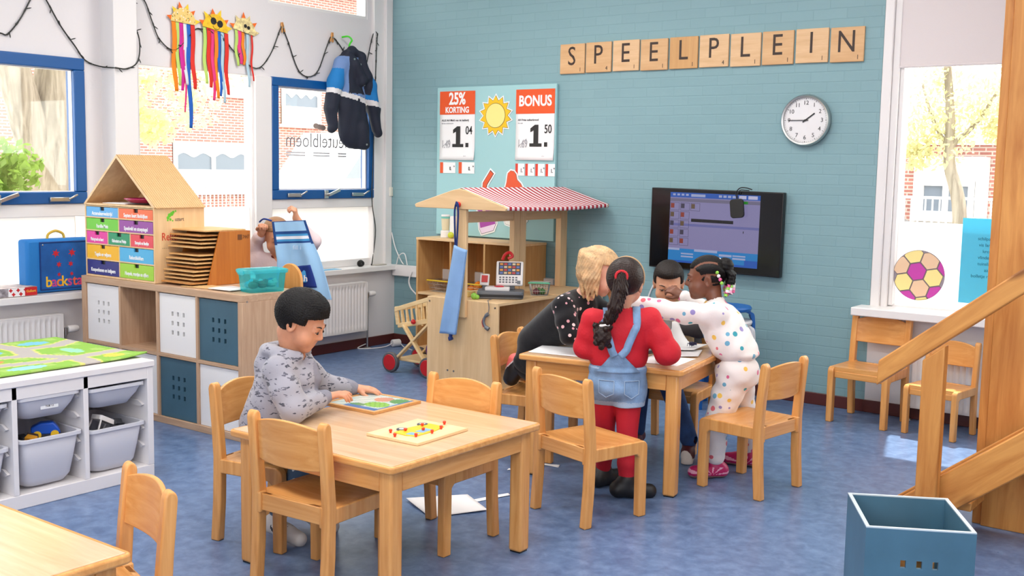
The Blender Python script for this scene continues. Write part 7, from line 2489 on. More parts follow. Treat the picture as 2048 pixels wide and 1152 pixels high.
# ================= boy with the bat hoodie =================
p = Person('boy in a grey bat-print hoodie sitting at the low table over the jigsaw tray', (2.90, -3.78, 0.0), (2.62, -4.08, 0.0), (3.32, -3.22, 1.06), 0.004)
F1 = nrm((0.82, 0.57, 0))
h = Head((3.002, -3.758, 0.852), (0.83, 0.40, -0.46), (0.46, 0.22, 1), 1.02)
S = p.sdf()
head_skin(S, h)
nb = V3(2.962, -3.762, 0.705)
S.cap(nb, h.p(0, -0.028, -0.06), 0.044, 0.046, 0.02)
S.cap((2.90, -3.79, 0.44), (2.94, -3.772, 0.62), 0.085, 0.085, 0.03)
shR, elR, wrR = V3(3.0, -3.868, 0.672), V3(3.105, -3.895, 0.548), V3(3.072, -3.705, 0.560)
shL, elL, wrL = V3(2.865, -3.655, 0.665), V3(2.865, -3.525, 0.555), V3(2.922, -3.402, 0.528)
S.chain([nb + V3(0, 0, -0.03), shR, elR, wrR], [0.05, 0.038, 0.030, 0.020], 0.01)
S.chain([nb + V3(0, 0, -0.03), shL, elL, wrL], [0.05, 0.038, 0.030, 0.020], 0.01)
hand_skin(S, wrR + V3(0.0, 0.012, 0), (0.62, 0.76, 0.16), (0.05, 0.1, -1), (-0.6, 0.6, 0.2), [(0.12, 0.35, 0.3), (0.35, 0.55, 0.4), (0.42, 0.6, 0.4), (0.45, 0.6, 0.4)], 1.0, 0.12, 0.3)
hand_skin(S, wrL + V3(0.012, 0.012, 0), (0.80, 0.58, -0.10), (0.0, 0.1, -1), (0.5, -0.8, 0), (0.10, 0.3, 0.2), 1.0, 0.10, 0.3)
hipR, hipL = V3(2.905, -3.865, 0.425), V3(2.845, -3.72, 0.425)
knR, knL = V3(3.12, -3.845, 0.352), V3(3.07, -3.66, 0.352)
anR, anL = V3(2.975, -3.845, 0.115), V3(2.96, -3.66, 0.115)
S.chain([V3(2.90, -3.79, 0.44), hipR, knR, anR], [0.06, 0.05, 0.036, 0.028], 0.01)
S.chain([V3(2.90, -3.79, 0.44), hipL, knL, anL], [0.06, 0.05, 0.036, 0.028], 0.01)
p.put(S, 'body', SK_TAN)
face_parts(h, p.root, p.base, (44, 28, 20), (30, 22, 20), (190, 104, 92), 0.72)
A = hair_cap(p, h, 0.009, back=-0.008, front=0.052, low=-0.060, slant=0.40, nape=0.55, rip=0.0022, fr=130, extra=lambda A: A.ell(h.p(0, 0.008, 0.082), [0.056 * h.s, 0.066 * h.s, 0.038 * h.s], h.M, 0.02).clip(h.p(0, 0.083, 0), h.f, 0.006), temple=(0.040, 0.004))
p.put(A, 'hair', HAIR_BLACK, None, 0)
S = p.sdf((2.64, -4.08, 0.36), (3.24, -3.30, 0.82))
up = nrm(nb - V3(2.885, -3.80, 0.42))
for i in range(6):
    f = i / 5
    c = V3(2.878, -3.80, 0.44) * (1 - f) + V3(2.948, -3.772, 0.635) * f
    S.ell(c, (0.118 - 0.010 * f, 0.142 - 0.006 * f, 0.07), Matrix.Rotation(R(35), 3, 'Z'), 0.05)
S.chain([nb + V3(-0.02, 0, -0.03), shR, (shR + elR) / 2 + V3(0.01, -0.01, -0.004), elR, wrR + (elR - wrR) * 0.12], [0.062, 0.060, 0.054, 0.050, 0.034], 0.02)
S.cap(wrR + (elR - wrR) * 0.16, wrR + (elR - wrR) * 0.02, 0.031, 0.029, 0.004)
S.chain([nb + V3(-0.02, 0, -0.03), shL, elL, wrL + (elL - wrL) * 0.12], [0.062, 0.058, 0.047, 0.034], 0.02)
S.cap(wrL + (elL - wrL) * 0.16, wrL + (elL - wrL) * 0.02, 0.030, 0.029, 0.004)
# hood lying round the neck
bk = -F1
for i in range(9):
    a = -PI * 0.62 + PI * 1.24 * i / 8
    q0 = nb + V3(*(bk * math.cos(a) + V3(F1[1], -F1[0], 0) * math.sin(a))) * (0.073 + 0.014 * math.cos(a)) + V3(0, 0, 0.036 - 0.014 * (1 - math.cos(a)))
    S.ell(q0, (0.028 + 0.012 * max(0, math.cos(a)), 0.028 + 0.012 * max(0, math.cos(a)), 0.024), None, 0.016)
S.ell(nb + bk * 0.092 + V3(0, 0, -0.022), (0.055, 0.068, 0.058), None, 0.03)
S.cap(nb + F1 * 0.055 + V3(0, 0, -0.02), nb + F1 * 0.085 + V3(0, 0, -0.075), 0.028, 0.02, 0.02)
S.minus(Sdf((2.64, -4.08, 0.36), (3.24, -3.30, 0.82), 0.004).cap(nb + V3(0, 0, -0.02), h.p(0, -0.02, -0.06), 0.048, 0.056))
S.ripple(lambda x, y, z: np.sin(z * 60 + x * 40 - y * 25) * 0.5 + np.sin(y * 75 + z * 30) * 0.5, 0.0022)
BAT = pattern('bat_hoodie', (156, 155, 165), [(84, 84, 96), (70, 72, 84), (96, 96, 108)], 36, 0.32, 0.85, 1.0, (0.62, 0.62, 1.7), 0.050, 0.3)
p.put(S, 'hoodie', [BAT, mat('hoodie_rib', (136, 136, 148), 0.85, bump=0.4, bscale=120)], lambda x, y, z: np.where((np.hypot(x - wrR[0], y - wrR[1]) < 0.045) | (np.hypot(x - wrL[0], y - wrL[1]) < 0.04), 1, 0))
S = p.sdf((2.68, -4.02, 0.05), (3.24, -3.5, 0.52))
S.ell((2.878, -3.797, 0.42), (0.10, 0.13, 0.075), Matrix.Rotation(R(35), 3, 'Z'))
S.chain([hipR, knR, anR], [0.066, 0.050, 0.042], 0.015)
S.chain([hipL, knL, anL], [0.066, 0.050, 0.042], 0.015)
S.clip((2.97, -3.8, 0.115), (0, 0, -1))
p.put(S, 'trousers', pattern('print_trousers', (74, 98, 122), [(50, 66, 92), (126, 176, 196), (196, 210, 214), (40, 44, 60)], 26, 0.42, 0.85, 1.0, (1, 1, 1), 0.03, 0.2))
def shoe(S, an, d, L=0.16, w=0.031, hgt=0.055, pitch=0.0):
    d = nrm(d)
    a = V3(*an)
    heel = a - d * 0.035 * L / 0.16
    toe = a + d * (L - 0.06)
    z0 = 0.0
    S.cap((heel[0], heel[1], heel[2]), (a[0] + d[0] * 0.045, a[1] + d[1] * 0.045, a[2] + d[2] * 0.045 - 0.006), w, w, 0.015)
    S.cap((a[0] + d[0] * 0.03, a[1] + d[1] * 0.03, a[2] + d[2] * 0.03 - 0.006), (toe[0], toe[1], toe[2] - 0.010), w, w * 0.9, 0.015)
    S.cap((heel[0], heel[1], heel[2]), (a[0] - d[0] * 0.01, a[1] - d[1] * 0.01, a[2] + 0.035), w * 0.95, w * 0.9, 0.015)
    return S
for an, tg in ((anR, 0), (anL, 1)):
    S = p.sdf((2.80, -3.97, -0.01), (3.12, -3.55, 0.19))
    shoe(S, an + V3(-0.015, 0, -0.055), (0.75, 0.12, -0.15), 0.165, 0.032)
    S.clip((0, 0, 0.003), (0, 0, -1))
    p.put(S, 'shoe', [mat('sneaker_white', (214, 208, 202), 0.6), mat('sneaker_stripe', (40, 42, 50), 0.6)], lambda x, y, z: np.where((np.sin((x + z * 0.7) * 170) > 0.55) & (z > 0.03) & (z < 0.075) & (x > 2.955) & (x < 3.02), 1, 0))

# ================= girl in red =================
p = Person('girl in a red top and denim dungaree shorts standing with her back to us', (3.62, -2.46, 0.0), (3.36, -2.80, 0.0), (3.98, -2.14, 1.12), 0.004)
FR = nrm((-0.56, 0.83, 0))
RT = V3(FR[1], -FR[0], 0)
h = Head((3.655, -2.475, 0.952), (-0.35, 0.92, -0.12), (0, 0, 1), 0.98)
S = p.sdf()
head_skin(S, h)
nb = V3(3.655, -2.50, 0.835)
S.cap(nb, h.p(0, -0.02, -0.06), 0.036, 0.040, 0.015)
S.cap((3.632, -2.475, 0.50), (3.65, -2.495, 0.74), 0.075, 0.080, 0.03)
shL, shR = nb - RT * 0.125 + V3(0, 0, -0.045), nb + RT * 0.125 + V3(0, 0, -0.035)
elL, elR = V3(3.515, -2.565, 0.665), V3(3.835, -2.405, 0.660)
wrL, wrR = V3(3.455, -2.43, 0.640), V3(3.745, -2.265, 0.635)
S.chain([nb + V3(0, 0, -0.04), shL, elL, wrL], [0.04, 0.034, 0.027, 0.019], 0.01)
S.chain([nb + V3(0, 0, -0.04), shR, elR, wrR], [0.04, 0.034, 0.027, 0.019], 0.01)
hand_skin(S, wrL, (0.05, 0.98, -0.35), (0.1, 0.2, -1), (1, 0, 0), (0.3, 0.4, 0.3))
hand_skin(S, wrR, (-0.45, 0.9, -0.3), (0.1, 0.2, -1), (-1, -0.2, 0), (0.3, 0.4, 0.3))
hiR, hiL = V3(3.675, -2.455, 0.49), V3(3.585, -2.50, 0.49)
kR, kL = V3(3.682, -2.465, 0.265), V3(3.555, -2.45, 0.265)
aR, aL = V3(3.690, -2.475, 0.06), V3(3.515, -2.385, 0.06)
S.chain([hiR, kR, aR], [0.06, 0.036, 0.026], 0.012)
S.chain([hiL, kL, aL], [0.06, 0.036, 0.026], 0.012)
p.put(S, 'body', SK_OLIVE)
face_parts(h, p.root, p.base, (50, 32, 22), (40, 28, 22), (190, 104, 96), 0.5)
A = hair_cap(p, h, 0.004, back=0.012, front=0.066, low=-0.062, slant=0.30, nape=0.5, rip=0.0012, fr=90)
p.put(A, 'hair', HAIR_BROWN, None, 0)
S = p.sdf((3.50, -2.78, 0.62), (3.80, -2.48, 1.05), 0.0035)
bkd = -FR
pn0 = h.p(0.0, -0.108, 0.030)
pts = [pn0, pn0 + bkd * 0.020 + V3(-0.006, 0, -0.06), V3(3.694, -2.618, 0.865), V3(3.674, -2.622, 0.82), V3(3.655, -2.622, 0.788)]
S.chain(pts, [0.026, 0.034, 0.030, 0.025, 0.018], 0.012)
S.ell(V3(3.638, -2.624, 0.735), (0.040, 0.038, 0.050), None, 0.01)
for i in range(16):
    a = i * 2.4
    S.ell(V3(3.638, -2.624, 0.735) + V3(0.032 * math.cos(a), 0.03 * math.sin(a), 0.045 * math.sin(i * 1.7)), (0.013, 0.013, 0.014), None, 0.004)
S.ripple(lambda x, y, z: np.where(z > 0.785, np.sin(z * 150 + 12 * np.sin(x * 60 + y * 40)), 0.5 * np.sin(x * 260) * np.sin(z * 240)), 0.0035)
p.put(S, 'braid', HAIR_BROWN, None, 0)
q = MB().tube([Vector(pn0) + Vector(V3(*bkd)) * 0.012 + Vector((RT * math.cos(a) * 0.024)) + Vector((0, 0, 0.022 * math.sin(a))) for a in [2 * PI * i / 16 for i in range(16)]], 0.0065, 8, closed=True)
p.mb(q, 'hair_elastic', mat('elastic_red', (206, 34, 44), 0.7))['label'] = 'red hair elastic'
q = MB().tube([Vector((3.650 + 0.021 * math.cos(a), -2.622 + 0.021 * math.sin(a), 0.783 + 0.004 * math.cos(a))) for a in [2 * PI * i / 16 for i in range(16)]], 0.006, 8, closed=True)
p.mb(q, 'hair_elastic', mat('elastic_white', (226, 222, 220), 0.7))['label'] = 'white hair elastic'
q = MB().tube([Vector(h.p(0.0785 * math.sin(a) * 1.02, 0.022 - 0.012 * math.cos(a), 0.03 + 0.090 * math.cos(a))) for a in [R(-112) + R(224) * i / 24 for i in range(25)]], 0.0045, 8)
p.mb(q, 'hair_band', mat('hairband_tan', (196, 160, 120), 0.5))
# red top
S = p.sdf((3.36, -2.80, 0.50), (3.98, -2.16, 0.88))
rz = math.atan2(RT[1], RT[0])
MR = Matrix.Rotation(rz, 3, 'Z')
for i in range(6):
    f = i / 5
    S.ell(V3(3.632, -2.478, 0.60) * (1 - f) + V3(3.652, -2.498, 0.765) * f, (0.118, 0.086 - 0.008 * f, 0.055), MR, 0.045)
S.chain([nb + V3(0, 0, -0.045), shL, (shL + elL) / 2, elL, wrL], [0.05, 0.046, 0.047, 0.048, 0.032], 0.025)
S.chain([nb + V3(0, 0, -0.045), shR, (shR + elR) / 2, elR, wrR], [0.05, 0.047, 0.050, 0.054, 0.034], 0.025)
S.cap(nb + V3(0, 0, -0.035), nb + V3(0, 0, -0.004), 0.052, 0.044, 0.02)
S.ripple(lambda x, y, z: np.sin(z * 70 + x * 40) * 0.5 + np.sin(x * 60 - y * 50 - z * 40) * 0.5, 0.0022)
S.minus(Sdf((3.36, -2.80, 0.50), (3.98, -2.16, 0.88), 0.004).cap(nb + V3(0, 0, -0.02), nb + V3(0, 0, 0.05), 0.036, 0.042))
S.clip((0, 0, 0.572), (0, 0, -1))
TOP = S
p.put(S, 'top', mat('knit_red', (200, 22, 40), 0.75, bump=0.4, bscale=90))
# dungarees
S = p.sdf((3.42, -2.68, 0.36), (3.84, -2.26, 0.84))
S.ell((3.630, -2.476, 0.50), (0.128, 0.104, 0.08), MR)
S.ell((3.630, -2.476, 0.575), (0.130, 0.102, 0.05), MR, 0.04)
S.chain([hiR + V3(0.006, 0, 0), hiR * 0.35 + kR * 0.65 + V3(0.004, 0, 0.06)], [0.078, 0.070], 0.02)
S.chain([hiL + V3(-0.006, 0, 0), hiL * 0.35 + kL * 0.65 + V3(-0.002, 0, 0.06)], [0.078, 0.070], 0.02)
for hh, kk in ((hiR, kR), (hiL, kL)):
    c = hh * 0.40 + kk * 0.60 + V3(0, 0, 0.03)
    S.cap((c[0], c[1], 0.418), (c[0], c[1], 0.436), 0.071, 0.071, 0.002)
S.clip((0, 0, 0.412), (0, 0, -1))
S.clip((0, 0, 0.60), (0, 0, 1))
S.ripple(lambda x, y, z: np.sin(z * 80 + x * 30), 0.0016)
DEN = mat('denim_light', (122, 154, 190), 0.8, bump=0.4, bscale=150, var=0.18, vscale=14)
DUN = S
p.put(S, 'dungaree_shorts', [DEN, mat('denim_pale', (158, 182, 208), 0.8, bump=0.4, bscale=150)], lambda x, y, z: np.where((z < 0.436) | (np.abs(z - 0.585) < 0.004), 1, 0))
def onback(a, z, o=0.0):
    """point on the girl's clothes seen from behind: a = sideways, z = height"""
    c = V3(3.642, -2.488, z) + RT * a
    t = TOP.surf(c, -FR, 0.2)
    d = DUN.surf(c, -FR, 0.2)
    q = t if (t - c) @ (-FR) > (d - c) @ (-FR) else d
    return V3(*(q - FR * (0.003 + o)))
BAK = []
def strip(fn_a, fn_b, z0, z1, n=14):
    mb = MB()
    L, M_ = [], []
    for i in range(n + 1):
        z = z0 + (z1 - z0) * i / n
        for j in range(5):
            a = fn_a(z) + (fn_b(z) - fn_a(z)) * j / 4
            L.append(Vector(onback(a, z)))
    for i in range(n):
        for j in range(4):
            M_.append((i * 5 + j, i * 5 + j + 1, (i + 1) * 5 + j + 1, (i + 1) * 5 + j))
    return mb.add(L, M_)
q = strip(lambda z: -0.095 + 0.75 * (z - 0.575), lambda z: 0.085 - 0.95 * (z - 0.575), 0.570, 0.655)
p.mb(q, 'back_panel', DEN, solid=0.006)
for sg in (-1, 1):
    a0 = 0.035 if sg > 0 else -0.040
    up_ = [TOP.surf(nb + RT * sg * 0.064 - FR * k + V3(0, 0, -0.08), (0, 0, 1), 0.14, 0.003) for k in (0.045, 0.02, -0.01, -0.04)]
    P_ = [onback(-0.012 + 0.012 * sg, 0.645, 0.004)] + [onback(-0.012 + (a0 * 1.15 + 0.028 * sg * k + 0.012) * (0.55 + 0.45 * k), 0.645 + 0.135 * k) for k in (0.2, 0.4, 0.6, 0.8, 1.0)] + up_
    P_ = catmull(P_, 6)
    mb = MB()
    L, FF = [], []
    for i, c in enumerate(P_):
        d = (P_[min(i + 1, len(P_) - 1)] - P_[max(i - 1, 0)]).normalized()
        out = Vector(-FR) * (0.9 if i < 30 else 0.1) + Vector((0, 0, 0.9 if i > 28 else 0.1))
        sd = d.cross(out).normalized()
        c = c + out.normalized() * 0.003
        L += [c - sd * 0.0165, c + sd * 0.0165]
    FF = [(2 * i, 2 * i + 1, 2 * i + 3, 2 * i + 2) for i in range(len(P_) - 1)]
    p.mb(mb.add(L, FF), 'strap', DEN, solid=0.005)
pk = MB()
for a in (-0.055, 0.055):
    L = []
    for z, w in ((0.535, 0.034), (0.50, 0.034), (0.478, 0.030), (0.465, 0.0)):
        pass
    c0 = [onback(a - 0.032, 0.535), onback(a, 0.535), onback(a + 0.032, 0.535), onback(a + 0.032, 0.50), onback(a + 0.031, 0.478), onback(a, 0.458), onback(a - 0.031, 0.478), onback(a - 0.032, 0.50)]
    p.mb(MB().tube([Vector(x) for x in c0], 0.002, 6, closed=True), 'pocket_seam', mat('denim_pale', (158, 182, 208), 0.8))
# tights and shoes
S = p.sdf((3.42, -2.58, 0.03), (3.80, -2.30, 0.52))
S.chain([hiR, kR, kR * 0.45 + aR * 0.55, aR], [0.066, 0.044, 0.040, 0.031], 0.012)
S.chain([hiL, kL, kL * 0.45 + aL * 0.55, aL], [0.066, 0.044, 0.040, 0.031], 0.012)
p.put(S, 'tights', mat('tights_red', (190, 20, 40), 0.75, bump=0.3, bscale=200))
for an, d in ((aR, (0.62, 0.55, 0)), (aL, (0.1, 0.9, 0))):
    S = p.sdf((3.40, -2.60, -0.01), (3.86, -2.20, 0.14))
    shoe(S, an + V3(0, 0, -0.022), d, 0.165, 0.036)
    S.cap(an + V3(0, 0, -0.01), an + V3(0, 0, 0.018), 0.040, 0.0385, 0.012)
    S.clip((0, 0, 0.002), (0, 0, -1))
    p.put(S, 'shoe', mat('shoe_black', (26, 26, 28), 0.5))

# ================= girl in the spotted suit =================
p = Person('girl with beaded braids in a white suit with coloured spots, reaching across the table', (3.87, -1.80, 0.0), (3.26, -2.24, 0.0), (4.06, -1.46, 1.10), 0.004)
FD = nrm((-0.90, -0.43, 0))
RD = V3(FD[1], -FD[0], 0)           # her right, away from the camera
h = Head((3.722, -1.84, 0.938), (-0.86, -0.46, -0.10), (0.02, 0, 1), 1.0)
S = p.sdf()
head_skin(S, h)
nb = V3(3.775, -1.835, 0.822)
hp = V3(3.890, -1.835, 0.50)
S.cap(nb, h.p(0, -0.03, -0.055), 0.036, 0.040, 0.015)
S.cap(hp, nb + V3(0.015, 0, -0.08), 0.075, 0.075, 0.03)
shL, shR = nb - RD * 0.118 + V3(0.0, 0, -0.04), nb + RD * 0.118 + V3(0.0, 0, -0.04)
elL, wrL = V3(3.585, -2.02, 0.790), V3(3.425, -2.065, 0.822)
elR, wrR = V3(3.64, -1.68, 0.76), V3(3.545, -1.745, 0.83)
S.chain([nb + V3(0, 0, -0.04), shL, elL, wrL], [0.04, 0.034, 0.026, 0.018], 0.01)
S.chain([nb + V3(0, 0, -0.04), shR, elR, wrR], [0.04, 0.034, 0.026, 0.018], 0.01)
hand_skin(S, wrL, (-0.95, -0.1, 0.12), (0, 0.2, -1), (0, 1, 0.3), (0.3, 0.5, 0.4))
hand_skin(S, wrR, (-0.62, -0.30, 0.42), (-0.3, 0.5, -0.6), (-0.2, -0.9, 0.2), (0.55, 0.8, 0.5))
hiL, hiR = hp - RD * 0.062, hp + RD * 0.062
kL, aL = V3(3.855, -1.925, 0.28), V3(3.850, -1.925, 0.075)
kR, aR = V3(3.885, -1.70, 0.28), V3(3.885, -1.63, 0.075)
S.chain([hiL, kL, aL], [0.06, 0.038, 0.026], 0.012)
S.chain([hiR, kR, aR], [0.06, 0.038, 0.026], 0.012)
p.put(S, 'body', SK_DARK)
face_parts(h, p.root, p.base, (30, 18, 14), (24, 16, 14), (132, 66, 62), 0.2)
# scalp braids: ridges running back to a gathered bunch
A = hair_cap(p, h, 0.0, back=0.020, front=0.058, low=-0.050, slant=0.42, nape=0.6, rip=0.0, r=(0.0755, 0.0910, 0.0815), temple=(0.030, 0.010))
def rows_(x, y, z):
    lx, ly, lz = h.local(x, y, z)
    a = np.arctan2(lx, lz + 0.03)
    return np.cos(a * 13)
A.ripple(rows_, 0.0035)
hm = [HAIR_BLACK, SK_DARK]
def braid_m(x, y, z):
    lx, ly, lz = h.local(x, y, z)
    a = np.arctan2(lx, lz + 0.03)
    return np.where((np.cos(a * 13) > 0.86) & (ly > -0.06), 1, 0)
p.put(A, 'scalp_braids', hm, braid_m, 0)
S = p.sdf((3.70, -1.98, 0.76), (3.98, -1.66, 1.06), 0.0035)
bun = h.p(0.0, -0.095, 0.050)
S.ell(bun, (0.042, 0.042, 0.040), None)
rn = random.Random(21)
tips = []
for i in range(26):
    a = rn.uniform(-1.9, 1.9)
    rr_ = rn.uniform(0.02, 0.055)
    end = bun + (-h.f) * (0.022 + 0.022 * rn.random()) + h.r * rr_ * math.sin(a) * 1.1 + h.f * 0.028 * (1 - math.cos(a)) * 0.9 + V3(0, 0, -0.105 - 0.035 * rn.random())
    mid = bun * 0.45 + end * 0.55 + (-h.f) * 0.022 + h.r * rr_ * 0.4 * math.sin(a) + V3(0, 0, 0.024)
    S.chain([bun, mid, end], [0.013, 0.0085, 0.006], 0.003)
    tips.append((mid, end))
S.ripple(lambda x, y, z: np.sin(z * 330 + x * 90), 0.0012)
p.put(S, 'braids', HAIR_BLACK, None, 0)
BCOL = [('bead_pink', (232, 96, 150)), ('bead_lime', (150, 214, 80)), ('bead_white', (240, 238, 240)), ('bead_clear_pink', (246, 176, 206))]
bi = 0
for i, (mid, end) in enumerate(tips):
    for j in range(3):
        t = 0.62 + 0.16 * j
        c = mid * (1 - t) + end * t + V3(0, 0, -0.002)
        d = nrm(end - mid)
        nm, cc = BCOL[(i + j) % 4]
        q = MB().cyl(Vector(c - d * 0.006), Vector(c + d * 0.006), 0.0088, 8)
        p.mb(q, 'bead', mat(nm, cc, 0.3))
for j in range(5):
    c = h.p(-0.062 - 0.004 * j, -0.048 - 0.006 * j, 0.045 - 0.017 * j)
    nm, cc = BCOL[j % 3]
    p.mb(MB().ball(Vector(c), 0.0088, 10), 'bead', mat(nm, cc, 0.3))
q = MB().tube([Vector(bun + h.f * 0.022 + (h.r * math.cos(a) + h.u * math.sin(a)) * 0.036) for a in [2 * PI * i / 16 for i in range(16)]], 0.005, 8, closed=True)
p.mb(q, 'hair_elastic', mat('elastic_white', (226, 222, 220), 0.7))
SPOT = pattern('spotted_fleece', (234, 228, 226), [(222, 110, 150), (60, 160, 176), (240, 196, 90), (150, 140, 196), (224, 110, 120), (110, 170, 200)], 21.0, 0.265, 0.85, 0.8, (1, 1, 1), 0.0, 0.3)
RIB = mat('fleece_rib', (238, 232, 230), 0.85, bump=0.4, bscale=130)
S = p.sdf((3.34, -2.22, 0.52), (4.06, -1.48, 0.88))
MRD = Matrix.Rotation(math.atan2(RD[1], RD[0]), 3, 'Z')
for i in range(7):
    f = i / 6
    S.ell(V3(3.892, -1.835, 0.60) * (1 - f) + V3(3.79, -1.835, 0.765) * f, (0.122 - 0.006 * f, 0.100 - 0.014 * f, 0.056), MRD, 0.05)
S.chain([nb + V3(0, 0, -0.045), shL, (shL + elL) / 2 + V3(0, 0, -0.008), elL, wrL + (elL - wrL) * 0.15], [0.05, 0.050, 0.048, 0.044, 0.036], 0.03)
S.cap(wrL + (elL - wrL) * 0.2, wrL + (elL - wrL) * 0.04, 0.032, 0.031, 0.005)
S.chain([nb + V3(0, 0, -0.045), shR, elR, wrR + (elR - wrR) * 0.15], [0.05, 0.048, 0.044, 0.034], 0.03)
S.cap(nb + V3(0, 0, -0.035), nb + V3(0, 0, 0.0), 0.054, 0.046, 0.02)
S.ell((3.905, -1.835, 0.595), (0.118, 0.098, 0.028), MRD, 0.01)
S.ripple(lambda x, y, z: np.sin(z * 55 + x * 45) * 0.5 + np.sin(x * 70 - z * 50 + y * 30) * 0.5, 0.0028)
S.minus(Sdf((3.34, -2.22, 0.52), (4.06, -1.48, 0.88), 0.004).cap(nb + V3(0, 0, -0.02), nb + V3(-0.01, 0, 0.05), 0.036, 0.044))
p.put(S, 'sweatshirt', [SPOT, RIB], lambda x, y, z: np.where((z < 0.590 - 0.15 * (x - 3.9)) | (np.hypot(x - wrL[0], y - wrL[1]) < 0.045) & (x < 3.46), 1, 0))
S = p.sdf((3.72, -2.06, 0.05), (4.06, -1.54, 0.62))
S.ell((3.905, -1.835, 0.50), (0.118, 0.108, 0.092), MRD)
S.chain([hiL + V3(0.006, -0.004, 0), (hiL + kL) / 2, kL, aL + V3(0, 0, 0.03)], [0.078, 0.066, 0.056, 0.046], 0.03)
S.chain([hiR + V3(0.006, 0.004, 0), (hiR + kR) / 2, kR, aR + V3(0, 0, 0.03)], [0.078, 0.066, 0.056, 0.046], 0.03)
S.ripple(lambda x, y, z: np.sin(z * 62 + x * 60) * 0.6 + np.sin(z * 95 - y * 50) * 0.4, 0.003)
p.put(S, 'joggers', [SPOT, mat('cuff_teal', (150, 206, 206), 0.85)], lambda x, y, z: np.where(z < 0.062, 1, 0))
for an, d in ((aL, (-0.60, -0.55, 0)), (aR, (-0.8, -0.2, 0))):
    S = p.sdf((3.68, -2.08, -0.01), (3.98, -1.54, 0.13))
    shoe(S, an + V3(-0.004, 0, -0.040), d, 0.155, 0.035)
    S.clip((0, 0, 0.002), (0, 0, -1))
    p.put(S, 'shoe', [mat('shoe_magenta', (190, 24, 96), 0.4), mat('shoe_sole', (150, 112, 110), 0.6), mat('shoe_print', (238, 170, 196), 0.5)], lambda x, y, z: np.where(z < 0.014, 1, np.where((np.sin(np.arctan2(z - 0.02, (x - an[0]) * 0.8 + (y - an[1]) * 0.2 + 0.0) * 9) > 0.62) & (z > 0.022) & (z < 0.055), 2, 0)))

# ================= blonde girl =================
p = Person('blonde girl in a spotted black dress kneeling on a chair and leaning over the table', (2.95, -2.15, 0.0), (2.66, -2.50, 0.32), (3.56, -1.94, 1.14), 0.004)
h = Head((3.352, -2.205, 0.965), (0.80, 0.42, -0.42), (0.42, 0.1, 1), 1.02)
S = p.sdf()
head_skin(S, h)
nb = V3(3.275, -2.205, 0.845)
hp = V3(2.985, -2.13, 0.59)
S.cap(nb, h.p(0, -0.03, -0.055), 0.036, 0.040, 0.015)
S.cap(hp, nb + V3(-0.04, 0.01, -0.05), 0.07, 0.075, 0.03)
shR, shL = V3(3.235, -2.325, 0.795), V3(3.225, -2.085, 0.80)
elR, wrR = V3(3.305, -2.375, 0.675), V3(3.375, -2.29, 0.648)
elL, wrL = V3(3.36, -2.055, 0.72), V3(3.47, -2.13, 0.95)
S.chain([nb + V3(-0.02, 0, -0.03), shR, elR, wrR], [0.04, 0.034, 0.026, 0.018], 0.01)
S.chain([nb + V3(-0.02, 0, -0.03), shL, elL, wrL], [0.04, 0.034, 0.026, 0.018], 0.01)
hand_skin(S, wrR, (0.75, 0.45, -0.35), (0.2, 0.2, -1), (0.0, 1, 0.2), (0.4, 0.6, 0.4))
hand_skin(S, wrL, (0.1, -0.2, 0.95), (-0.8, -0.4, 0), (-0.3, 0.6, 0), (0.4, 0.6, 0.5))
kn, an = V3(3.01, -2.155, 0.385), V3(2.86, -2.18, 0.445)
kn2, an2 = V3(3.0, -2.06, 0.385), V3(2.80, -2.04, 0.40)
S.chain([hp + V3(0, -0.03, 0), kn, an], [0.06, 0.042, 0.028], 0.012)
S.chain([hp + V3(0, 0.04, 0), kn2, an2], [0.06, 0.042, 0.028], 0.012)
p.put(S, 'body', SK_LIGHT)
face_parts(h, p.root, p.base, (70, 90, 110), (168, 128, 88), (200, 120, 112), 0.7)
def long_hair(A):
    # locks falling from the crown straight down over the temples and the nape
    g = V3(0, 0, -1)
    for i in range(15):
        a = R(98 + 190 * i / 14)            # angle from the nose, round the back
        root = h.p(0.074 * math.sin(a), -0.014 + 0.090 * math.cos(a), 0.045)
        L = 0.135 + 0.03 * max(0, -math.cos(a)) + 0.02 * (i % 3)
        out = h.v(math.sin(a), math.cos(a), 0)
        m_ = root + out * 0.012 + g * L * 0.5
        e = root + out * (0.004 if i % 2 else 0.014) + g * L + h.f * 0.01
        A.chain([root, m_, e], [0.022, 0.020, 0.006], 0.012)
m_ = 0.28
A = Sdf(h.c - V3(0.2, 0.2, 0.26), h.c + V3(0.18, 0.18, 0.16), 0.004)
B = hair_cap(p, h, 0.005, back=0.0, front=0.062, low=-0.075, slant=0.36, nape=0.4, rip=0.0)
A.ell(h.p(0, -0.014, 0.028), [a * h.s for a in (0.083, 0.099, 0.090)], h.M)
A2 = A.copy()
A.clip(h.p(0, 0.070, 0.070), h.v(0, 0.30, -1), 0.006)
A2.clip(h.p(0, 0.012, 0), h.v(0, 1, 0.2), 0.006)
A.D = np.minimum(A.D, A2.D)
long_hair(A)
def stra(x, y, z):
    lx, ly, lz = h.local(x, y, z)
    a = np.arctan2(lx, ly + 0.02)
    return np.sin(a * 46 + 2 * np.sin(lz * 40)) * 0.7 + np.sin(a * 90 + z * 30) * 0.4
A.ripple(stra, 0.0028)
p.put(A, 'hair', HAIR_BLOND, None, 0)
DRS = pattern('spotted_black', (20, 20, 24), [(226, 176, 180), (230, 206, 206), (214, 160, 168)], 30, 0.25, 0.85, 0.9, (1, 1, 1), 0.0, 0.2)
DRP = mat('dress_black', (20, 20, 24), 0.8, spec=0.2, bump=0.25, bscale=55, sheen=0.2)
S = p.sdf((2.66, -2.50, 0.36), (3.50, -1.94, 0.90))
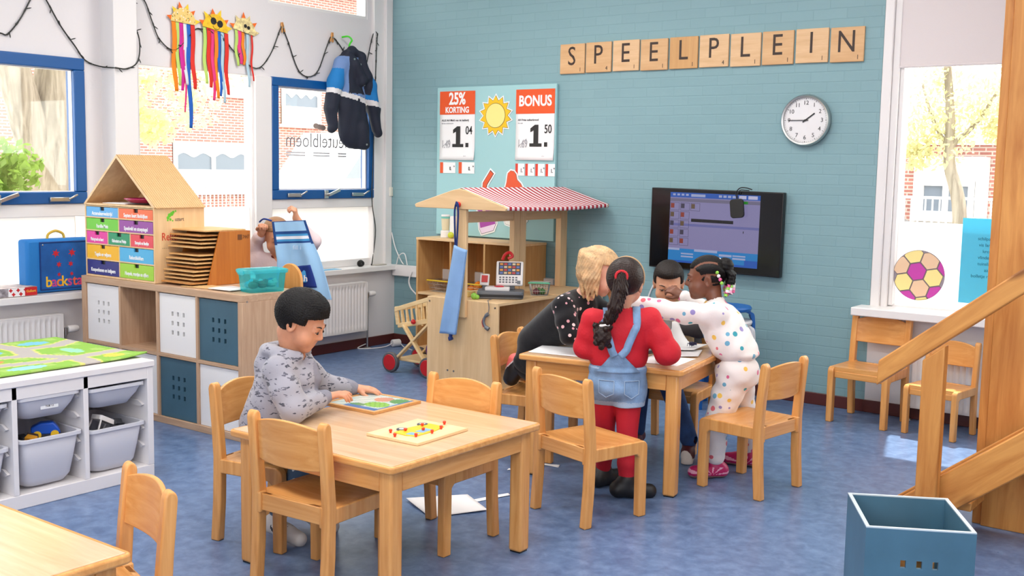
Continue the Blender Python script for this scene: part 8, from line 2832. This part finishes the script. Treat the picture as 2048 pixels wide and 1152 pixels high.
for i in range(8):
    f = i / 7
    c = V3(2.965, -2.13, 0.585) * (1 - f) + V3(3.225, -2.205, 0.785) * f
    S.ell(c, (0.09, 0.115 - 0.006 * f, 0.088 - 0.012 * f), Matrix.Rotation(R(-12), 3, 'Z'), 0.04)
# skirt falling over the thighs to the heels
S.chain([V3(2.96, -2.15, 0.56), V3(2.955, -2.165, 0.47)], [0.098, 0.07], 0.03)
S.chain([V3(2.96, -2.09, 0.56), V3(2.945, -2.07, 0.47)], [0.098, 0.07], 0.03)
S.chain([V3(2.96, -2.17, 0.54), V3(2.90, -2.19, 0.475)], [0.07, 0.045], 0.03)
S.chain([nb + V3(-0.03, 0, -0.035), shR, (shR + elR) / 2 + V3(0.004, -0.006, 0), elR, wrR + (elR - wrR) * 0.2], [0.052, 0.052, 0.048, 0.042, 0.030], 0.03)
S.chain([nb + V3(-0.03, 0, -0.035), shL, elL, wrL + (elL - wrL) * 0.15], [0.052, 0.050, 0.042, 0.030], 0.03)
S.ripple(lambda x, y, z: np.sin((x * 0.78 + z * 0.6) * 24 + y * 40) * 0.3 + np.sin((x * 0.6 - z * 0.78) * 70 + y * 20) * 0.5, 0.0032)
p.put(S, 'dress', [DRP, DRS], lambda x, y, z: np.where((x * 0.79 + z * 0.61 > 2.97), 1, 0))
S = p.sdf((2.66, -2.32, 0.34), (3.12, -1.96, 0.56))
S.chain([hp + V3(0, -0.03, 0), kn, an + V3(0.02, 0, 0)], [0.06, 0.052, 0.038], 0.012)
S.chain([hp + V3(0, 0.04, 0), kn2, an2 + V3(0.02, 0, 0)], [0.06, 0.052, 0.038], 0.012)
S.clip((0, 0, 0.336), (0, 0, -1))
p.put(S, 'leggings', DRP)
for a_, d in ((an, (-0.30, -0.1, -0.55)), (an2, (-0.6, 0.1, -0.2))):
    S = p.sdf((2.62, -2.32, 0.30), (2.96, -1.94, 0.56))
    d = nrm(d)
    S.cap(a_ + V3(-0.012, 0, 0.032), a_ + d * 0.07, 0.036, 0.036, 0.015)
    S.cap(a_ + d * 0.02 + V3(0.02, 0, 0), a_ + d * 0.075 + V3(0.016, 0, 0), 0.034, 0.032, 0.015)
    S.clip((0, 0, 0.328), (0, 0, -1))
    p.put(S, 'shoe', [mat('sneaker_black', (22, 22, 26), 0.4), mat('sneaker_coral', (240, 116, 112), 0.6), mat('sneaker_edge', (220, 208, 210), 0.6)], lambda x, y, z: np.where(z - (x - a_[0]) * 0.9 > a_[2] + 0.036, 1, np.where(z - (x - a_[0]) * 0.9 > a_[2] + 0.028, 2, 0)))

# ================= boy facing us =================
p = Person('boy with short dark hair sitting behind the busy table, looking down', (3.33, -1.42, 0.0), (3.04, -1.84, 0.0), (3.70, -1.24, 1.02), 0.004)
h = Head((3.292, -1.415, 0.848), (0.42, -0.82, -0.34), (0, 0, 1), 1.04)
S = p.sdf()
head_skin(S, h)
nb = V3(3.30, -1.40, 0.725)
S.cap(nb, h.p(0, -0.02, -0.055), 0.038, 0.042, 0.015)
S.cap((3.35, -1.42, 0.42), nb + V3(0, 0, -0.08), 0.08, 0.085, 0.03)
FB = nrm((0.45, -0.89, 0))
RB_ = V3(FB[1], -FB[0], 0)
shR, shL = nb + RB_ * 0.125 + V3(0, 0, -0.045), nb - RB_ * 0.125 + V3(0, 0, -0.045)
elR, wrR = V3(3.17, -1.60, 0.635), V3(3.24, -1.69, 0.625)
elL, wrL = V3(3.51, -1.47, 0.635), V3(3.435, -1.60, 0.640)
S.chain([nb + V3(0, 0, -0.04), shR, elR, wrR], [0.04, 0.034, 0.028, 0.018], 0.01)
S.chain([nb + V3(0, 0, -0.04), shL, elL, wrL], [0.04, 0.034, 0.028, 0.018], 0.01)
hand_skin(S, wrR, (0.75, -0.5, -0.1), (0, 0, -1), (0.4, 0.5, 0), (0.3, 0.5, 0.4))
hand_skin(S, wrL, (-0.88, -0.30, 0.20), (0.2, 0.6, -0.6), (-0.1, 0.2, 0.9), (0.3, 0.5, 0.3), 1.05)
hiR, hiL = V3(3.28, -1.44, 0.41), V3(3.42, -1.42, 0.41)
kR, aR = V3(3.30, -1.70, 0.40), V3(3.28, -1.68, 0.10)
kL, aL = V3(3.480, -1.73, 0.395), V3(3.600, -1.715, 0.105)
S.chain([hiR, kR, aR], [0.06, 0.04, 0.028], 0.012)
S.chain([hiL, kL, aL], [0.06, 0.04, 0.028], 0.012)
p.put(S, 'body', SK_OLIVE)
face_parts(h, p.root, p.base, (44, 30, 22), (44, 30, 24), (206, 120, 112), 0.85)
A = hair_cap(p, h, 0.000, back=0.002, front=0.068, low=-0.045, slant=0.30, nape=0.6, rip=0.0012, fr=100, temple=(0.034, 0.004), extra=lambda A: A.ell(h.p(0, 0.012, 0.078), [0.062 * h.s, 0.076 * h.s, 0.036 * h.s], h.M, 0.02))
p.put(A, 'hair', mat('hair_dark_brown', (30, 21, 17), 0.55, spec=0.3, bump=0.6, bscale=120), None, 0)
S = p.sdf((3.06, -1.72, 0.36), (3.66, -1.24, 0.78))
MB_ = Matrix.Rotation(math.atan2(RB_[1], RB_[0]), 3, 'Z')
for i in range(6):
    f = i / 5
    S.ell(V3(3.35, -1.42, 0.44) * (1 - f) + V3(3.31, -1.405, 0.645) * f, (0.125, 0.10, 0.065), MB_, 0.05)
S.cap(nb + V3(0, 0, -0.035), nb + V3(0, 0, 0.002), 0.056, 0.050, 0.02)
S.ripple(lambda x, y, z: np.sin(z * 60 + x * 50), 0.0025)
p.put(S, 'shirt', mat('shirt_khaki', (178, 152, 112), 0.85, bump=0.4, bscale=70, var=0.2, vscale=20))
S = p.sdf((3.06, -1.78, 0.42), (3.66, -1.24, 0.80))
S.chain([nb + V3(0, 0.02, -0.045) + RB_ * 0.07, shR, elR, wrR + (elR - wrR) * 0.2], [0.05, 0.052, 0.046, 0.034], 0.03)
S.chain([nb + V3(0, 0.02, -0.045) - RB_ * 0.07, shL, elL, wrL + (elL - wrL) * 0.25], [0.05, 0.054, 0.050, 0.038], 0.03)
for sg in (-1, 1):
    S.chain([nb + RB_ * 0.095 * sg + V3(0, 0, -0.06), V3(3.345, -1.42, 0.46) + RB_ * 0.105 * sg + FB * 0.03], [0.05, 0.055], 0.03)
S.ell(nb - FB * 0.05 + V3(0, 0, -0.05), (0.06, 0.06, 0.05), None, 0.03)
p.put(S, 'jacket', mat('jacket_charcoal', (58, 58, 62), 0.8, bump=0.4, bscale=60))
S = p.sdf((3.18, -1.82, 0.06), (3.64, -1.3, 0.50))
S.ell((3.35, -1.43, 0.405), (0.12, 0.10, 0.07), MB_)
S.chain([hiR, kR, aR], [0.07, 0.055, 0.042], 0.015)
S.chain([hiL, kL, aL], [0.07, 0.058, 0.044], 0.015)
p.put(S, 'jeans', mat('jeans_blue', (40, 70, 118), 0.85, bump=0.4, bscale=140, var=0.2, vscale=14))
for a_, d in ((aR, (0.2, -0.95, -0.1)), (aL, (0.35, -0.80, -0.45))):
    S = p.sdf((3.18, -1.86, -0.01), (3.68, -1.56, 0.18))
    shoe(S, a_ + V3(0, 0, -0.045), d, 0.16, 0.033)
    S.clip((0, 0, 0.002), (0, 0, -1))
    p.put(S, 'shoe', [mat('trainer_maroon', (84, 30, 36), 0.5), mat('trainer_sole', (222, 214, 206), 0.6)], lambda x, y, z: np.where((z < 0.022) | (y < a_[1] - 0.062), 1, 0))

# ================= child holding up the apron =================
p = Person('child in a pale pink sweater behind the cube shelf, hidden behind the raised apron', (0.96, -2.07, 0.0), (0.66, -2.34, 0.0), (1.40, -1.84, 1.28), 0.0045)
FC = nrm((0.78, -0.62, 0))
RC = V3(FC[1], -FC[0], 0)
h = Head((0.965, -2.095, 1.000), (0.86, -0.42, -0.32), (0, 0, 1), 1.04)
S = p.sdf()
head_skin(S, h)
nb = V3(0.94, -2.06, 0.885)
S.cap(nb, h.p(0, -0.02, -0.055), 0.040, 0.044, 0.015)
S.cap((0.95, -2.06, 0.50), nb + V3(0, 0, -0.08), 0.085, 0.088, 0.03)
shR, shL = nb + RC * 0.125 + V3(0, 0, -0.045), nb - RC * 0.125 + V3(0, 0, -0.045)
elR, wrR = V3(0.800, -2.15, 0.905), V3(0.945, -2.195, 1.03)
elL, wrL = V3(1.245, -2.07, 0.985), V3(1.205, -2.155, 1.125)
S.chain([nb + V3(0, 0, -0.04), shR, elR, wrR], [0.045, 0.04, 0.032, 0.022], 0.01)
S.chain([nb + V3(0, 0, -0.04), shL, elL, wrL], [0.045, 0.04, 0.032, 0.022], 0.01)
hand_skin(S, wrR, (0.42, -0.18, 0.75), (0.8, -0.4, -0.2), (-0.4, -0.8, 0.2), (0.9, 1.1, 0.7), 1.05, 0.05, 0.8)
hand_skin(S, wrL, (0.05, -0.25, 0.95), (-0.7, -0.6, 0.1), (-0.6, 0.6, 0.2), (0.9, 1.1, 0.7), 1.05, 0.05, 0.8)
for sg in (-1, 1):
    S.chain([V3(0.95, -2.06, 0.50) + RC * 0.06 * sg, V3(0.95, -2.05, 0.28) + RC * 0.06 * sg, V3(0.95, -2.05, 0.06) + RC * 0.06 * sg], [0.06, 0.042, 0.03], 0.012)
p.put(S, 'body', SK_TAN)
face_parts(h, p.root, p.base, (50, 36, 26), (70, 46, 34), (180, 100, 92), 0.8)
p.put(hair_cap(p, h, 0.001, back=-0.01, front=0.062, low=-0.055, slant=0.34, nape=0.5, rip=0.001), 'hair', HAIR_LBROWN, None, 0)
S = p.sdf((0.70, -2.32, 0.46), (1.34, -1.88, 1.10))
MC_ = Matrix.Rotation(math.atan2(RC[1], RC[0]), 3, 'Z')
for i in range(7):
    f = i / 6
    S.ell(V3(0.95, -2.06, 0.52) * (1 - f) + V3(0.945, -2.06, 0.80) * f, (0.135 - 0.006 * f, 0.108 - 0.012 * f, 0.07), MC_, 0.05)
S.chain([nb + V3(0, 0, -0.045), shR, (shR + elR) / 2 + V3(-0.012, 0, -0.01), elR, wrR + (elR - wrR) * 0.2], [0.055, 0.058, 0.060, 0.056, 0.034], 0.03)
S.chain([nb + V3(0, 0, -0.045), shL, elL, wrL + (elL - wrL) * 0.35], [0.055, 0.056, 0.050, 0.036], 0.03)
S.ripple(lambda x, y, z: np.sin(z * 60 + x * 50), 0.003)
p.put(S, 'sweater', [mat('sweater_pink', (220, 200, 202), 0.85, bump=0.5, bscale=90), mat('sweater_maroon', (120, 54, 48), 0.85)], lambda x, y, z: np.where(np.hypot(np.hypot(x - nb[0], y - nb[1]) - 0.052, z - (nb[2] - 0.012)) < 0.014, 1, 0))
S = p.sdf((0.76, -2.22, 0.04), (1.14, -1.90, 0.54))
S.ell((0.95, -2.06, 0.50), (0.125, 0.10, 0.07), MC_)
for sg in (-1, 1):
    S.chain([V3(0.95, -2.06, 0.48) + RC * 0.06 * sg, V3(0.95, -2.05, 0.06) + RC * 0.06 * sg], [0.072, 0.05], 0.012)
p.put(S, 'trousers', mat('trousers_grey', (96, 98, 108), 0.85))
for sg in (-1, 1):
    S = p.sdf((0.76, -2.34, -0.01), (1.20, -1.90, 0.14))
    shoe(S, V3(0.95, -2.05, 0.035) + RC * 0.06 * sg, FC, 0.165, 0.033)
    S.clip((0, 0, 0.002), (0, 0, -1))
    p.put(S, 'shoe', mat('shoe_black', (26, 26, 28), 0.5))
# the apron in the child's hands
ap = thing('apron', 'light blue striped apron with a navy pocket held up by the child', 'apron', (1.215, -2.22, 1.1))
CRv = Vector((0.80, 0.60, 0))           # across the cloth
def apx(u, v):
    """u across, v down"""
    L = [(-0.100, 0.005), (-0.085, -0.11), (-0.068, -0.22), (-0.07, -0.33), (-0.08, -0.44)]
    Q = [(0.098, 0.018), (0.135, -0.10), (0.178, -0.20), (0.216, -0.32), (0.25, -0.45)]
    t = v * 4
    i = min(3, int(t))
    f = t - i
    a = [L[i][k] * (1 - f) + L[i + 1][k] * f for k in (0, 1)]
    b = [Q[i][k] * (1 - f) + Q[i + 1][k] * f for k in (0, 1)]
    x, z = a[0] * (1 - u) + b[0] * u, a[1] * (1 - u) + b[1] * u
    fold = (0.012 * math.sin(u * 9 + 1.2) + 0.008 * math.sin(u * 17 + v * 3)) * min(1, v * 2.2)
    q = CRv * x + Vector((0.6, -0.8, 0)) * (fold - 0.010 * v)
    return (q.x, q.y, z)
def colored_by(u, v):
    if u < 0.07 or (u > 0.93 and v < 0.30) or v < 0.006:
        return 1 if v < 0.30 else 0
    if 0.125 < v < 0.16 or 0.255 < v < 0.285:
        return 1
    if 0.16 <= v < 0.19 or 0.225 <= v <= 0.255:
        return 2
    if 0.19 <= v < 0.225:
        return 3
    return 0
nu, nv = 44, 110
mb = MB().grid(apx, nu, nv)
mb.m = [colored_by((i + 0.5) / nu, (j + 0.5) / nv) for i in range(nu) for j in range(nv)]
mb.build('cloth', [mat('apron_sky', (150, 192, 226), 0.8, bump=0.2, bscale=60), mat('apron_edge_navy', (20, 66, 128), 0.8), mat('apron_mid_blue', (64, 144, 196), 0.8), mat('apron_white_band', (222, 226, 234), 0.8)], ap, solid=0.003, fix=False)
def shift(fn, d):
    def g(u, v):
        q = Vector(fn(u, v)) + Vector((0.6, -0.8, 0)) * d
        return tuple(q)
    return g
PKT = mat('pocket_navy', (20, 50, 130), 0.8)
MB().grid(shift(lambda u, v: apx(0.34 + 0.42 * u - 0.05 * (0.5 - u) * v, 0.60 + 0.26 * v - 0.02 * u * (1 - v)), 0.006), 12, 12).build('pocket', PKT, ap, solid=0.002)
pc = Vector(apx(0.555, 0.735)) + Vector((0.6, -0.8, 0)) * 0.018
ROTC = Matrix.Rotation(math.atan2(0.6, 0.8), 4, 'Z') @ Euler((R(90), 0, 0)).to_matrix().to_4x4()
hx = [(0.0, 0.042), (0.030, 0.020), (0.030, -0.030), (-0.030, -0.030), (-0.030, 0.012)]
MB().prism(hx, 0.001, ROTC.to_3x3(), tuple(pc)).build('badge', mat('badge_blue', (70, 160, 220), 0.7), ap)
text('badge_letters', 'ah', 0.05, PAPER, ap, tuple(pc + Vector((0.6, -0.8, 0)) * 0.004 + Vector((0, 0, -0.008))), ROTC, bold=0.001)
pc = Vector(apx(0.55, 0.345)) + Vector((0.6, -0.8, 0)) * 0.016
text('lettering', 'fill i', 0.036, mat('letter_pale', (196, 214, 232), 0.7), ap, tuple(pc), ROTC)
MB().tube(catmull([(-0.08, -0.06, 0.01), (-0.12, -0.085, 0.02), (-0.175, -0.07, 0.0)], 6), 0.005, 8).build('neck_loop', PKT, ap)
